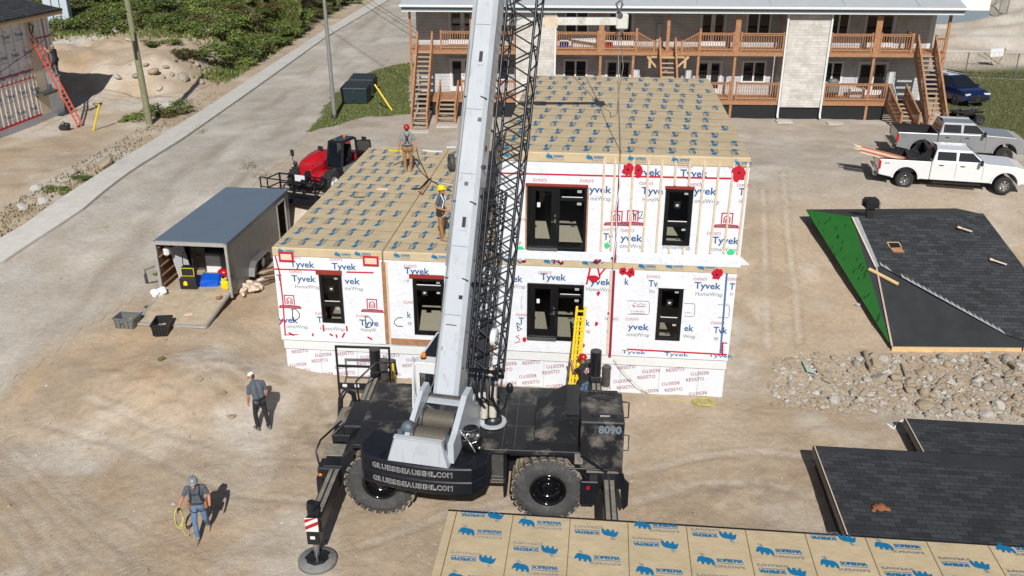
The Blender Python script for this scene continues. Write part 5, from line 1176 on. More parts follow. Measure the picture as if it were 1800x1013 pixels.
def bevel_mod(o, w=.03, seg=2):
    m = o.modifiers.new('Bevel', 'BEVEL'); m.width = w; m.segments = seg; m.limit_method = 'ANGLE'; m.angle_limit = R(35)
def pickup(name, label, loc, rz, paint, long_bed, rim, mark, scale):
    t = thing(name, label, 'pickup truck', loc, rz); t.scale = (scale,)*3
    # x: 0 at the rear axle, forwards +
    WB = 4.47 if long_bed else 4.06; xr = -1.28; xc = 1.12 if long_bed else .75; xf = WB + .93; r = .42; hw = 1.0; z0 = .52; zb = 1.42
    ar = .56
    def side(y, th, s):
        P = [(xr+.03, z0+.12), (xr, zb-.1), (xr+.02, zb)] + [(xc-.04, zb)] + [(xc-.04, z0)] + [(ar, z0)] + arch(0, ar, z0)[::-1][1:-1] + [(-ar, z0)]
        b.prism([(px, y, pz) for px, pz in P], (0, th*s, 0))
    b = MB(); side(-hw, .10, 1); side(hw, .10, -1)
    b.bb(xr+.0, xr+.07, -hw+.1, hw-.1, z0+.15, zb-.01)
    P = [(xc-.02, z0), (xc-.02, zb+.02), (xc+2.35, zb+.02), (xf-.55, zb-.04), (xf-.06, zb-.16), (xf, zb-.35), (xf, z0+.05), (WB+ar, z0)] + arch(WB, ar, z0)[::-1][1:-1] + [(WB-ar, z0)]
    b.prism([(px, -hw, pz) for px, pz in P], (0, 2*hw, 0))
    bo = b.build('body', paint, t); bevel_mod(bo, .05, 2)
    b = MB()                                           # cab above the belt line
    x0, x1, x2, x3 = xc+.02, xc+.16, xc+1.72, xc+2.42; zr = 1.98
    base = [(x0, -hw+.05, zb), (x3, -hw+.05, zb), (x3, hw-.05, zb), (x0, hw-.05, zb)]; top = [(x1, -hw+.24, zr), (x2, -hw+.24, zr), (x2, hw-.24, zr), (x1, hw-.24, zr)]
    b.loft([[V3(p) for p in base], [V3(p) for p in top]], 0, caps=False)
    b.poly([(x1+.0, -hw+.24, zr), (x2, -hw+.24, zr), (x2-.1, 0, zr+.05), (x2, hw-.24, zr), (x1, hw-.24, zr), (x1+.1, 0, zr+.05)])
    co = b.build('cab_roof', paint, t); bevel_mod(co, .06, 2)
    def on_side(x, f, s): # point on the slanted cab side
        return lambda z: None
    for s in (-1, 1):
        def P(x, z): k = (z-zb)/(zr-zb); return V3((x, s*(hw-.05-.19*k+.012), z))
        for a, c in ((x0+.16, x0+1.02), (x0+1.12, x0+2.0)):
            za, zc = zb+.07, zr-.10; k2 = .42 if c > x0+1.5 else 0; sl = -.22 if a < x0+.5 else 0
            g = MB(); g.poly([P(a+.02, za), P(c+.02+k2*.4, za), P(c-.0-(.25 if k2 else 0), zc), P(a+.04, zc)][::s]); g.build('side_window', 'mirror_glass', t)
        d = MB()
        for x in (x0+1.07, x0+2.28): d.bb(x-.006, x+.006, s*hw-.003, s*hw+.004, z0+.12, zb-.02)
        for x in (x0+.30, x0+1.25): d.bb(x, x+.20, s*hw-.01, s*hw+.03, zb-.19, zb-.14)
        d.bb(xc+.1, xc+2.3, s*hw-.05, s*hw+.10, z0-.14, z0-.08)
        d.build('door_trim', 'plastic_black', t)
        mb = MB(); mb.box((x0+2.12, s*(hw+.22), zb+.10), (.12, .22, .26), bev=.04); mb.bar((x0+2.12, s*hw, zb+.02), (x0+2.12, s*(hw+.2), zb+.05), .06, .05); mb.build('mirror', 'plastic_black', t)
        tl = MB(); tl.bb(xr-.02, xr+.10, s*(hw-.14), s*(hw+.012), zb-.52, zb-.08, 0, .02); tl.build('tail_light', 'lamp_red', t)
        hl = MB(); hl.bb(xf-.12, xf+.02, s*(hw-.42), s*(hw+.012), zb-.52, zb-.26, 0, .03); hl.build('headlight', 'lamp_clear', t)
        fl = MB()
        for cx in (0, WB):
            A = arch(cx, ar+.01, z0, 12); B = arch(cx, ar+.09, z0, 12)
            for k in range(12): fl.add([(A[k][0], s*(hw-.02), A[k][1]), (A[k+1][0], s*(hw-.02), A[k+1][1]), (B[k+1][0], s*(hw+.035), B[k+1][1]), (B[k][0], s*(hw+.035), B[k][1]), (A[k][0], s*(hw+.03), A[k][1]), (A[k+1][0], s*(hw+.03), A[k+1][1])], [(0, 1, 5, 4), (4, 5, 2, 3)])
        fl.build('wheel_arch', paint, t)
    g = MB(); za, zc = zb+.04, zr-.06
    k = lambda z: (z-zb)/(zr-zb)
    def F(y, z): q = k(z); return V3((x3 + (x2-x3)*q + .012, y*(1-.16*q), z+.006))
    g.poly([F(-.88, za), F(.88, za), F(.92, zc), F(-.92, zc)]); g.build('windscreen', 'mirror_glass', t)
    g = MB(); g.quad((x0-.004+.01, -.75, zb+.08), (x0+.006, .75, zb+.08), (x1-.03, .66, zr-.1), (x1-.03, -.66, zr-.1)); g.build('rear_window', 'mirror_glass', t)
    b = MB(); b.bb(xr+.07, xc-.05, -hw+.1, hw-.1, .82, .86); b.bb(xr+.02, xc, -hw-.005, -hw+.13, zb, zb+.025); b.bb(xr+.02, xc, hw-.13, hw+.005, zb, zb+.025); b.bb(xr+.07, xc-.05, -hw+.09, -hw+.104, .86, zb-.01); b.bb(xr+.07, xc-.05, hw-.104, hw-.09, .86, zb-.01); b.bb(xc-.06, xc-.042, -hw+.1, hw-.1, .86, zb); b.bb(xr+.072, xr+.085, -hw+.1, hw-.1, .86, zb-.02)
    b.build('bed_liner', 'plastic_black', t)
    b = MB(); b.bb(xr-.22, xr+.0, -hw+.03, hw-.03, .56, .80, 0, .04); b.build('rear_bumper', 'chrome', t)
    b = MB(); b.bb(xf-.05, xf+.14, -hw+.03, hw-.03, .50, .76, 0, .05); b.build('front_bumper', 'chrome', t)
    b = MB(); b.bb(xf-.02, xf+.035, -.56, .56, .80, zb-.28, 0, .03); b.build('grille', 'plastic_grey', t)
    b = MB(); b.bb(-.9, WB+.4, -.45, .45, .36, .56); b.tube((0, -.9, r), (0, .9, r), .09, 8); b.tube((WB, -.9, r), (WB, .9, r), .09, 8); b.build('chassis', 'black_metal', t)
    b = MB(); b.text('4x4' if mark == 1 else '4X4', (xr+.25, -hw-.006, zb-.24), (1, 0, 0), (0, 0, 1), .14, 0, .02); b.build('lettering', 'plastic_grey', t)
    for x in (0, WB):
        for s in (-1, 1): car_wheel(t, x, s*(hw-.0), r, .28, -s if False else (1 if s < 0 else -1), rim)
    return t, xc, xr, zb
pw = gnd(1587, 326); pf = gnd(1760, 341)
hd = math.atan2(pf[1]-pw[1], pf[0]-pw[0]); sc = math.hypot(pf[0]-pw[0], pf[1]-pw[1])/4.47
off = V3((-math.sin(hd), math.cos(hd), 0))*1.0*sc
zt_ = (gz(pw[0], pw[1]) + gz(pf[0], pf[1]))/2
wt, xc, xr, zb = pickup('pickup_truck', 'white crew cab pickup truck with long lumber sticking out over its tailgate', (pw[0]+off.x, pw[1]+off.y, zt_), hd, 'truck_white', True, 'chrome', 1, sc)
hr = MB(); hr.bb(xc-.22, xc-.12, -.95, -.85, 1.42, 2.02); hr.bb(xc-.22, xc-.12, .85, .95, 1.42, 2.02); hr.bb(xc-.22, xc-.12, -.95, .95, 1.95, 2.05); hr.bb(xc-.19, xc-.15, -.85, .85, 1.45, 1.93)
for s in (-.9, .9): hr.prism([(xc-.22, s-.05, 1.44), (xc-.22, s-.05, 1.98), (xc-.75, s-.05, 1.44)], (0, .1, 0))
hr.build('headache_rack', 'black_metal', wt)
tb = MB(); tb.bb(xc-1.0, xc-.3, -.85, .85, .9, 1.5, 0, .03); tb.build('tool_box', 'plastic_black', wt)
def twp(p): # point in the truck's frame to world
    c, s = math.cos(hd), math.sin(hd); p = V3(p)*sc; return (wt.location.x + c*p.x - s*p.y, wt.location.y + s*p.x + c*p.y, wt.location.z + p.z)
mat('lumber_red', (.42, .10, .06), .7, var=.2)
for k in range(9):
    b = MB(); y = -.75 + .13*k; m = ('lumber_red' if k % 4 == 1 else 'wood_pale')
    if 'wood_pale' not in MATS: mat('wood_pale', (.66, .52, .38), .75, var=.15, vscale=5)
    L0 = random.uniform(-.3, .2); dz = .05*(k % 3)
    p, q = twp((-2.15+L0, y+.12, 1.60+dz)), twp((.55+L0, y+.1, 1.05+dz)); o = V3(p); b.bar((0, 0, 0), V3(q)-o, .09, .045)
    ob = b.build('plank', m); ob.location = o; tag(ob, 'long pale plank' if m == 'wood_pale' else 'long red stained plank', 'plank', 'lumber on the white pickup')
    ob['label'] = 'pale plank among the lumber lying over the white pickup tailgate' if m == 'wood_pale' else 'red stained plank among the lumber on the white pickup'
ps = gnd(1615, 277); qf = gnd(1764, 286)
h2 = math.atan2(qf[1]-ps[1], qf[0]-ps[0]); s2 = math.hypot(qf[0]-ps[0], qf[1]-ps[1])/4.06; o2 = V3((-math.sin(h2), math.cos(h2), 0))*s2
pickup('pickup_truck', 'silver crew cab pickup truck with an empty black bed, parked behind the white one', (ps[0]+o2.x, ps[1]+o2.y, (ps[2]+qf[2])/2), h2, 'truck_silver', False, 'steel_dark', 2, s2*.98)
# blue suv nose-on by the flats
def suv():
    p = gnd(1688, 184); t = thing('suv', 'dark blue suv parked nose-on at the right end of the flats', 'car', (p[0]+.3, p[1]+2.0, gz(p[0], p[1]+2)), R(-90+14))
    b = MB(); hw = .92
    prof = [(-2.2, .42), (-2.28, .9), (-2.15, 1.05), (.95, 1.08), (1.75, .98), (2.2, .82), (2.28, .45)]
    lo = [(x, z) for x, z in prof] + [(1.9, .32), (-1.9, .32)]
    secs = []
    for y, k in ((-hw, .9), (-hw*.94, 1), (hw*.94, 1), (hw, .9)): secs.append([V3((x*(.985 if k < 1 else 1), y, .32+(z-.32)*(.96 if k < 1 else 1))) for x, z in lo])
    b.loft(secs, 0); o = b.build('body', 'car_blue', t); bevel_mod(o, .08, 3)
    b = MB(); base = [(-2.1, -.84, 1.03), (1.25, -.84, 1.05), (1.25, .84, 1.05), (-2.1, .84, 1.03)]; top = [(-1.75, -.64, 1.62), (.1, -.64, 1.66), (.1, .64, 1.66), (-1.75, .64, 1.62)]
    b.loft([[V3(p) for p in base], [V3(p) for p in top]], 0); o = b.build('roof', 'car_blue', t); bevel_mod(o, .08, 3)
    g = MB(); f = lambda y, k: V3((1.25+(.1-1.25)*k+.015, y*(1-.24*k), 1.05+.61*k+.01)); g.poly([f(-.76, .06), f(.76, .06), f(.78, .88), f(-.78, .88)]); g.build('windscreen', 'mirror_glass', t)
    for s in (-1, 1):
        g = MB(); h = lambda x, k: V3((x, s*(.84-.2*k+.012), 1.04+.6*k)); g.poly([h(-1.8, .12), h(.95, .12), h(.22, .85), h(-1.6, .85)]); g.build('side_window', 'mirror_glass', t)
        l = MB(); l.box((2.16, s*.68, .80), (.16, .42, .12), rz=-s*R(18), bev=.03); l.build('headlight', 'lamp_clear', t)
        m = MB(); m.box((.85, s*1.02, 1.12), (.12, .2, .14), bev=.03); m.build('mirror', 'car_blue', t)
        for x in (-1.38, 1.38): car_wheel(t, x, s*.93, .35, .24, 1 if s < 0 else -1, 'steel_dark', 10)
    g = MB(); g.box((2.27, 0, .62), (.05, 1.25, .22), bev=.02); g.box((2.29, 0, .42), (.05, 1.4, .12)); g.build('grille', 'plastic_black', t)
    g = MB(); g.box((2.285, 0, .34), (.05, 1.2, .04)); g.box((2.30, 0, .74), (.03, .18, .07)); g.box((2.31, 0, .50), (.02, .32, .11)); g.build('chrome_trim', 'chrome', t)
    for s in (-1, 1): r_ = MB(); r_.bar((-1.7, s*.6, 1.68), (-.05, s*.6, 1.70), .05, .05); r_.build('roof_rail', 'black_metal', t)
suv()
# quad bike behind the silver truck
p = gnd(1694, 214); t = thing('quad_bike', 'black quad bike on the grass behind the silver pickup truck', 'quad bike', p, R(10))
b = MB(); b.box((0, 0, .62), (.9, .5, .3), bev=.1); b.box((.6, 0, .72), (.5, .75, .12), bev=.05); b.box((-.6, 0, .72), (.55, .8, .12), bev=.05); b.build('body', 'plastic_black', t)
b = MB(); b.box((-.15, 0, .85), (.6, .32, .14), bev=.06); b.build('seat', 'rubber', t)
b = MB(); b.tube((.3, -.36, 1.02), (.3, .36, 1.02), .02); b.tube((.42, 0, .7), (.3, 0, 1.02), .03); b.bar((.45, -.35, .82), (.85, -.35, .82), .03, .03); b.bar((.45, .35, .82), (.85, .35, .82), .03, .03); b.build('handlebar', 'steel', t)
for x in (-.58, .6):
    for s in (-1, 1): car_wheel(t, x, s*.52, .29, .24, 1 if s < 0 else -1, 'steel_dark', 5)
# red telescopic handler
TH = Frame(-8.35, 40.35, 2.42, R(-112))
def telehandler():
    t = thing('telehandler', 'red telehandler with black cab and front fork basket, half behind the house roof', 'telehandler', TH.o, TH.rz); t.scale = (.92,)*3
    b = MB(); b.bb(-1.9, 1.7, -.55, .55, .55, 1.0, 0, .06); b.bb(-2.2, -1.5, -1.0, 1.0, .6, 1.35, 0, .1); b.bb(1.1, 1.55, -.95, .95, .45, .75, 1); b.build('chassis', ['bright_red', 'black_metal'], t)
    b = MB(); secs = []                                         # rounded engine pod on the right side
    for x, w, z in ((-1.1, .42, 1.52), (-.6, .46, 1.66), (.2, .46, 1.62), (.9, .42, 1.45), (1.18, .34, 1.25)):
        secs.append([V3((x, -1.08, .75)), V3((x, -1.10, z-.22)), V3((x, -1.08+.12, z-.04)), V3((x, -1.08+w, z)), V3((x, -1.08+2*w-.12, z-.05)), V3((x, -1.08+2*w, z-.25)), V3((x, -1.08+2*w, .75))])
    b.loft(secs, 0, True); o = b.build('engine_hood', 'bright_red', t)
    b = MB(); b.bar((-2.0, -.05, 1.62), (1.7, -.05, 1.05), .34, .40, 0, .03); b.bar((1.6, -.05, 1.10), (2.25, -.05, .62), .28, .32, 1, .03); o = b.build('boom', ['bright_red', 'black_metal'], t)
    b = MB(); b.bb(.9, 1.35, -.95, -.15, .7, 1.22, 0, .04); b.bb(1.25, 1.45, -.6, .0, .8, 1.4); b.build('front_frame', 'bright_red', t)
    # cab on the left side
    b = MB(); x0, x1, y0, y1 = -.95, .55, .25, 1.10
    for x, y, xx in ((x0, y0, x0+.08), (x0, y1, x0+.08), (x1, y0, x1-.3), (x1, y1, x1-.3)): b.bar((x, y, 1.1), (xx, y*1.0-.03*(1 if y > .5 else -1), 2.32), .08, .08)
    b.bb(x0, x1+.05, y0-.02, y1+.02, .75, 1.15, 0, .04); b.bb(x0+.05, x1-.22, y0, y1, 2.28, 2.38, 0, .04); b.bb(x0+.1, x1-.3, y0+.1, y1-.1, 2.381, 2.40, 1)
    b.box((-.45, .68, 1.35), (.5, .5, .15)); b.box((-.65, .68, 1.7), (.15, .5, .7), bev=.05); b.build('cab', ['black_metal', 'mirror_glass'], t)
    g = MB(); g.quad((x1+.01, y0+.05, 1.15), (x1+.01, y1-.05, 1.15), (x1-.28, y1-.08, 2.27), (x1-.28, y0+.08, 2.27)); g.build('windscreen', 'dark_glass', t)
    g = MB(); g.quad((x0+.05, y0+.01, 1.15), (x1-.05, y0+.01, 1.15), (x1-.33, y0+.03, 2.27), (x0+.1, y0+.03, 2.27)); g.build('side_window', 'dark_glass', t)
    g = MB(); g.bar((-.85, 1.15, 1.15), (-1.25, 1.75, 1.15), .05, .05); g.bar((-.85, 1.13, 2.2), (-1.20, 1.70, 2.2), .05, .05); g.bar((-1.25, 1.75, 1.15), (-1.20, 1.7, 2.2), .05, .05); g.bar((-.85, 1.13, 1.15), (-.85, 1.13, 2.2), .05, .05); g.quad((-.86, 1.16, 1.17), (-1.24, 1.73, 1.17), (-1.19, 1.68, 2.18), (-.86, 1.14, 2.18), 1); g.build('door_window', ['black_metal', 'dark_glass'], t)
    g = MB(); g.prism([(-.9, 1.14, .72), (.35, 1.14, .72), (.5, 1.14, 1.0), (.5, 1.14, 1.18), (-.9, 1.14, 1.18)], (0, .05, 0)); g.build('door', 'door_grey', t)
    g = MB(); g.tube((-.5, .68, 2.38), (-.5, .68, 2.52), .055, 10, r2=.04); g.build('beacon', 'amber', t)
    g = MB()
    g.path([(1.15, -1.0, 1.2), (1.25, -1.2, 1.5), (1.25, -1.2, 1.75)], .02); g.box((1.25, -1.2, 1.85), (.08, .2, .32), bev=.03); g.path([(1.3, -.9, 1.1), (1.4, -.95, 1.3)], .02); g.ball((1.42, -.95, 1.38), (.10, .12, .12), 10, 6); g.box((-.2, -.55, 1.80), (.1, .28, .2), bev=.03); g.path([(-.2, -.55, 1.6), (-.2, -.55, 1.75)], .02); g.box((-.9, 1.55, 2.32), (.1, .25, .2), bev=.03); g.build('mirror', 'plastic_black', t)
    for x in (-1.42, 1.38):
        for s in (-1, 1):
            o = MB(); M = Matrix.Translation((x, s*1.16, .60)) @ Matrix.Rotation(R(90 if s < 0 else -90), 4, 'X')
            o.lathe([(.34, -.03), (.32, -.10), (.12, -.14), (.12, -.05), (0, -.05)], M, 20); wh = o.build('wheel', 'white_paint', t)
            q = MB(); q.lathe([(.33, -.02), (.45, .02), (.55, -.03), (.57, -.12), (.57, -.30), (.55, -.38), (.33, -.40)], M, 28)
            for k in range(18):
                a = 2*math.pi*k/18
                q.bar(M @ V3((.585*math.cos(a), .585*math.sin(a), -.01)), M @ V3((.59*math.cos(a+.22), .59*math.sin(a+.22), -.22)), .05, .06); q.bar(M @ V3((.585*math.cos(a+.17), .585*math.sin(a+.17), -.40)), M @ V3((.59*math.cos(a+.39), .59*math.sin(a+.39), -.2)), .05, .06)
            q.build('tyre', 'tyre_black', wh)
    b = MB(); X = 2.05                                          # fork carriage and basket
    frame_rect_x = lambda y0, y1, z0, z1, w: (b.bb(X-.04, X+.04, y0, y1, z0, z0+w), b.bb(X-.04, X+.04, y0, y1, z1-w, z1), b.bb(X-.04, X+.04, y0, y0+w, z0, z1), b.bb(X-.04, X+.04, y1-w, y1, z0, z1))
    frame_rect_x(-1.5, 1.15, .05, 1.05, .06); b.bb(X-.03, X+.03, -1.5, 1.15, .55, .61)
    for y in (-.75, -.2, .5): b.bb(X-.03, X+.03, y-.03, y+.03, .05, 1.05)
    for y in (-1.5, 1.12):
        for z in (.05, .55, 1.0): b.bb(X, X+1.0, y, y+.05, z, z+.05)
        b.bb(X+.95, X+1.0, y, y+.05, .05, 1.05)
    b.bb(X, X+1.05, -1.5, 1.15, .0, .06); b.bb(X+1.0, X+1.08, -1.5, 1.15, -.02, .22); b.bb(X+.96, X+1.0, -1.5, 1.15, .55, .60); b.bb(X+.96, X+1.0, -1.5, 1.15, 1.0, 1.05)
    b.bb(X+.93, X+.99, -1.9, -1.5, .56, .60); b.bb(X+.93, X+.99, -1.9, -1.5, 1.02, 1.06); b.bb(X+.93, X+.99, -1.9, -1.86, .5, 1.06); b.build('fork_basket', 'black_metal', t)
    b = MB(); b.box((X+.10, -.25, .92), (.03, .55, .30)); b.build('number_plate', 'white_paint', t)
    b = MB()
    for k in range(8): b.path([(1.3, -.3+.08*k, .9), (1.7, -.4+.1*k, .7+.05*(k % 3)), (2.2, -.3+.09*k, .6)], .025)
    b.build('hose', 'rubber', t)
mat('door_grey', (.23, .235, .24), .5, var=.05)
telehandler()
# enclosed trailer with its ramp down
TR = Frame(-12.78, 30.55, 1.08, R(-6)); TW, TL, TF, TZ = 2.66, 6.6, .32, 2.20
mat('trailer_grey', (.17, .175, .185), .38, metal=.2, var=.08, vscale=1.5)
mat('trailer_roof', (.125, .165, .215), .42, var=.06, vscale=1)
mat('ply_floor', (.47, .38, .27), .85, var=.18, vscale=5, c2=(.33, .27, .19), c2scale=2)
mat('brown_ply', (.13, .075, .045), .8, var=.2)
def trailer():
    t = thing('cargo_trailer', 'dark grey enclosed cargo trailer with its rear ramp door lowered, full of tools', 'trailer', TR.o, TR.rz)
    b = MB(); b.bb(0, .03, 0, TL, .20, TZ-.02); b.bb(0, TW, TL-.03, TL, .20, TZ-.02)
    d0, d1 = 5.2, 6.1
    b.bb(TW-.03, TW, 0, d0, .20, TZ-.02); b.bb(TW-.03, TW, d1, TL, .20, TZ-.02); b.bb(TW-.03, TW, d0, d1, TZ-.25, TZ-.02)
    for y in np.arange(.6, TL, .61): b.bb(TW, TW+.004, y-.01, y+.01, .25, TZ-.06) if not d0 < y < d1 else None
    b.build('body', 'trailer_grey', t)
    b = MB(); b.prism([(-.02, -.02, TZ-.02), (TW+.02, -.02, TZ-.02), (TW+.02, TL+.02, TZ-.02), (-.02, TL+.02, TZ-.02)], (0, 0, .05)); b.build('roof', 'trailer_roof', t)
    b = MB(); b.bb(-.03, .06, -.05, .03, .15, TZ); b.bb(TW-.06, TW+.03, -.05, .03, .15, TZ); b.bb(.06, TW-.06, -.05, .03, TZ-.10, TZ+.035); b.bb(.0, TW, -.06, .02, .20, TF-.01); b.bb(TW, TW+.03, d0-.05, d0, .3, TZ-.2); b.bb(TW, TW+.03, d1, d1+.05, .3, TZ-.2); b.bb(TW+.0, TW+.03, d0-.05, d1+.05, TZ-.27, TZ-.2)
    for x in (.3, 1.3, 1.6, 2.35): b.tube((x, -.055, TZ-.03), (x, -.06, TZ-.03), .025, 8)
    b.build('frame', 'white_worn_metal', t)
    b = MB(); b.bb(.03, TW-.03, .02, TL-.03, TF-.06, TF); b.build('floor', 'ply_floor', t)
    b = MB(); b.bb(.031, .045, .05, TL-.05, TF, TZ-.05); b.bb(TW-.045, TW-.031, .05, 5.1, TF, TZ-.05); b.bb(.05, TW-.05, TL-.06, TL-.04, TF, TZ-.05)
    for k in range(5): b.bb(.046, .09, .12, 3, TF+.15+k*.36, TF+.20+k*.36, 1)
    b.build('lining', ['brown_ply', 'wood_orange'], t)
    b = MB(); xa, xb = .10, TW-.06; g0 = -.30; P = [(xa, -.03, TF-.02), (xb, -.03, TF-.02), (xb, -2.25, .0), (xa, -2.25, .0)]
    b.prism(P, (0, 0, .05), 0)
    for p, q in ((P[0], P[3]), (P[1], P[2]), (P[3], P[2])): b.bar(V3(p)+V3((0, 0, .03)), V3(q)+V3((0, 0, .03)), .07, .09, 1)
    b.build('ramp_door', ['ply_floor', 'white_worn_metal'], t)
    b = MB(); b.path([(-.04, -.1, .7), (-.28, -.35, .72), (-.30, -.4, 1.25), (-.05, -.12, 1.3)], .03); b.bb(-.33, -.27, -.46, -.36, .75, 1.1); b.path([(TW+.06, -.05, .6), (TW+.06, -.05, 1.6)], .018); b.box((TW+.05, .1, .9), (.05, .12, .2)); b.build('door_latch', 'steel_dark', t)
    for y in (2.15, 3.05):
        o = MB(); M = Matrix.Translation((TW+.06, y, .33)) @ Matrix.Rotation(R(90), 4, 'Y'); o.lathe([(.22, 0), (.19, -.04), (.06, -.02), (0, -.02)], M, 16); wh = o.build('wheel', 'white_paint', t)
        q = MB(); q.lathe([(.20, .01), (.30, .03), (.36, 0), (.37, -.06), (.36, -.2)], M, 22); q.build('tyre', 'tyre_black', wh)
    f = MB(); pts = [(1.62, .30), (1.72, .62), (2.0, .80), (3.2, .80), (3.48, .62), (3.58, .30)]
    for (ya, za), (yc, zc) in zip(pts[:-1], pts[1:]): f.add([(TW+.004, ya, za), (TW+.004, yc, zc), (TW+.24, yc, zc), (TW+.24, ya, za), (TW+.24, ya, za-.06), (TW+.24, yc, zc-.06)], [(0, 1, 2, 3), (3, 2, 5, 4)])
    f.build('mudguard', 'chrome_dull', t)
mat('white_worn_metal', (.46, .46, .45), .45, metal=.4, var=.15, vscale=5)
mat('chrome_dull', (.40, .40, .39), .4, metal=.8, var=.1)
trailer()
def tin(name, label, cat, x, y, z, rz=0): return thing(name, label, cat, TR.w((x, y, z)), TR.rz+rz)
t = tin('tarp_bag', 'folded bright blue plastic tarp lying on the trailer floor', 'tarp', 1.55, .75, TF, R(12)); b = MB(); b.loft([[V3((-.3, -.28, 0)), V3((.3, -.30, 0)), V3((.36, .3, 0)), V3((-.34, .34, 0))], [V3((-.33, -.33, .16)), V3((.34, -.30, .18)), V3((.38, .3, .22)), V3((-.36, .36, .24))], [V3((-.25, -.22, .24)), V3((.27, -.2, .22)), V3((.3, .22, .32)), V3((-.3, .28, .34))]], 0); b.box((.42, -.1, .12), (.25, .3, .16), rz=.4, bev=.03); b.build('fold', 'plastic_blue', t)
t = tin('jerry_can', 'yellow fuel jerry can standing near the right edge of the trailer floor', 'jerry can', 2.28, .35, TF, R(-5)); b = MB(); b.box((0, 0, .17), (.30, .19, .34), bev=.05); b.bar((-.1, 0, .36), (.08, 0, .42), .03, .04); b.bar((-.1, 0, .34), (-.1, 0, .42), .03, .04); b.build('body', 'plastic_yellow', t); b = MB(); b.tube((.11, 0, .33), (.13, 0, .42), .03, 10); b.build('cap', 'plastic_black', t)
t = tin('tool_chest', 'black rolling tool chest with yellow emblem at the trailer entrance', 'tool chest', .95, .35, TF, R(4)); b = MB(); b.box((0, 0, .22), (.62, .42, .44), bev=.03); b.box((-.02, .1, .62), (.5, .3, .36), bev=.03); b.build('case', 'plastic_black', t)
b = MB(); b.text('STP', (-.16, -.216, .20), (1, 0, 0), (0, 0, 1), .12, 0, .02) if False else b.poly([(-.16, -.215, .16), (-.02, -.215, .16), (-.02, -.215, .30), (-.10, -.215, .34), (-.16, -.215, .28)], 0); frame_rect(b, -.26, .22, .46, .78, .02, -.058, -.052); b.build('yellow_emblem', 'plastic_yellow', t)
b = MB(); b.path([(-.25, .2, .8), (-.25, .25, 1.25), (.1, .25, 1.3), (.12, .2, .8)], .02); b.build('handle', 'black_metal', t)
t = tin('cooler_box', 'white cooler box with dark lid deep inside the trailer', 'cooler', 1.25, 2.0, TF, R(0)); b = MB(); b.box((0, 0, .35), (.6, .42, .7), bev=.03); b.build('body', 'white_paint', t); b = MB(); b.box((0, 0, .75), (.62, .44, .10), bev=.03); b.build('lid', 'plastic_grey', t)
t = tin('wall_panel', 'tall grey white panel leaning on the left wall inside the trailer', 'panel', .5, .95, TF, R(70)); b = MB(); b.box((0, .1, .70), (.62, .03, 1.35), rx=R(-14)); b.build('sheet', 'siding_light', t)
t = tin('wall_case', 'white plastic case fixed high on the left wall inside the trailer', 'case', .22, .4, 1.55, 0); b = MB(); b.box((0, 0, .15), (.22, .3, .34), bev=.07); b.build('case', 'white_paint', t)
t = tin('red_bag', 'small red bag behind the blue tarp in the trailer', 'bag', 1.75, 1.5, TF); b = MB(); b.ball((0, 0, .15), (.25, .2, .17)); b.build('bag', 'bright_red', t); b = MB(); b.path([(-.12, 0, .28), (0, 0, .38), (.12, 0, .28)], .015); b.build('strap', 'black_metal', t)
t = tin('carpet_roll', 'grey roll standing upright at the back of the trailer', 'roll', 1.45, 3.2, TF); b = MB(); b.tube((0, 0, 0), (.12, .3, 1.7), .16, 16); b.build('roll', 'plastic_grey', t)
for k, (x, y, w, d_, h, m, lab) in enumerate(((2.35, 1.3, .4, .5, .5, 'plastic_black', 'black crate against the right wall inside the trailer'), (2.3, 2.2, .5, .6, .9, 'plastic_grey', 'tall grey crate on the right inside the trailer'), (.55, 2.3, .6, .6, 1.0, 'steel_dark', 'dark steel cabinet on the left inside the trailer'), (1.5, 4.2, 1.6, .5, 1.2, 'brown_ply', 'wide brown cabinet across the front of the trailer'))):
    t = tin('crate', lab, 'crate', x, y, TF, R(3*k)); b = MB(); b.box((0, 0, h/2), (w, d_, h), bev=.02); b.build('body', m, t); b = MB(); b.bb(-w/2-.01, w/2+.01, -d_/2-.01, d_/2+.01, h, h+.03); b.bb(-.06, .06, -d_/2-.02, -d_/2, h*.6, h*.66); b.build('lid', 'plastic_black', t)
for (x, y, lab) in ((.28, -.35, 'crumpled white plastic bag leaning on the ramp, left of the tool chest'), (.02, -.5, 'smaller white plastic bag beside the left corner of the ramp')):
    t = tin('plastic_bag', lab, 'bag', x, y, .28 if x > .1 else .24); b = MB(); rr = random.Random(int(x*100)); M = None
    for k in range(5): b.ball((rr.uniform(-.13, .13), rr.uniform(-.1, .1), .12+rr.uniform(0, .12)), (rr.uniform(.10, .18), rr.uniform(.1, .16), rr.uniform(.10, .17)), 7, 5)
    b.build('bag', 'white_wrap', t)
b = MB(); b.box((0, 0, .02), (.28, .16, .04), rz=R(15)); o = b.build('wood_block', 'wood_pale'); o.location = TR.w((1.72, -1.6, .15)); tag(o, 'small pale wood offcut lying alone on the ramp', 'offcut')
b = MB(); b.ball((0, 0, .06), (.10, .07, .06), 8, 5); b.ball((.06, .12, .05), (.05, .08, .05), 8, 5); o = b.build('work_glove', 'leather'); o.location = TR.w((2.38, -.55, .30)); tag(o, 'tan work glove at the right edge of the ramp', 'glove')
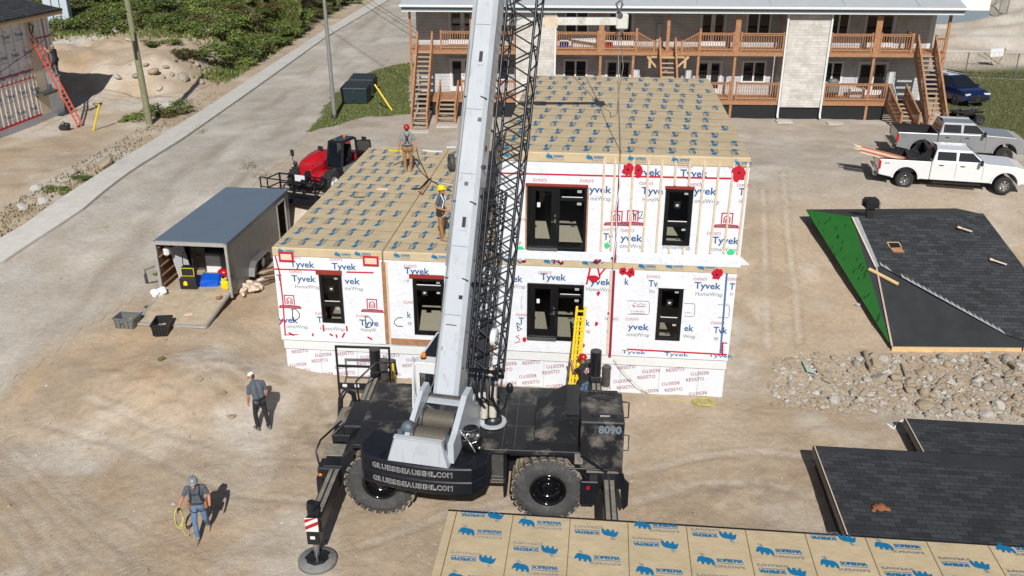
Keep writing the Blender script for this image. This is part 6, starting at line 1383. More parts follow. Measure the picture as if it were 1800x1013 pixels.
def open_bin(label, loc, rz, m, sx, sy, h, lean=0):
    t = thing('storage_bin', label, 'bin', loc, rz); b = MB(); k = .86
    o_ = [(-sx, -sy), (sx, -sy), (sx, sy), (-sx, sy)]
    for i in range(4):
        a, c = o_[i], o_[(i+1) % 4]; b.add([(a[0]*k, a[1]*k, 0), (c[0]*k, c[1]*k, 0), (c[0], c[1], h), (a[0], a[1], h), (a[0]*k*.95, a[1]*k*.95, .02), (c[0]*k*.95, c[1]*k*.95, .02), (c[0]*.94, c[1]*.94, h), (a[0]*.94, a[1]*.94, h)], [(0, 1, 2, 3), (4, 5, 6, 7), (3, 2, 6, 7)])
        b.bar((a[0], a[1], h-.02), (c[0], c[1], h-.02), .05, .05)
    b.add([(x*k, y*k, .02) for x, y in o_], [(0, 1, 2, 3)])
    for s in np.linspace(-.8, .8, 5): b.bb(sx*s-.015, sx*s+.015, -sy*.97-.02, -sy*.9, .05, h-.08)
    b.build('tub', m, t); c = MB(); rr = random.Random(3)
    for q in range(7): c.box((rr.uniform(-sx*.6, sx*.6), rr.uniform(-sy*.6, sy*.6), .10+rr.uniform(0, .1)), (.2, .12, .12), rr.uniform(0, 3), q % 3, .02)
    c.build('contents', ['plastic_black', 'wood_grey', 'plastic_grey'], t)
p = gnd(226, 576); open_bin('grey open plastic bin of tools on the dirt left of the ramp', p, R(-8), 'plastic_grey', .37, .27, .38)
p = gnd(287, 586); open_bin('black open plastic tub at the lower left corner of the ramp', p, R(5), 'plastic_black', .26, .40, .42)
for (pts, m, lab) in (([(262, 548), (285, 520), (300, 505)], 'plastic_yellow', 'yellow strap lying on the dirt left of the trailer'), ([(240, 558), (262, 552), (282, 548)], 'plastic_blue', 'blue strap lying between the two open bins'), ([(255, 545), (275, 538), (292, 540)], 'steel_dark', 'grey metal bar lying by the left edge of the ramp')):
    P = [gnd(*q) for q in pts]; b = MB(); b.path([(x, y, z+.04) for x, y, z in P], .035, 6); o = b.build('strap' if 'strap' in lab else 'metal_bar', m); tag(o, lab, 'strap' if 'strap' in lab else 'bar')
p = gnd(442, 516); t = thing('drop_cloth', 'crumpled cream drop cloth heaped beside the trailer wheel', 'cloth', p); b = MB(); rr = random.Random(9)
mat('cream_cloth', (.62, .50, .38), .9, var=.15, vscale=4, bump=.6, bscale=6)
for k in range(26): b.ball((rr.gauss(0, .24), rr.gauss(0, .22), .10+rr.uniform(0, .22)), (rr.uniform(.08, .24), rr.uniform(.07, .2), rr.uniform(.06, .14)), 8, 6, M=Matrix.Rotation(rr.uniform(0, 3), 4, 'Z') @ Matrix.Rotation(rr.uniform(-.6, .6), 4, 'X'))
b.build('heap', 'cream_cloth', t)
rr = random.Random(5)
for k in range(9):
    p = gnd(468+rr.uniform(-14, 18), 492+rr.uniform(-10, 10)); b = MB(); L = rr.uniform(.7, 1.5); b.box((0, 0, .05+.05*(k % 4)), (L, .10, .05), R(35+rr.uniform(-15, 15)), bev=.005); o = b.build('timber_offcut', 'brown_ply' if k % 3 else 'wood_grey'); o.location = p; tag(o, 'weathered brown timber offcut in the pile by the trailer wheels', 'offcut', 'timber offcuts by the trailer')
# ---------------------------------------------------------------- people: one continuous body each, clothes as colour and as children
mat('tee_slate', (.085, .10, .125), .85, var=.15, bump=.3, bscale=9)
mat('tee_grey', (.23, .235, .245), .85, var=.12, bump=.3, bscale=9)
mat('tee_black', (.022, .022, .024), .85, var=.2, bump=.3, bscale=9)
mat('trousers_black', (.016, .017, .02), .8, var=.25, bump=.3, bscale=9)
mat('work_brown', (.30, .155, .065), .85, var=.22, vscale=4, bump=.35, bscale=9)
mat('denim', (.10, .17, .29), .85, var=.3, vscale=5, bump=.3, bscale=9, c2=(.26, .29, .32), c2scale=4, c2thr=(.55, .8))
mat('boots_grey', (.13, .125, .115), .8, var=.2)
mat('boots_tan', (.30, .22, .15), .8, var=.2)
mat('glove_black', (.015, .015, .016), .7, var=.1)
mat('helmet_grey', (.20, .225, .25), .35, var=.05)
mat('helmet_red', (.42, .008, .014), .3, var=.05)
mat('helmet_yellow', (.80, .58, .01), .3, var=.04)
mat('strap_black', (.018, .02, .02), .6, var=.1)
mat('pink_print', (.62, .22, .27), .7, var=.1)
def person(label, loc, rz, J=None, top='tee_grey', legs='work_brown', boots='boots_tan', hands='skin', helmet=None, cap=False, harness=False, belt=True, scale=1.0, pitch_head=0.0):
    j = dict(pel=(0, 0, .96), waist=(0, 0, 1.10), chest=(0, -.01, 1.32), top=(0, 0, 1.46), neck=(0, -.01, 1.52), head=(0, -.03, 1.64),
             shL=(.19, 0, 1.43), elL=(.25, .03, 1.15), wrL=(.25, -.06, .90), shR=(-.19, 0, 1.43), elR=(-.25, .03, 1.15), wrR=(-.25, -.06, .90),
             hpL=(.095, 0, .92), knL=(.11, -.02, .50), anL=(.12, .02, .08), hpR=(-.095, 0, .92), knR=(-.11, -.02, .50), anR=(-.12, .02, .08), toL=None, toR=None)
    if J: j.update(J)
    j = {k: (V3(v) if v is not None else None) for k, v in j.items()}
    t = thing('person', label, 'person', loc, rz); t.scale = (scale,)*3
    C_ = []                          # capsules: p, q, r1, r2, material
    def cap_(p, q, a, c, m): C_.append((V3(p), V3(q), a, c, m))
    x = V3((1, 0, 0)); sx = (j['shL']-j['shR']).normalized(); hx = (j['hpL']-j['hpR']).normalized()
    for s in (-1, 1):
        cap_(j['pel']+hx*.075*s, j['waist']+hx*.065*s, .105, .10, legs if False else top)
        cap_(j['pel']+hx*.075*s+V3((0, 0, -.06)), j['pel']+hx*.07*s+V3((0, 0, .02)), .108, .104, legs)
        cap_(j['waist']+hx*.065*s, j['chest']+sx*.085*s, .10, .112, top); cap_(j['chest']+sx*.085*s, j['top']+sx*.07*s, .112, .085, top)
        S = 'L' if s > 0 else 'R'
        cap_(j['top']+sx*.05*s, j['sh'+S], .08, .068, top)
        el, wr, sh = j['el'+S], j['wr'+S], j['sh'+S]
        mid = sh.lerp(el, .62); cap_(sh, mid, .066, .060, top); cap_(mid, el, .046, .041, 'skin'); cap_(el, el.lerp(wr, .35), .042, .042, 'skin'); cap_(el.lerp(wr, .35), wr, .042, .027, 'skin')
        d = (wr-el).normalized(); side = d.cross(V3((0, 1, 0))); side = side.normalized() if side.length > .2 else V3((1, 0, 0)); f = side.cross(d).normalized()
        cap_(wr, wr+d*.05, .028, .034, hands); pb = wr+d*.085
        cap_(wr+d*.035+f*.018, pb+f*.022, .024, .024, hands); cap_(wr+d*.035-f*.018, pb-f*.022, .024, .024, hands)
        for k in range(4):
            o = pb + f*(.031-.0205*k); L = (.036, .042, .04, .03)[k]; a = o+d*L+side*(-s)*.008; cap_(o, a, .0105, .0095, hands); cap_(a, a+d*L*.6+side*(-s)*.026, .0095, .008, hands)
        th = wr+d*.03+f*.03; cap_(th, th+d*.035+f*.028, .013, .012, hands); cap_(th+d*.035+f*.028, th+d*.065+f*.030, .012, .009, hands)
        hp, kn, an = j['hp'+S], j['kn'+S], j['an'+S]
        cap_(hp, kn, .095, .064, legs); cap_(kn, kn.lerp(an, .35), .064, .064, legs); cap_(kn.lerp(an, .35), an, .064, .052, legs)
        to = j['to'+S] or an+V3((.02*s, -.19, -.045)); he = an+(an-to)*.25; he.z = to.z
        cap_(an+V3((0, 0, .03)), an+V3((0, 0, -.02)), .052, .05, boots); cap_(he+V3((0, 0, .01)), an.lerp(to, .55), .042, .048, boots); cap_(an.lerp(to, .4)+V3((0, 0, -.008)), to, .046, .036, boots)
    cap_(j['top']+V3((0, 0, -.02)), j['neck'], .075, .060, top); cap_(j['neck'], j['head']+V3((0, .02, -.06)), .056, .052, 'skin')
    hd_ = j['head']; fd = V3((0, -math.cos(pitch_head), -math.sin(pitch_head))); ud = V3((0, -math.sin(pitch_head), math.cos(pitch_head)))
    if 'face' in j and j['face'] is not None: fd = j['face'].normalized(); r_ = fd.cross(V3((0, 0, 1))).normalized(); ud = r_.cross(fd).normalized()
    rt = fd.cross(ud).normalized(); H = lambda a, c, u: hd_ + rt*a + fd*c + ud*u
    cap_(H(0, -.02, .03), H(0, .015, .03), .082, .078, 'skin'); cap_(H(0, .01, 0), H(0, .035, -.07), .068, .045, 'skin'); cap_(H(0, .07, -.075), H(0, .055, -.09), .028, .03, 'skin')
    cap_(H(0, .088, .02), H(0, .106, -.018), .011, .014, 'skin'); cap_(H(-.03, .076, -.052), H(.03, .076, -.052), .012, .012, 'skin')
    for s in (-1, 1): cap_(H(.078*s, -.01, .02), H(.08*s, -.012, -.02), .014, .012, 'skin'); cap_(H(.03*s, .078, .032), H(.045*s, .068, .032), .012, .012, 'skin')
    cap_(H(0, -.045, .05), H(0, -.06, -.02), .062, .05, 'hair_dark')
    b = MB()
    for p, q, a, c, m in C_:
        d = q-p; L = max(d.length, 1e-4); z = d/L; u = z.orthogonal().normalized(); w = z.cross(u); rings = []
        for k in range(4): an_ = math.pi/2*(1-k/4); rings.append((p - z*a*math.sin(an_), a*math.cos(an_)))
        rings[0] = (p-z*a, a*.02)
        rings += [(p, a), (p.lerp(q, .5), (a+c)/2), (q, c)]
        for k in range(1, 5): an_ = math.pi/2*k/4; rings.append((q + z*c*math.sin(an_), max(c*math.cos(an_), c*.02)))
        b.loft([[o + u*(r*math.cos(2*math.pi*i/12)) + w*(r*math.sin(2*math.pi*i/12)) for i in range(12)] for o, r in rings])
    o = b.build('tmp', 'skin', None); m = o.modifiers.new('r', 'REMESH'); m.mode = 'VOXEL'; m.voxel_size = .0125; s_ = o.modifiers.new('s', 'SMOOTH'); s_.iterations = 2; s_.factor = .5
    dg = bpy.context.evaluated_depsgraph_get(); dg.update(); me = bpy.data.meshes.new_from_object(o.evaluated_get(dg), depsgraph=dg)
    bpy.data.objects.remove(o); me.name = 'body'; me.materials.clear(); names = sorted({c[4] for c in C_})
    for n_ in names: me.materials.append(MATS[n_])
    nf = len(me.polygons); ce = np.empty(nf*3); me.polygons.foreach_get('center', ce); ce = ce.reshape(-1, 3)
    best = np.full(nf, 1e9); mi = np.zeros(nf, int)
    for p, q, a, c, mm in C_:
        P, Q = np.array(p), np.array(q); d = Q-P; tt_ = np.clip(((ce-P) @ d)/max(d @ d, 1e-9), 0, 1); ds = np.linalg.norm(ce-P-tt_[:, None]*d, axis=1) - (a+(c-a)*tt_)
        k = ds < best - (.004 if mm in ('skin', 'hair_dark') else 0); best[k] = ds[k]; mi[k] = names.index(mm)
    me.polygons.foreach_set('material_index', mi.astype(np.int32)); me.polygons.foreach_set('use_smooth', np.ones(nf, bool)); me.update()
    bo = bpy.data.objects.new('body', me); col.objects.link(bo); bo.parent = t
    R3 = Matrix((rt, fd, ud)).transposed()
    e = MB()
    for s in (-1, 1): e.ball(H(.033*s, .083, .018), (.012, .008, .007), 8, 5)
    e.build('eyes', 'ink_and_shadow_black', t)
    if helmet:
        h = MB(); M = Matrix.Translation(H(0, -.01, .055)) @ R3.to_4x4(); 
        prof = [(.128, -.015), (.128, .0), (.122, .04), (.105, .085), (.07, .118), (.03, .130), (0, .132)]
        h.lathe([(r*1.0, z) for r, z in prof], M @ Matrix.Diagonal((.93, 1.08, 1, 1)), 20); h.loft([[M @ V3((.10*math.cos(a), .12+.0*abs(math.cos(a))+.05*math.sin(a), -.012+.0)) for a in np.linspace(0, math.pi, 9)], [M @ V3((.09*math.cos(a), .11+.05*math.sin(a), .006)) for a in np.linspace(0, math.pi, 9)]], 0)
        h.lathe([(.128, -.015), (.09, -.015)], M @ Matrix.Diagonal((.93, 1.08, 1, 1)), 20); h.bar(M @ V3((0, -.10, .085)), M @ V3((0, .09, .092)), .03, .07); h.build('helmet', helmet, t)
    if cap:
        h = MB(); M = Matrix.Translation(H(0, -.012, .05)) @ R3.to_4x4(); h.lathe([(.100, -.01), (.100, .03), (.085, .07), (.05, .092), (0, .098)], M @ Matrix.Diagonal((.95, 1.1, 1, 1)), 18, 0)
        h.loft([[M @ V3((.085*math.cos(a), .085+.09*math.sin(a), .0-.012*math.sin(a))) for a in np.linspace(0, math.pi, 9)], [M @ V3((.085*math.cos(a), .085+.09*math.sin(a), .012-.012*math.sin(a))) for a in np.linspace(0, math.pi, 9)]], 1)
        h.build('cap', ['white_paint', 'plastic_grey'], t)
    up = (j['top']-j['pel']).normalized(); bk = sx.cross(up).normalized()      # towards the back
    if bk.y < 0: bk = -bk
    ch, wa = j['chest'], j['waist']
    if harness:
        h = MB()
        for s in (-1, 1):
            h.path([wa+sx*.13*s-bk*.09, ch+sx*.10*s-bk*.125, j['top']+sx*.11*s-bk*.05+up*.055, j['top']+sx*.10*s+bk*.05+up*.04, ch+sx*.04*s+bk*.13+up*.05, ch+bk*.135, wa-sx*.08*s+bk*.115], .02, 6)
            for q in ('hpL', 'hpR'): pass
            hp = j['hp'+('L' if s > 0 else 'R')]; kn = j['kn'+('L' if s > 0 else 'R')]; c0 = hp.lerp(kn, .3); h.path([c0 + V3((.09*math.cos(a), .092*math.sin(a), .04*math.cos(a)*s)) for a in np.linspace(0, 2*math.pi, 11)], .014, 5)
        h.path([ch+sx*.09-bk*.125, ch-sx*.09-bk*.125], .016, 6); h.bar(ch+bk*.135+up*.02, ch+bk*.15+up*.02, .11, .12); h.build('safety_harness', harness, t)
    if belt:
        h = MB(); h.path([wa - up*.075 + hx*(.175*math.cos(a)) + bk*(.125*math.sin(a)) for a in np.linspace(0, 2*math.pi, 17)], .022, 6, 0)
        if belt != 'plain':
            for s in (-1, 1): h.box(wa - up*.16 + hx*.20*s, (.07, .18, .2), bev=.02, m=1)
        h.build('tool_belt', ['strap_black', 'leather' if belt == 'tan' else 'strap_black'], t)
    return t, j
# man at left with a white cap, seen from behind, looking down to the left
p = gnd(462, 756)
person('man in white cap, slate t-shirt and black trousers standing on the dirt', p, R(180+42), dict(pel=(0, .05, .95), waist=(0, .02, 1.09), chest=(.0, -.05, 1.30), top=(.0, -.12, 1.43), neck=(.01, -.17, 1.485), head=(.0, -.27, 1.57), face=(.1, -.8, -.75),
    shL=(.20, -.08, 1.40), shR=(-.20, -.06, 1.41), elL=(.27, -.05, 1.13), wrL=(.25, -.14, .88), elR=(-.26, .0, 1.13), wrR=(-.24, -.08, .88), knL=(.12, -.06, .50), anL=(.12, .0, .08), knR=(-.13, .06, .50), anR=(-.16, .14, .08)), 'tee_slate', 'trousers_black', 'boots_grey', cap=True, belt='plain', scale=1.04)
# man walking towards the camera with a coil of yellow rope
p = gnd(357, 946); t2, j2 = person('man in grey helmet, slate t-shirt and jeans walking with a yellow rope coil', (p[0], p[1]+.05, p[2]), R(10), dict(head=(0, -.11, 1.62), face=(.05, -1, .05), top=(0, -.03, 1.45), neck=(0, -.05, 1.51), hpL=(.095, 0, .91), knL=(.12, .02, .50), anL=(.13, .26, .13), toL=(.14, .10, .03), knR=(-.10, -.14, .51), anR=(-.07, -.20, .08),
    elL=(.29, .02, 1.16), wrL=(.30, -.12, .93), elR=(-.32, -.02, 1.18), wrR=(-.42, -.10, .96)), 'tee_slate', 'denim', 'boots_tan', 'glove_black', 'helmet_grey', harness='strap_black', belt='tan')
b = MB(); c0 = V3((-.45, -.14, .66)); rr = random.Random(6)
for k in range(6): a0 = rr.uniform(0, .4); b.path([c0 + V3((.10*math.cos(a)*rr.uniform(.85, 1.1)-.03*k/6, .06*math.sin(a)+.02*k, .23*math.sin(a)*rr.uniform(.9, 1.1))) for a in np.linspace(0, 2*math.pi, 13)], .011, 5)
b.path([c0+V3((0, 0, -.2)), c0+V3((.12, -.1, -.45)), c0+V3((.25, -.05, -.35))], .010, 5); b.path([c0+V3((.05, .05, .25)), c0+V3((.05, .4, .5)), c0+V3((.06, .7, .62)), c0+V3((.02, 1.0, .55))], .008, 5) if False else None
o = b.build('rope_coil', 'rope_yellow'); o.location = t2.location; o.rotation_euler = t2.rotation_euler; tag(o, 'yellow rope coil held in the walking man\'s hand', 'rope')
# roof crew
p = at_z(717, 302, 4.58); person('man in red helmet with harness on the house roof, back to the camera', p, R(180+4), dict(head=(0, -.05, 1.63), elL=(.28, .0, 1.17), wrL=(.33, -.02, .93), elR=(-.29, .0, 1.17), wrR=(-.36, .04, .94), knL=(.12, -.01, .5), anL=(.10, .04, .08), knR=(-.12, -.03, .5), anR=(-.10, -.02, .08)), 'tee_grey', 'work_brown', 'boots_tan', 'skin', 'helmet_red', harness='harness_green' if 'harness_green' in MATS else 'strap_black', belt='tan', scale=1.03)
p = at_z(776, 422, 4.58); person('man in yellow helmet and grey t-shirt standing on the roof beside the crane boom', p, R(90-12), dict(head=(0, -.05, 1.63), face=(0, -1, .12), elL=(.25, .08, 1.15), wrL=(.17, -.14, 1.03), elR=(-.25, .08, 1.15), wrR=(-.10, -.17, 1.02), knL=(.10, .0, .5), anL=(.11, .06, .08), anR=(-.11, -.08, .08)), 'tee_slate', 'work_brown', 'boots_tan', 'skin', 'helmet_yellow', harness='white_paint', belt='black', scale=1.0)
# man with the yellow ladder
person('man in red helmet and black t-shirt with pink print gripping the yellow ladder', (2.22, 24.55, gz(2.22, 24.55)), R(180+35), dict(head=(0, -.10, 1.63), face=(.3, -.9, -.25), top=(0, -.04, 1.45), elL=(.24, -.20, 1.26), wrL=(.16, -.42, 1.40), elR=(-.25, -.18, 1.22), wrR=(-.12, -.42, 1.30)), 'tee_black', 'denim', 'boots_grey', 'skin', 'helmet_red', belt='black', scale=1.03)
pk = [o for o in bpy.data.objects if o.get('category') == 'person'][-1]
b = MB(); rr = random.Random(2)
for k in range(5): b.poly([(.02+.07*math.cos(k*1.3)+.05*math.cos(i*.9)*rr.uniform(.6, 1), .128, 1.36+.06*math.sin(k*1.3)+.05*math.sin(i*.9)) for i in range(7)], k % 2)
b.build('shirt_print', ['pink_print', 'white_paint'], pk)
# ---------------------------------------------------------------- roofs on the ground, rubble, ladder, rope
mat('shingle', (.03, .033, .037), .9, var=.2)
brickify('shingle', (.019, .021, .024), (.044, .048, .054), (.010, .011, .012), .36, .17, .010, rough=.85)
mat('underlay', (.026, .028, .031), .75, var=.3, vscale=1.4, c2=(.05, .05, .05), c2scale=1.5, c2thr=(.6, .85))
mat('green_board', (.018, .145, .022), .6, var=.12, vscale=3)
mat('strip_grey', (.30, .31, .33), .8, var=.2)
PA = [V3((13.13, 28.2, .35)), V3((19.75, 28.1, .35)), V3((18.85, 34.75, 3.0)), V3((13.49, 34.4, 3.0))]
pn_ = (PA[1]-PA[0]).cross(PA[3]-PA[0]).normalized()
def on_roof(px, py, h=.0):
    d = V3(ray(px, py)); o = V3((0, 0, CAM_H)); t = (PA[0]+pn_*h-o).dot(pn_)/d.dot(pn_); return o + d*t
rf = thing('roof_section', 'black shingled roof section set on the ground with a bright green gable flap', 'roof section', PA[0], math.atan2(PA[1].y-PA[0].y, PA[1].x-PA[0].x))
RFm = (Matrix.Translation(PA[0]) @ Matrix.Rotation(math.atan2(PA[1].y-PA[0].y, PA[1].x-PA[0].x), 4, 'Z')).inverted()
def rb(b, name, mats): b.v = [tuple(RFm @ V3(v)) for v in b.v]; return b.build(name, mats, rf)
G, BK = V3((12.40, 36.75, 2.5)), V3((19.1, 37.4, 2.35))
b = MB(); b.poly([p - pn_*.03 for p in PA]); b.poly([PA[3]-pn_*.03, PA[2]-pn_*.03, BK, G]); rb(b, 'underlay', 'underlay')
b = MB(); b.quad(PA[0]-pn_*.04, G, PA[3]-pn_*.04, PA[3]-pn_*.04) if False else b.poly([PA[0]-pn_*.035, PA[3]-pn_*.035, G]); 
rr = random.Random(8)
gx, gy = PA[3]-PA[0], G-PA[0]; gn_ = gx.cross(gy).normalized()
if gn_.x > 0: gn_ = -gn_
for k in range(70):
    u, v = rr.random(), rr.random(); 
    if u+v > .96 or v < .04: continue
    c = PA[0] + gx*u + gy*v + gn_*.006; e = V3((rr.uniform(-.03, .03), .02, .085*rr.uniform(.7, 1.5))); e -= gn_*e.dot(gn_); f_ = e.cross(gn_).normalized()*.018
    b.quad(c-e-f_, c-e+f_, c+e+f_*.6, c+e-f_, 1)
rb(b, 'gable_flap', ['green_board', 'ink_and_shadow_black'])
b = MB(); g0 = lambda p: V3((p.x, p.y, gz(p.x, p.y)-.1))
inn = lambda p: p + V3((.5, 0, -.25))
b.add([inn(G), inn(PA[0]+V3((0, .4, -.0))), g0(inn(PA[0])), g0(inn(G))], [(0, 1, 2, 3)]); b.add([BK, PA[1]-pn_*.06, g0(PA[1]), g0(BK)], [(0, 1, 2, 3)]); b.add([G, BK, g0(BK), g0(inn(G))], [(0, 1, 2, 3)]); rb(b, 'side_wall', 'black_paint')
# shingled field: everything right of and behind the stepped edge
edge = [(1497, 380), (1541, 462)]; steps = [(1541, 462), (1560, 472), (1765, 583), (1800, 606)]
P_ = [on_roof(1500, 378, .012), on_roof(1545, 463, .012), on_roof(1768, 584, .012), PA[0].lerp(PA[1], .8)+pn_*.012, PA[1]+pn_*.012, PA[2]+pn_*.012, PA[3].lerp(PA[2], .015)+pn_*.012]
def _sh():
    # a mesh whose local xy lies in the roof plane, so that the shingle courses follow it
    ex = (PA[1]-PA[0]).normalized(); ey = pn_.cross(ex).normalized(); M = Matrix(((ex.x, ey.x, pn_.x, PA[0].x), (ex.y, ey.y, pn_.y, PA[0].y), (ex.z, ey.z, pn_.z, PA[0].z), (0, 0, 0, 1)))
    Mi = M.inverted(); me = bpy.data.meshes.new('shingles'); pts = [Mi @ p for p in P_]; me.from_pydata([tuple(p) for p in pts], [], [tuple(range(len(pts)))]); me.materials.append(MATS['shingle']); me.update()
    o = bpy.data.objects.new('shingles', me); col.objects.link(o); o.parent = rf; o.matrix_local = RFm @ M
_sh()
b = MB(); a, c = on_roof(1548, 464, .016), on_roof(1768, 584, .016); n = 22; up_ = (PA[3]-PA[0]).normalized()
for k in range(n):
    if k in (2, 3): continue
    p = a.lerp(c, k/n); q = a.lerp(c, (k+1)/n); b.quad(p, q, q+up_*.05, p+up_*.22); 
rb(b, 'stepped_edge', 'strip_grey')
b = MB(); e0, e1 = on_roof(1500, 379, .02), on_roof(1540, 466, .02); s_ = (PA[1]-PA[0]).normalized(); b.quad(e0-s_*.05, e0+s_*.18, e1+s_*.12, e1-s_*.05); b.bar(e1, PA[0]+pn_*.03, .06, .03, 1); b.bar(e0-s_*.06, e1-s_*.03, .05, .03, 2); rb(b, 'rake_strip', ['strip_grey', 'pinkish', 'osb']) if 'pinkish' in MATS else None
mat('scuffed_underlay', (.028, .03, .033), .75, var=.3, vscale=1.4, c2=(.10, .10, .10), c2scale=6, c2thr=(.64, .8)); mat('pinkish', (.48, .36, .30), .8, var=.2); rb(b, 'rake_strip', ['strip_grey', 'pinkish', 'osb'])
b = MB(); b.bar(PA[0]+V3((.0, -.03, -.10)), PA[0].lerp(PA[1], .67)+V3((0, -.03, -.10)), .05, .20, 0); b.bar(PA[0].lerp(PA[1], .68)+V3((0, -.03, -.10)), PA[1]+V3((0, -.03, -.10)), .05, .20, 0)
b.bar(PA[0]+V3((.1, .12, -.25)), PA[1]+V3((0, .12, -.25)), .08, .2, 1); rb(b, 'fascia', ['wood_pale2', 'black_paint']) if 'wood_pale2' in MATS else None
mat('wood_pale2', (.62, .43, .22), .75, var=.12, vscale=5); rb(b, 'fascia', ['wood_pale2', 'black_paint'])
b = MB(); h0 = on_roof(1573, 432, .014); ex = s_; b.quad(h0-ex*.24+up_*.28, h0+ex*.20+up_*.28, h0+ex*.24, h0-ex*.2, 0); b.quad(h0-ex*.20+up_*-.02, h0+ex*.24, h0+ex*.3-up_*.28, h0-ex*.1-up_*.28, 1); frame_ = None
for p, q in ((h0-ex*.24+up_*.28, h0+ex*.2+up_*.28), (h0-ex*.2, h0-ex*.24+up_*.28), (h0+ex*.24, h0+ex*.2+up_*.28)): b.bar(p, q, .03, .03, 2)
rb(b, 'roof_opening', ['ink_and_shadow_black', 'wood_orange', 'wood_pale2'])
for (px, py, ang, L, lab) in ((1697, 400, -.5, .5, 'thin orange wood piece on the black shingles, farther up the roof'), (1756, 457, -.5, .55, 'thin orange wood piece on the black shingles, nearer the right edge')):
    o_ = on_roof(px, py, .04); b = MB(); d = (ex*math.cos(ang)+up_*math.sin(ang)); b.bar(-d*L/2, d*L/2, .07, .02, 0, up=pn_); b.bar(-d*L/2-d*.06, -d*L/2+d*.06, .10, .03, 1, up=pn_); o = b.build('wood_piece', ['wood_strip', 'wood_pale']); o.location = o_; tag(o, lab, 'wood piece')
a, c = on_roof(1527, 470, .05), on_roof(1579, 497, .05); b = MB(); b.bar((0, 0, 0), c-a, .12, .06, 0, up=pn_); o = b.build('plank', 'wood_pale2'); o.location = a; tag(o, 'short yellow plank lying on the black roof near the green gable', 'plank')
vb = on_roof(1527, 377, .0); vt = thing('roof_vent', 'square black louvred roof vent at the ridge of the green gabled roof', 'vent', vb, 0); vt.scale = (.8,)*3
b = MB(); b.box((0, .0, .25), (.34, .34, .6)); b.build('base', 'plastic_black', vt)
b = MB()
for k in range(4): b.loft([[V3((x*.36, y*.36, .50+k*.09)) for x, y in ((-1, -1), (1, -1), (1, 1), (-1, 1))], [V3((x*.28, y*.28, .56+k*.09)) for x, y in ((-1, -1), (1, -1), (1, 1), (-1, 1))]], 0)
b.box((0, 0, .88), (.56, .56, .05)); b.build('cap', 'plastic_black', vt)
# two flat roof panels lower right
def flat_panel(label, A, ex, L, Wd, z, bump=0):
    ang = math.atan2(ex[1], ex[0]); t = thing('roof_panel', label, 'roof panel', (A[0], A[1], z), ang)
    b = MB(); N = 14; S = []
    def zz(x, y): return .26*math.exp(-((y + .25 + .10*x)/.9)**2)*0 + bump*max(0, 1-abs(y+.9)/.9)*.0
    b.quad((0.02, -Wd, 0), (L, -Wd, 0), (L, -.0, 0), (.02, 0, 0)); b.build('shingles', 'shingle', t)
    b = MB(); b.poly([(.04, -.22, .006), (1.5, -.30, .006), (3.4, -.55, .006), (L, -1.5, .006), (L, -.01, .006), (.04, -.01, .006)]); b.build('underlay', 'scuffed_underlay', t)
    b = MB(); b.bb(0, .028, -Wd, 0, -.16, .010, 0); b.bb(-.03, -.001, -Wd, .02, -.20, -.01, 1); b.bb(.0, L, -.0, .03, -.16, -.004, 1); b.bb(.08, L, -Wd, -.02, -.16, -.006, 1); b.bb(.10, L, -Wd, -.05, -z-.1+.1, -.161, 1); b.build('edge_board', ['wood_strip', 'black_paint'], t)  # thin black strip outside the wood edge paints in the shadow gap
    return t
A1 = at_z(1432, 782, .7); E1 = at_z(1690, 795, .7); flat_panel('flat black shingled roof panel in the lower right with a brown garment on it', A1, (E1[0]-A1[0], E1[1]-A1[1]), 9, 5.0, .70)
A2 = at_z(1592, 733, .52); E2 = at_z(1800, 744, .52); flat_panel('flat black shingled roof panel tucked behind the nearer one, against the rubble', A2, (E2[0]-A2[0], E2[1]-A2[1]), 8, 2.05, .52)
p = at_z(1545, 893, .71); t = thing('garment', 'crumpled brown work garment thrown on the flat shingled roof panel', 'garment', p, R(20)); b = MB(); rr = random.Random(12)
mat('garment_brown', (.26, .10, .045), .9, var=.25, vscale=7, bump=.5, bscale=7)
for k in range(11): b.ball((rr.uniform(-.13, .13)+.05*(k % 3), rr.uniform(-.08, .08), .03+rr.uniform(0, .05)), (rr.uniform(.07, .16), rr.uniform(.05, .1), rr.uniform(.03, .06)), 8, 5, M=Matrix.Rotation(rr.uniform(0, 3), 4, 'Z'))
b.bar((.05, .0, .05), (.24, -.16, .04), .14, .06, bev=.03); b.bar((-.1, 0, .04), (-.22, -.05, .03), .1, .06, bev=.03); b.build('cloth', 'garment_brown', t)
# rubble bank
def rock_mesh(seed, rough=.35):
    rr = np.random.RandomState(seed); bm = bmesh.new(); bmesh.ops.create_icosphere(bm, subdivisions=2, radius=1)
    dirs = rr.randn(9, 3); dirs /= np.linalg.norm(dirs, axis=1)[:, None]; cut = rr.uniform(.55, .95, 9)
    for v in bm.verts:
        c = np.array(v.co); 
        for d, k in zip(dirs, cut):
            e = c @ d
            if e > k: c = c - d*(e-k)
        v.co = c*(1+rr.uniform(-.05, .05))
    me = bpy.data.meshes.new('rock'); bm.to_mesh(me); bm.free(); return me
mat('rock_tan', (.35, .28, .20), .9, var=.22, vscale=5, bump=.4, bscale=14, c2=(.33, .26, .185), c2scale=2)
mat('rock_grey', (.31, .27, .215), .9, var=.22, vscale=5, bump=.4, bscale=14, c2=(.38, .35, .31), c2scale=2)
mat('rock_pale', (.44, .415, .37), .9, var=.15, vscale=5, bump=.4, bscale=14)
RK = []
for k in range(9):
    me = rock_mesh(k); me.materials.append(MATS[('rock_tan', 'rock_grey', 'rock_tan', 'rock_grey', 'rock_pale', 'rock_tan', 'rock_grey', 'rock_tan', 'rock_pale')[k]]); RK.append(me)
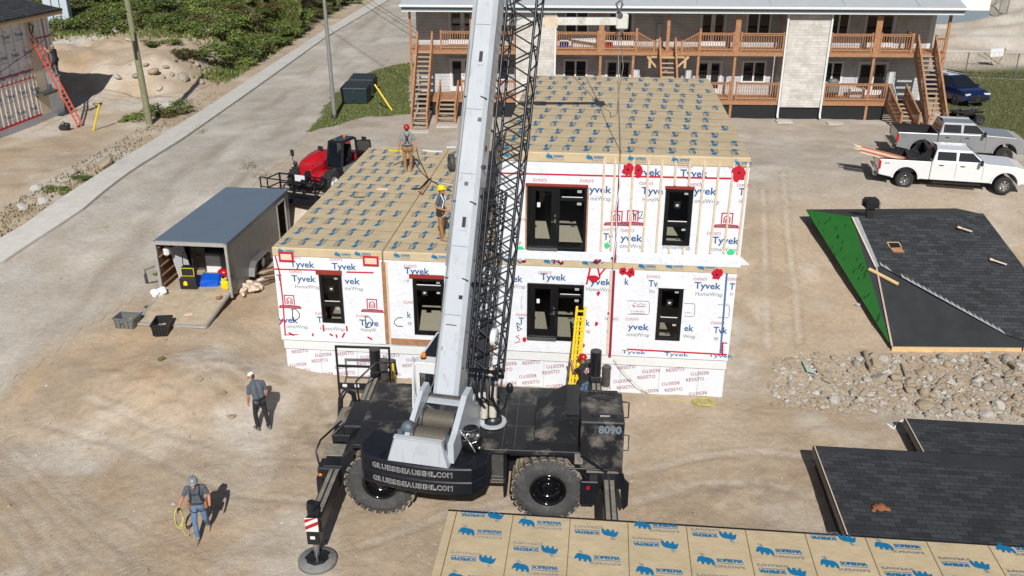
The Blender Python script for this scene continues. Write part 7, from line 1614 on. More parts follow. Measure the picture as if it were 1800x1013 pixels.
def rock(p, s, label, group, k=None, flat=.75, name='rock'):
    o = bpy.data.objects.new(name, RK[random.randrange(9) if k is None else k]); col.objects.link(o); o.location = (p[0], p[1], p[2]+s*.25); o.scale = (s*random.uniform(.8, 1.25), s*random.uniform(.8, 1.2), s*flat*random.uniform(.8, 1.15)); o.rotation_euler = (random.uniform(-.4, .4), random.uniform(-.4, .4), random.uniform(0, 6.3)); return tag(o, label, 'rock', group)
random.seed(21)
BANK = [(1356, 640), (1400, 618), (1520, 622), (1640, 618), (1800, 624), (1830, 735), (1700, 738), (1610, 728), (1480, 722), (1370, 715), (1352, 690)]
BKW = [gnd(*q)[:2] for q in BANK]
def in_bank(px, py): return bool(in_poly(np.array([px*1.0]), np.array([py*1.0]), BANK)[0])
n = 0; tries = 0
big = [(1552, 632, .27, 8), (1540, 640, .30, 5), (1466, 628, .18, 7), (1507, 640, .20, 3), (1620, 655, .27, 7), (1640, 632, .22, 8), (1665, 640, .24, 0), (1545, 665, .28, 1), (1575, 665, .30, 2), (1597, 670, .26, 5), (1625, 690, .34, 7), (1628, 715, .36, 0), (1718, 668, .32, 8), (1735, 680, .3, 6), (1755, 712, .25, 8), (1770, 632, .3, 3), (1780, 655, .3, 2), (1450, 690, .18, 1), (1390, 665, .16, 4), (1550, 690, .2, 5), (1600, 685, .24, 2)]
for px, py, s, k in big: rock(gnd(px, py), s*.8, 'large stone in the rubble bank below the green gabled roof', 'stones in the rubble bank', k)
while n < 235 and tries < 4000:
    tries += 1; px, py = random.uniform(1350, 1815), random.uniform(612, 738)
    if not in_bank(px, py) or random.random() > .35+.65*min(1, (px-1350)/220): continue
    s = min(.21, .072*math.exp(random.gauss(.2, .42))); rock(gnd(px, py), s, 'stone among many in the rubble bank below the green gabled roof', 'stones in the rubble bank'); n += 1
OCT = np.array([(1, 0, 0), (0, 1, 0), (-1, 0, 0), (0, -1, 0), (0, 0, 1), (0, 0, -1)], float); OCF = [(0, 1, 4), (1, 2, 4), (2, 3, 4), (3, 0, 4), (1, 0, 5), (2, 1, 5), (3, 2, 5), (0, 3, 5)]
def pebbles(PX, PY, sizes, rs, mats):
    X, Y, Z = gnd_many(PX, PY); b = MB()
    for x, y, z, s in zip(X, Y, Z, sizes):
        b.add((OCT*rs.uniform(.6, 1.4, (6, 3))*s*np.array((1, 1, .75)) + np.array((x, y, z + s*.35))).tolist(), OCF, mats[rs.randint(len(mats))])
    return b
rs = np.random.RandomState(77); PX, PY = rs.uniform(1345, 1830, 4200), rs.uniform(610, 740, 4200)
k = in_poly(PX + rs.normal(0, 4, 4200), PY + rs.normal(0, 3, 4200), BANK); PX, PY = PX[k], PY[k]
b = pebbles(PX, PY, .029*np.exp(rs.normal(.3, .5, len(PX))), rs, (0, 1, 2))
o = b.build('rubble', ['rock_tan', 'rock_grey', 'rock_pale'], fix=False); o['kind'] = 'stuff'; o['label'] = 'small loose stones of the rubble bank'
mat('dead_wood', (.30, .24, .18), .9, var=.25, vscale=7)
for pts, r, lab in (([(1520, 622), (1524, 640), (1530, 652)], .09, 'short grey tree stump lying at the top of the rubble bank'), ([(1775, 640), (1786, 650), (1780, 662), (1765, 665)], .09, 'curved grey root at the right end of the rubble bank'), ([(1640, 690), (1652, 670), (1668, 658)], .05, 'bent grey branch in the middle of the rubble bank'), ([(1585, 640), (1592, 660), (1590, 680)], .04, 'thin crooked branch in the rubble below the plank roof'), ([(1430, 640), (1445, 665), (1460, 668)], .045, 'broken branch at the left of the rubble bank')):
    P = [V3(gnd(*q))+V3((0, 0, r*1.6)) for q in pts]; b = MB(); b.path(P, [r, r*.9, r*.6, r*.5][:len(P)], 7); o = b.build('branch', 'dead_wood'); tag(o, lab, 'branch')
P = [V3(gnd(*q))+V3((0, 0, .10)) for q in ((1411, 637), (1420, 655), (1433, 658))]; b = MB(); b.path(P, .035, 5); tag(b.build('cloth_scrap', 'mint_glass_tint'), 'pale green cloth scrap on the left part of the rubble', 'scrap')
P = [V3(gnd(*q))+V3((0, 0, .03)) for q in ((1560, 744), (1572, 752), (1578, 742), (1588, 737))]; b = MB(); b.path(P, .03, 5); tag(b.build('plastic_scrap', 'white_paint'), 'white plastic scrap on the dirt left of the rear roof panel', 'scrap')
P = V3(gnd(1510, 534)); b = MB(); b.box((0, 0, .03), (.22, .12, .05), .4); b.box((-.12, -.06, .02), (.2, .05, .03), -.2, 1); o = b.build('paper_scrap', ['siding_light', 'dead_wood']); o.location = P; tag(o, 'pale paper scrap beside the shadow of the green gable', 'scrap')
# pebbles and clods over the whole yard: one uncountable layer
PX, PY = rs.uniform(-20, 1820, 5200), 300 + 720*rs.rand(5200)**.8
k = ~((PX > 470) & (PX < 1300) & (PY > 250) & (PY < 700)); PX, PY = PX[k], PY[k]
b = pebbles(PX, PY, .013*np.exp(rs.normal(.2, .55, len(PX)))*np.where(PY < 500, 1.35, 1), rs, (0, 0, 1, 1, 2))
o = b.build('gravel', ['rock_tan', 'rock_grey', 'rock_pale'], fix=False); o['kind'] = 'stuff'; o['label'] = 'loose pebbles strewn over the dirt yard'
for px, py, s, lab in ((600, 673, .10, None), (350, 670, .14, 'rounded reddish stone half buried in the dirt left of the man in the cap'), (290, 602, .09, 'small dark stone on the dirt below the black tub'), (408, 736, .13, 'cracked stone on the dirt left of the standing man'), (395, 692, .10, 'pale stone on the dirt left of the man in the white cap')):
    if lab: rock(gnd(px, py), s, lab, None, 5, .5)
# yellow ladder against the house, rope and cables
lb = thing('ladder', 'yellow fibreglass ladder leaning on the house below the lower patio door', 'ladder', (0, 0, 0)); lb.location = HF.w((9.50, -1.25, gz(*HF.w((9.50, -1.25, 0))[:2]))); lb.rotation_euler = (0, 0, HF.rz)
top_ = HF.on_y(1022, 538, -.10); zt2 = top_[2] - lb.location.z; dx_ = top_[0]-9.50
b = MB()
for s in (-.125, .125): b.bar((s, 0, .0), (s+dx_, 1.15, zt2), .065, .09)
b.build('rail', 'yellow_paint', lb); b = MB(); b.add([(-.19, -.02, .0), (.19, -.02, .0), (.19+dx_, 1.13, zt2-.02), (-.19+dx_, 1.13, zt2-.02)], [(0, 1, 2, 3)]) if False else None
for k in range(11): t_ = (k+.5)/11; b.bar((-.16+dx_*t_, 1.15*t_, zt2*t_), (.16+dx_*t_, 1.15*t_, zt2*t_), .05, .05)
b.build('rung', 'yellow_paint', lb)
b = MB()
for s in (-.055, .055): b.bar((s+.02, .06, .1), (s+dx_*.9+.02, 1.15*.9+.06, zt2*.9), .06, .07)
for k in range(10): t_ = (k+.8)/11; b.bar((-.13+dx_*t_, 1.15*t_+.06, zt2*t_), (.13+dx_*t_, 1.15*t_+.06, zt2*t_), .05, .04)
b.build('fly_section', 'yellow_paint', lb)
p = gnd(1238, 706); t = thing('rope_coil', 'small yellow rope coil on the dirt at the right foot of the foundation', 'rope', p); b = MB(); rr = random.Random(14)
for k in range(7): c = (rr.uniform(-.12, .12), rr.uniform(-.1, .1)); r_ = rr.uniform(.12, .26); b.path([(c[0]+r_*math.cos(a)*1.2, c[1]+r_*math.sin(a), .02+.02*(k % 3)+.02*math.sin(3*a)) for a in np.linspace(0, 6.3, 14)], .010, 5)
b.build('coil', 'rope_yellow', t)
P = [HF.w((10.75, -.08, 1.25)), HF.w((11.0, -.10, .9)), HF.w((11.55, -.15, .35)), gnd(1140, 692), gnd(1175, 702), gnd(1225, 706), gnd(1265, 716)]
b = MB(); pts = [V3(p) for p in P]; sm_ = [pts[0]]
for a, c in zip(pts[:-1], pts[1:]): sm_ += [a.lerp(c, .33), a.lerp(c, .67), c]
b.path([q+V3((0, 0, .015)) for q in sm_], .010, 5); tag(b.build('power_cord', 'rope_yellow'), 'thin pale yellow cord running from the house corner to the rope coil', 'cord')
# odds on the roof
def on_roof_z(px, py, z=4.58): return at_z(px, py, z)
for px0, py0, px1, py1, m, lab, w in ((743, 266, 777, 268, 'white_paint', 'white board lying flat on the roof right of the man in red', .14), (784, 260, 801, 260, 'white_paint', 'short white board on the far roof edge beside the boom', .16), (683, 266, 707, 267, 'yellow_paint', 'yellow level lying on the far roof edge behind the man in red', .10), (662, 334, 682, 334, 'pale_pink', 'pale pink board lying alone in the middle of the roof', .14), (620, 349, 640, 349, 'steel_dark', 'thin dark bar lying on the left part of the roof', .04)):
    if m == 'pale_pink' and m not in MATS: mat('pale_pink', (.66, .50, .44), .8, var=.1)
    a, c = V3(on_roof_z(px0, py0)), V3(on_roof_z(px1, py1)); b = MB(); b.bar((0, 0, 0), c-a, w, .04); o = b.build('board' if 'bar' not in lab else 'metal_bar', m); o.location = a+V3((0, 0, .02)); tag(o, lab, 'board' if 'bar' not in lab else 'bar')
b = MB(); q = lambda px, py, h=.03: V3(on_roof_z(px, py))+V3((0, 0, h))
b.path([q(726, 250, .3), q(735, 280), q(752, 316), q(775, 330), q(793, 338)], .018, 5, 0); b.path([q(690, 293), q(712, 283), q(728, 288), q(740, 305), q(754, 318)], .014, 5, 0); b.path([q(722, 334), q(738, 334), q(752, 318), q(757, 316)], .03, 5, 0); b.path([q(756, 318), q(775, 324), q(796, 328)], .012, 5, 1); b.path([q(735, 338), q(742, 344), q(757, 320)], .02, 5, 2)
tag(b.build('rigging', ['black_metal', 'white_paint', 'bright_red']), 'tangle of black, white and red lifting slings on the roof between the two men', 'sling')
p = at_z(793, 300, 4.6); t = thing('tyre_ring', 'black tyre standing on the roof, half hidden by the left edge of the boom', 'tyre', (p[0], p[1], 4.58), R(15)); b = MB(); b.lathe([(.20, -.09), (.33, -.10), (.36, 0), (.33, .10), (.20, .09), (.20, -.09)], Matrix.Translation((0, 0, .34)) @ Matrix.Rotation(R(90), 4, 'Y'), 26); b.build('ring', 'rubber', t)
# ---------------------------------------------------------------- the house under construction at the left, its ladder, poles, bins
LF = Frame(-26.88, 54.59, 2.55, R(-95.75))
lbd = thing('house', 'half wrapped white house with a black roof at the upper left corner', 'house', LF.o, LF.rz)
def lq(px, py, y=0): p = LF.on_y(px, py, y); return (p[0], p[2])
b = MB(); b.bb(-.0, 12, 0, -9, .42, 5.9); b.build('wall', 'white_wrap', lbd)
b = MB(); b.bb(.02, 12, -.03, -8.9, -.8, .40); b.build('foundation', 'foam_white', lbd)
b = MB(); b.prism([(-.75, .55, 5.95), (13, .55, 5.95), (9, -4.5, 7.9), (3.2, -4.5, 7.9)], (0, 0, .10)); b.prism([(-.75, .55, 5.95), (3.2, -4.5, 7.9), (-.75, -9.5, 5.95)], (0, 0, .1)); b.build('roof', 'shingle', lbd)
b = MB(); b.bb(-.72, 13, .48, .53, 5.75, 5.96, 0); b.bb(-.72, -.67, -9, .48, 5.75, 5.96, 0); b.bb(-.7, 13, 0, .5, 5.88, 5.93, 1); b.build('fascia', ['wood_new', 'wood_strip'], lbd)
b = MB(); b.bb(1.45, 2.35, .002, .03, .45, 5.85); b.build('board_strip', 'osb', lbd)
b = MB()
for x in np.arange(2.6, 12, .41): b.bb(x-.035, x+.035, .004, .04, .5, 3.0 if x > 3 else 3.4)
for x in np.arange(.25, 1.4, .41): b.bb(x-.03, x+.03, .004, .03, 2.9, 5.8)
for x in np.arange(2.8, 12, .8): b.bb(x-.03, x+.03, .004, .03, 3.2, 5.8)
b.build('batten', 'wood_strip', lbd)
b = MB()
for z0, z1 in ((3.02, 3.10), (2.62, 2.68), (.46, .58)): b.bb(2.4, 12, .03, .046, z0, z1)
for z in (4.6, 3.0): b.bb(.0, 1.42, .03, .046, z, z+.07)
b.bb(.62, .70, .03, .046, 3.0, 5.8); b.build('tape_strip', 'red_tape', lbd)
b = MB()
for i in range(9):
    for k in range(5):
        x, z = 11.5-i*1.15-(k % 2)*.5, .9+k*1.02
        if x < 2.9 and x > .9: continue
        b.text('Tyvek', (x, .048, z), (-1, 0, 0), (0, 0, 1), .30, 0, .012, width=.78); b.text('HomeWrap', (x, .048, z-.22), (-1, 0, 0), (0, 0, 1), .15, 1, .0, width=.75); b.text('DUPONT', (x-.2, .048, z+.32), (-1, 0, 0), (0, 0, 1), .11, 2, .0, width=.32)
b.build('lettering', ['blue_print', 'grey_print', 'red_print'], lbd)
b = MB(); b.bb(1.1, 2.7, .05, .55, 1.6, 1.75, 0); b.bb(1.1, 1.2, .03, .12, 1.5, 2.0); b.bb(2.5, 2.6, .03, .12, 1.5, 2.0); b.build('pump_jack', 'steel_dark', lbd)
# the orange ladder and the man on it
ft = gnd(141, 226); ld = thing('ladder', 'long orange extension ladder leaning on the half wrapped house at the left', 'ladder', ft, 0)
tp = V3(LF.w((1.95, .12, 4.72))) - V3(ft); sd_ = V3((math.cos(LF.rz), math.sin(LF.rz), 0))*.22
b = MB()
for s in (-1, 1): b.bar(sd_*s, tp+sd_*s, .05, .09)
b.build('rail', 'orange_red', ld); b = MB()
for k in range(20): t_ = (k+.5)/20; b.bar(tp*t_-sd_, tp*t_+sd_, .04, .04)
b.build('rung', 'siding_light', ld)
b = MB(); 
for s in (-1, 1): b.box(sd_*s+V3((0, 0, .04)), (.10, .2, .08))
b.build('foot', 'plastic_black', ld)
mp = V3(ft) + tp*.60; person('man in dark clothes climbing the orange ladder at the left house', (mp.x+.34, mp.y-.02, mp.z-.15), R(-90), dict(head=(0, -.06, 1.64), elL=(.26, -.16, 1.36), wrL=(.2, -.34, 1.52), elR=(-.26, -.16, 1.30), wrR=(-.2, -.34, 1.40), knL=(.12, -.22, .62), anL=(.11, -.12, .28), knR=(-.11, -.06, .5), anR=(-.11, -.02, .08)), 'tee_black', 'trousers_black', 'boots_grey', 'skin', belt='black')
b = MB(); p = LF.w((1.9, .1, 5.0)); b.path([V3((0, 0, 0)), V3((.1, .05, .4)), V3((.05, -.25, .55)), V3((.08, -.4, .2)), V3((.1, -.2, -.2))], .04, 6); o = b.build('hose_loop', 'rubber'); o.location = p; tag(o, 'black hose loop hanging on the board strip above the climbing man', 'hose')
p = gnd(113, 233); t = thing('tool_bag', 'black tool bag on the dirt at the foot of the left house', 'bag', p); b = MB(); b.box((0, 0, .16), (.6, .35, .3), bev=.1); b.ball((.15, 0, .32), (.22, .15, .12)); b.path([(-.2, 0, .3), (0, 0, .5), (.2, 0, .3)], .025); b.build('bag', 'plastic_black', t)
# poles and wires
p0 = gnd(262, 222); wp_ = thing('utility_pole', 'weathered greenish wooden utility pole between the left house and the street', 'pole', p0)
mat('pole_wood', (.19, .20, .115), .85, var=.25, vscale=4); lean = V3((-.30, 0, 11.0))
b = MB(); b.tube((0, 0, -.2), lean, .19, 14, 0, r2=.14); b.build('pole', 'pole_wood', wp_)
b = MB(); b.bb(-.16, -.02, -.21, -.19, 3.7, 4.7); b.tube((.0, -.2, 4.2), (.02, -.2, 5.2), .03, 6); b.build('ground_wire_guard', 'plastic_black', wp_)
p1 = gnd(587, 209); lp = thing('street_light_pole', 'grey metal lighting pole standing at the edge of the lawn by the bins', 'pole', p1)
b = MB(); b.tube((0, 0, 0), (-.16, 0, 11.0), .125, 16, 0, r2=.085); b.build('pole', 'pole_grey', lp) if 'pole_grey' in MATS else None
mat('pole_grey', (.25, .255, .25), .5, metal=.3, var=.15); b.build('pole', 'pole_grey', lp)
b = MB(); b.lathe([(.19, 0), (.19, .16), (.13, .2)], None, 16); b.build('base', 'plastic_black', lp)
b = MB(); q0 = V3(BF.w((-5.75, 1.6, 4.2)))
for k, dz in enumerate((0, .35, .6)):
    a = q0+V3((0, 0, dz)); c = V3((-30, 112, 15.5+dz*1.2)); b.path([a.lerp(c, t_)-V3((0, 0, 3.0*math.sin(math.pi*t_)*.5)) for t_ in np.linspace(0, 1, 14)], .014, 5)
tag(b.build('service_wires', 'plastic_black'), 'three dark overhead wires running from the apartment building over the street', 'wires')
b = MB(); a = V3(LF.w((.1, .3, 4.9))); c = V3(p0)+V3((-.22, -.2, 6.3)); b.path([a.lerp(c, t_)-V3((0, 0, .25*math.sin(math.pi*t_))) for t_ in np.linspace(0, 1, 9)]+[c+V3((6, 40, 1.5))], .022, 5); a2 = V3(LF.w((9, 1.4, 3.4))); b.path([a2, V3(LF.w((3.5, .9, 4.3))), a], .02, 5); tag(b.build('overhead_wire', 'plastic_black'), 'single dark wire between the left house and the wooden pole', 'wire')
# refuse bins on the lawn, guy wire guards
def dumpster(label, px, py, rz):
    p = gnd(px, py); t = thing('dumpster', label, 'bin', p, rz); t.scale = (.82,)*3
    b = MB(); b.loft([[V3((x*.95, y*.78, .08)) for x, y in ((-1, -1), (1, -1), (1, 1), (-1, 1))], [V3((x*1.0, y*.9, 1.15)) for x, y in ((-1, -1), (1, -1), (1, 1), (-1, 1))]], 0); b.bb(-1.03, 1.03, -.93, .93, 1.10, 1.2); b.bb(-.05, .05, -.94, -.9, .3, 1.1); b.build('body', 'bin_green', t)
    b = MB()
    for s in (-1, 1): b.add([(s*.5-.5, -.95, 1.2), (s*.5+.5, -.95, 1.2), (s*.5+.5, .95, 1.38), (s*.5-.5, .95, 1.38), (s*.5-.48, -.93, 1.25), (s*.5+.48, -.93, 1.25), (s*.5+.48, .93, 1.43), (s*.5-.48, .93, 1.43)], [(0, 1, 5, 4), (1, 2, 6, 5), (2, 3, 7, 6), (3, 0, 4, 7), (4, 5, 6, 7)]); b.bar((s*.5, -.9, 1.26), (s*.5, .9, 1.43), .06, .04); b.bar((s*.25, -.9, 1.26), (s*.25, .9, 1.43), .04, .03); b.bar((s*.75, -.9, 1.26), (s*.75, .9, 1.43), .04, .03)
    b.build('lid', 'bin_lid', t)
mat('bin_green', (.018, .034, .042), .5, var=.15); mat('bin_lid', (.03, .036, .042), .55, var=.15)
dumpster('nearer dark green refuse bin on the lawn beside the lighting pole', 626, 181, R(-4)); 
dumpster('farther dark green refuse bin tucked behind the nearer one', 638, 165, R(-4))
for (b0, t0, zt_, lab) in (((688, 196), (657, 150), 2.2, 'slanted yellow guy wire guard in front of the refuse bins'), ((163, 233), (173, 187), 2.1, 'slanted yellow guy wire guard in the dirt beside the orange ladder')):
    a = V3(gnd(*b0)); d = V3(ray(*t0)); tt_ = None
    f = Frame(a.x, a.y+(.6 if b0[0] > 300 else 0), 0); q = V3(f.w(f.on_y(*t0, 0))); b = MB(); b.tube((0, 0, 0), q-a, .055, 8); o = b.build('guy_guard', 'yellow_paint'); o.location = a; tag(o, lab, 'guy guard')
# boulders on the dug bank
random.seed(4)
for px, py, s, lab, k in ((320, 143, .9, 'large grey boulder half in shade on the dug bank', 3), (268, 131, .6, 'tan rounded boulder on the dug bank right of the wooden pole', 0), (278, 160, .5, 'pale flat boulder below the tan one on the dug bank', 8), (352, 148, .5, 'flat grey boulder at the right end of the dug bank', 6), (237, 138, .45, 'small grey rock just left of the wooden pole', 1), (368, 66, .9, 'pale boulder among the bushes above the dug bank', 4), (200, 60, .7, 'white flat rock at the foot of the bushes', 8), (225, 75, .45, 'grey rock below the bushes left of the wooden pole', 4), (290, 122, .4, None, 2), (305, 110, .4, None, 6), (205, 140, .5, None, 8), (333, 112, .45, None, 0), (60, 362, .40, 'tan boulder on the verge beside the pavement', 0), (72, 360, .36, 'pale grey boulder touching the tan one on the verge', 8), (39, 371, .33, 'small white rock left of the verge boulders', 4), (62, 338, .36, 'flat pale rock just behind the verge boulders', 4), (127, 310, .45, 'round grey boulder beside the verge weeds', 3), (185, 295, .6, 'pale heap-shaped boulder at the edge of the pavement', 7), (52, 348, .22, None, 6), (345, 118, .5, None, 3), (228, 118, .3, None, 6), (255, 118, .35, None, 0), (300, 135, .35, None, 1), (285, 140, .3, None, 7)):
    rock(gnd(px, py), s*(.62 if px > 190 else .8), lab or 'ordinary rock lying among others on the dug bank beyond the street', None if lab else 'rocks on the dug bank', k, .6, 'boulder')
# ---------------------------------------------------------------- vegetation and far background
def leaf_mat(name, cols):
    m = bpy.data.materials.new(name); m.use_nodes = True; n = m.node_tree; L = n.links.new; p = n.nodes['Principled BSDF']; p.inputs['Roughness'].default_value = .6; p.inputs['Specular IOR Level'].default_value = .3
    g = n.nodes.new('ShaderNodeNewGeometry'); r = n.nodes.new('ShaderNodeValToRGB'); L(g.outputs['Random Per Island'], r.inputs[0])
    e = r.color_ramp.elements; e[0].position = 0; e[0].color = (*cols[0], 1); e[1].position = 1; e[1].color = (*cols[-1], 1)
    for i, c in enumerate(cols[1:-1]): k = e.new((i+1)/(len(cols)-1)); k.color = (*c, 1)
    oi = n.nodes.new('ShaderNodeObjectInfo'); mr = n.nodes.new('ShaderNodeMapRange'); mr.inputs[3].default_value = .7; mr.inputs[4].default_value = 1.3; L(oi.outputs['Random'], mr.inputs[0])
    x = n.nodes.new('ShaderNodeMix'); x.data_type = 'RGBA'; x.blend_type = 'MULTIPLY'; x.inputs[0].default_value = 1; L(r.outputs[0], x.inputs[6]); L(mr.outputs[0], x.inputs[7]); L(x.outputs[2], p.inputs['Base Color'])
    p.inputs['Subsurface Weight'].default_value = 0; MATS[name] = m
leaf_mat('leaf', [(.065, .105, .02), (.105, .155, .03), (.155, .20, .042), (.085, .125, .027), (.20, .21, .06)])
leaf_mat('leaf_dark', [(.04, .07, .016), (.07, .105, .024), (.10, .135, .03), (.125, .15, .042)])
leaf_mat('leaf_rust', [(.09, .075, .03), (.12, .07, .03), (.07, .08, .025), (.10, .10, .035), (.14, .075, .03)])
leaf_mat('blade', [(.055, .09, .02), (.085, .125, .026), (.12, .15, .036), (.19, .18, .075), (.07, .10, .024)])
leaf_mat('straw', [(.20, .17, .085), (.13, .125, .05), (.26, .22, .12), (.10, .115, .04)])
def leaf_blob(b, c, r, n, size, rr, m=0):
    for k in range(n):
        u = V3((rr.gauss(0, 1), rr.gauss(0, 1), rr.gauss(0, 1))); u.normalize(); d = r*(rr.random()**.35)
        p = V3(c) + V3((u.x*d, u.y*d, abs(u.z)*d*.85 if rr.random() < .8 else u.z*d*.5)); nrm = (u*.6 + V3((rr.gauss(0, .5), rr.gauss(0, .5), rr.gauss(.35, .5)))).normalized()
        t = nrm.orthogonal().normalized(); t = Quaternion(nrm, rr.uniform(0, 6.3)) @ t; w = nrm.cross(t); s = size*rr.uniform(.6, 1.5)
        b.add([p-t*s, p+w*s*.5, p+t*s, p-w*s*.5], [(0, 1, 2, 3)], m)
def make_bush(seed, mat_, R_=1.0, H_=1.0):
    rr = random.Random(seed); t = thing('bush', 'leafy bush', 'bush'); b = MB()
    for k in range(9): a = rr.uniform(0, 6.3); q = rr.uniform(.15, .8)*R_; leaf_blob(b, (q*math.cos(a), q*math.sin(a), rr.uniform(.15, .75)*H_), rr.uniform(.28, .5), 120, .062, rr)
    b.build('foliage', mat_, t, fix=False); s = MB()
    for k in range(6): a = rr.uniform(0, 6.3); s.path([(0, 0, -.1), (.25*math.cos(a), .25*math.sin(a), .4*H_), (.6*R_*math.cos(a), .6*R_*math.sin(a), .8*H_)], [.035, .025, .01], 5)
    s.build('stem', 'dead_wood', t); return t
protos = [make_bush(1, 'leaf'), make_bush(2, 'leaf', 1.1, .8), make_bush(3, 'leaf_dark', 1.0, 1.1), make_bush(4, 'leaf_rust', 1.1, .8), make_bush(5, 'leaf_dark', .9, 1.3)]
used_p = [False]*5
KIND = ['green', 'green', 'dark green', 'rusty brown', 'dark green']
def bush(k, p, s, rz, label, group):
    if not used_p[k]: used_p[k] = True; o = protos[k]; o.location = p; o.rotation_euler = (0, 0, rz); o.scale = (s*1.15, s*1.15, s*.68); o['label'] = label
    else: o = dup(protos[k], p, rz, label, None, (s*1.15, s*1.15, s*.68*random.uniform(.8, 1.2)))
    if group: o['group'] = group
    elif 'group' in o: del o['group']
    return o
random.seed(31); placed = []
def hill_bush(px, py, s, k, label=None):
    p = gnd(px, py); p = (p[0], p[1], p[2]-.1*s); g = None
    if not label: label = {'green': 'mid green bush among the thicket on the hill beyond the street', 'dark green': 'dark green bush among the thicket on the hill beyond the street', 'rusty brown': 'rusty brown tinged bush in the thicket on the hill beyond the street'}[KIND[k]]; g = KIND[k] + ' bushes on the hill'
    bush(k, p, s, random.uniform(0, 6.3), label, g)
hill_bush(345, 100, 2.0, 1, 'low green bush alone on the bare dug bank'); hill_bush(325, 102, 1.3, 3, 'rusty bush at the left of the green one on the dug bank'); hill_bush(405, 108, 1.3, 2, 'small dark bush at the right edge of the dug bank')
hill_bush(262, 84, .8, 0, 'tiny green bush by the wooden pole on the dug bank'); hill_bush(295, 82, .9, 2, 'tiny dark bush right of the wooden pole on the dug bank')
for gx_, gy_, k in ((275, 208, 0), (300, 205, 3), (245, 212, 1), (320, 200, 2)): hill_bush(gx_, gy_, 1.0, k, {0: 'green weed bush at the foot of the wooden pole', 3: 'rusty weed bush right of the wooden pole foot', 1: 'low green weed bush left of the wooden pole foot', 2: 'dark weed bush near the pavement right of the wooden pole'}[k])
hill_bush(97, 342, .55, 1, 'low weed bush on the verge beside the boulders'); hill_bush(140, 320, .55, 2, 'dark low weed bush on the verge beside the pavement')
n = 0; tr = 0
while n < 140 and tr < 3000:
    tr += 1; px = random.uniform(85, 660); py = random.uniform(-6, 125)
    lim = 55 if px < 340 else 55 + (px-340)*.75
    if px > 400: lim = min(lim, 150 - (px-450)*.68 - 14)
    if py > lim: continue
    p = gnd(px, py)
    if p[0] > -20.6: continue
    d = math.hypot(p[0], p[1]); s = random.uniform(1.0, 1.9)*(1 + max(0, d-80)/130)
    if any((p[0]-q[0])**2 + (p[1]-q[1])**2 < (s*.62)**2*1.6 for q in placed): continue
    placed.append(p); hill_bush(px, py, s, random.choices(range(5), (4, 4, 4, 2, 3))[0]); n += 1
for k in range(5):
    if not used_p[k]: hill_bush(500, 20, 1.2, k)
# undergrowth between the bushes, lawn grass, verge weeds: uncountable
def scatter(name, label, n, box, mats, h, wdt, seed, dens):
    rs = np.random.RandomState(seed); PX, PY = rs.uniform(box[0], box[1], n*4), rs.uniform(box[2], box[3], n*4)
    X, Y, Z = gnd_many(PX, PY); k = np.where(rs.rand(n*4) < dens(X, Y))[0][:n]; b = MB()
    for i in k:
        x, y, z = X[i], Y[i], Z[i]; g = 1+max(0, y-60)/90; s = h*rs.uniform(.5, 1.5)*g; a = rs.uniform(0, 6.3); w = wdt*g; lx, ly = rs.normal(0, .4)*s, rs.normal(0, .4)*s
        b.add([(x-w*math.cos(a), y-w*math.sin(a), z-.02), (x+w*math.cos(a), y+w*math.sin(a), z-.02), (x+lx, y+ly, z+s)], [(0, 1, 2)], rs.randint(len(mats)))
    o = b.build(name, mats, fix=False); o['kind'] = 'stuff'; o['label'] = label
def gmask(X, Y):
    w = sst(19.7, 20.4, -X); g = w*sst(70, 78, Y + 7*(fbm(X*.22+5, Y*.22, 4)-.5)); return np.maximum(g, w*sst(63, 68, Y)*(1-sst(20.5, 22.5, -X + 2.5*(fbm(X*.3, Y*.5)-.5))))
scatter('undergrowth', 'dense weeds covering the wild slope beyond the street', 30000, (60, 690, -15, 165), ['leaf', 'leaf_dark', 'leaf', 'leaf_rust', 'leaf', 'straw'], .26, .075, 2, gmask)
scatter('lawn_grass', 'short grass of the lawn around the refuse bins', 9000, (525, 730, 105, 240), ['blade'], .07, .05, 3, lawn_mask)
scatter('meadow_grass', 'rough green and yellow grass around the blue car', 11000, (1650, 1830, 120, 235), ['blade', 'blade', 'straw'], .065, .04, 4, lambda X, Y: sst(26, 27.2, X + 1.2*(fbm(X*.5, Y*.5)-.5))*sst(44.3, 45.3, Y+.8*(fbm(X*.5+5, Y*.5)-.5))*(1-sst(70, 72, Y)))
scatter('verge_weeds', 'dry weeds along the outer edge of the pavement', 4200, (0, 470, 120, 430), ['straw', 'blade', 'leaf_rust', 'straw'], .10, .035, 5, lambda X, Y: ((X < pave_left(Y)-.1) & (X > pave_left(Y)-2.0) & (Y > 34) & (Y < 63))*(.2 + .7*(fbm(X*.8, Y*.35, 3) > .52)))
b = MB(); rr = random.Random(6)
for px, py, n, s in ((284, 637, 50, .035), (435, 298, 130, .045), (460, 315, 110, .04), (275, 488, 40, .05), (350, 236, 60, .05)):
    p = gnd(px, py); leaf_blob(b, (p[0], p[1], p[2]+.05), .12 if n < 55 else .5, n, s, rr, 0 if n < 60 else 1)
o = b.build('stray_weeds', ['leaf', 'straw'], fix=False); o['kind'] = 'stuff'; o['label'] = 'stray weeds sprouting on the dirt and street edge'
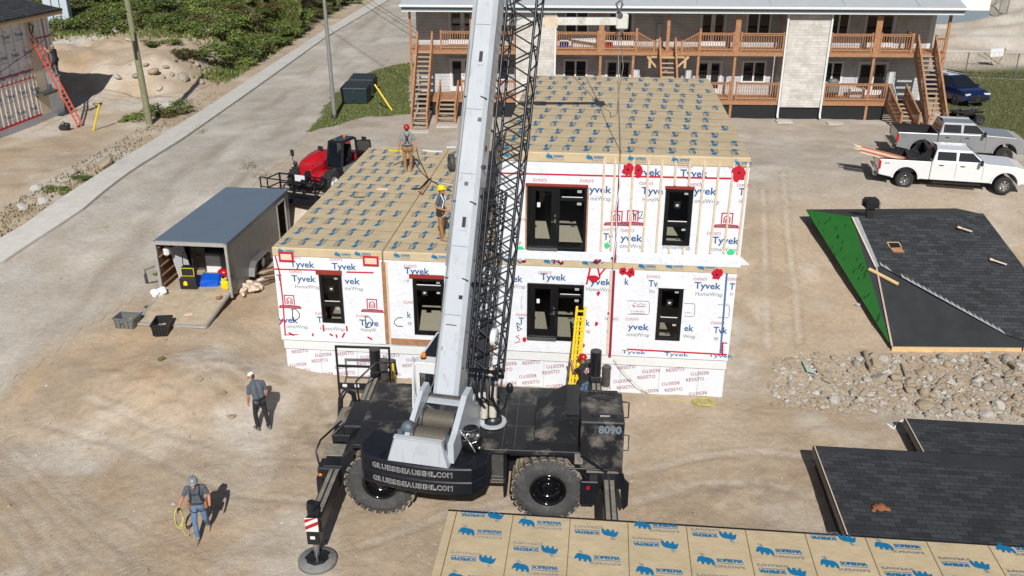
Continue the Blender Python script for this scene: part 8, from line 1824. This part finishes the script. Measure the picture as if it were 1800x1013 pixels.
# far background
p = gnd(38, 8); t = thing('container', 'pale container partly hidden behind the bushes at the top left', 'container', (-47, 96, gz(-47, 96)), R(8))
b = MB(); b.bb(-6, 6, -1.2, 1.2, .3, 3.4)
for x in np.arange(-5.8, 6, .45): b.bb(x-.03, x+.03, -1.24, -1.2, .4, 3.3)
b.build('body', 'white_paint', t); b = MB(); b.bb(-5.9, -3.6, -1.28, -1.245, .5, 3.2); b.build('door', 'siding_light', t)
b = MB(); b.bb(2, 4, -1.30, -1.245, 1.6, 2.6); b.build('window', 'mirror_glass', t)
t = thing('container', 'long white container behind the bushes, right of the wooden pole', 'container', (-27, 125, gz(-27, 125)), R(3))
b = MB(); b.bb(-7, 5, -1.2, 1.2, .3, 3.9)
for x in np.arange(-6.8, 5, .5): b.bb(x-.03, x+.03, -1.24, -1.2, .4, 3.8)
b.build('body', 'white_paint', t); b = MB(); b.bb(2.4, 4.8, -1.29, -1.245, .5, 3.6); b.build('door', 'siding_light', t)
pw_ = gnd(95, 42); t = thing('utility_cabinet', 'tall white and blue panelled cabinet behind the corner of the left house', 'cabinet', (-36.5, 76, gz(-36.5, 76)), R(10))
b = MB(); b.bb(-.9, .9, -.5, .5, 0, 4.6, 0, .03); b.build('body', 'cab_pale', t) if 'cab_pale' in MATS else None
mat('cab_pale', (.45, .52, .58), .5, var=.06); b.build('body', 'cab_pale', t); b = MB(); b.bb(-.3, -.24, -.54, -.5, 0, 4.6); b.bb(.3, .36, -.54, -.5, 0, 4.6); b.bb(-.9, .9, -.53, -.5, 4.4, 4.65); b.build('frame', 'steel_dark', t)
def wire_fence(label, A, B, h, n):
    A, B = V3(A), V3(B); t = thing('chain_link_fence', label, 'fence', A); d = B-A
    for k in range(n+1):
        x, y = A.x+d.x*k/n, A.y+d.y*k/n; z = gz(x, y)-A.z; b = MB(); b.tube((x-A.x, y-A.y, z), (x-A.x, y-A.y, z+h), .04, 7); b.build('post', 'steel', t)
    b = MB(); u = V3((0, 0, 1))
    for k in range(n):
        p = V3((d.x*k/n, d.y*k/n, gz(A.x+d.x*k/n, A.y+d.y*k/n)-A.z)); q = V3((d.x*(k+1)/n, d.y*(k+1)/n, gz(A.x+d.x*(k+1)/n, A.y+d.y*(k+1)/n)-A.z)); b.tube(p+u*h, q+u*h, .022, 5); b.tube(p+u*.05, q+u*.05, .008, 4)
        for j in range(10): b.tube(p.lerp(q, j/10)+u*.05, p.lerp(q, min(1, (j+2.2)/10))+u*h*.98, .005, 3, cap=False); b.tube(p.lerp(q, j/10)+u*h*.98, p.lerp(q, min(1, (j+2.2)/10))+u*.05, .005, 3, cap=False)
    b.build('wire_mesh', 'steel', t)
wire_fence('chain link fence with grey posts between the blue car and the dug earth', (29.5, 67.5, gz(29.5, 67.5)), (46, 64.5, gz(46, 64.5)), 1.9, 5)
wire_fence('chain link fence half lost in the bushes at the top left', (-46, 92, gz(-46, 92)), (-28, 97, gz(-28, 97)), 2.2, 6)
s_ = gnd(1746, 112); t = thing('sign_board', 'blank white board standing on crossed branches before the dug earth', 'sign', (s_[0], s_[1], s_[2]), R(-8)); b = MB(); b.box((0, 0, 1.0), (.95, .05, .62), ry=R(-4)); b.build('board', 'white_paint', t)
b = MB(); b.path([(-.9, .1, 1.0), (-.2, 0, .45), (.5, .1, .1)], .06, 6); b.path([(.6, .1, 1.35), (.45, .05, .6), (.1, 0, .1)], .05, 6); b.path([(-1.4, .1, .9), (-.6, -.1, .5)], .05, 6); b.build('prop', 'dead_wood', t)
wb = thing('outbuilding', 'white outbuilding with a dark lower band behind the right end of the flats', 'building', (40.6, 84, 4.1), R(-3))
b = MB(); b.bb(-4.5, 1.6, 0, 4, 1.4, 5.5); b.build('wall', 'white_paint', wb); b = MB(); b.bb(-4.5, 1.6, -.05, 4, .05, 1.4); b.build('dark_band', 'fascia_blue', wb); b = MB(); b.bb(-5, 2.9, -1.2, 4.2, -.5, .05); b.build('slab', 'concrete_pad', wb)
b = MB()
for x, y in ((2.0, -1), (2.0, 1), (2.0, 3), (2.7, -1.0), (2.7, 1.5)): b.tube((x, y, .05), (x, y, 4.8), .05, 6)
b.bar((2.0, -1, 4.8), (2.7, 3, 4.8), .06, .06); b.build('glass_screen_frame', 'steel', wb); b = MB(); b.quad((2.0, -1, .2), (2.7, -1, .2), (2.7, -1, 4.7), (2.0, -1, 4.7)); b.build('glass_screen', 'clear_glass', wb)
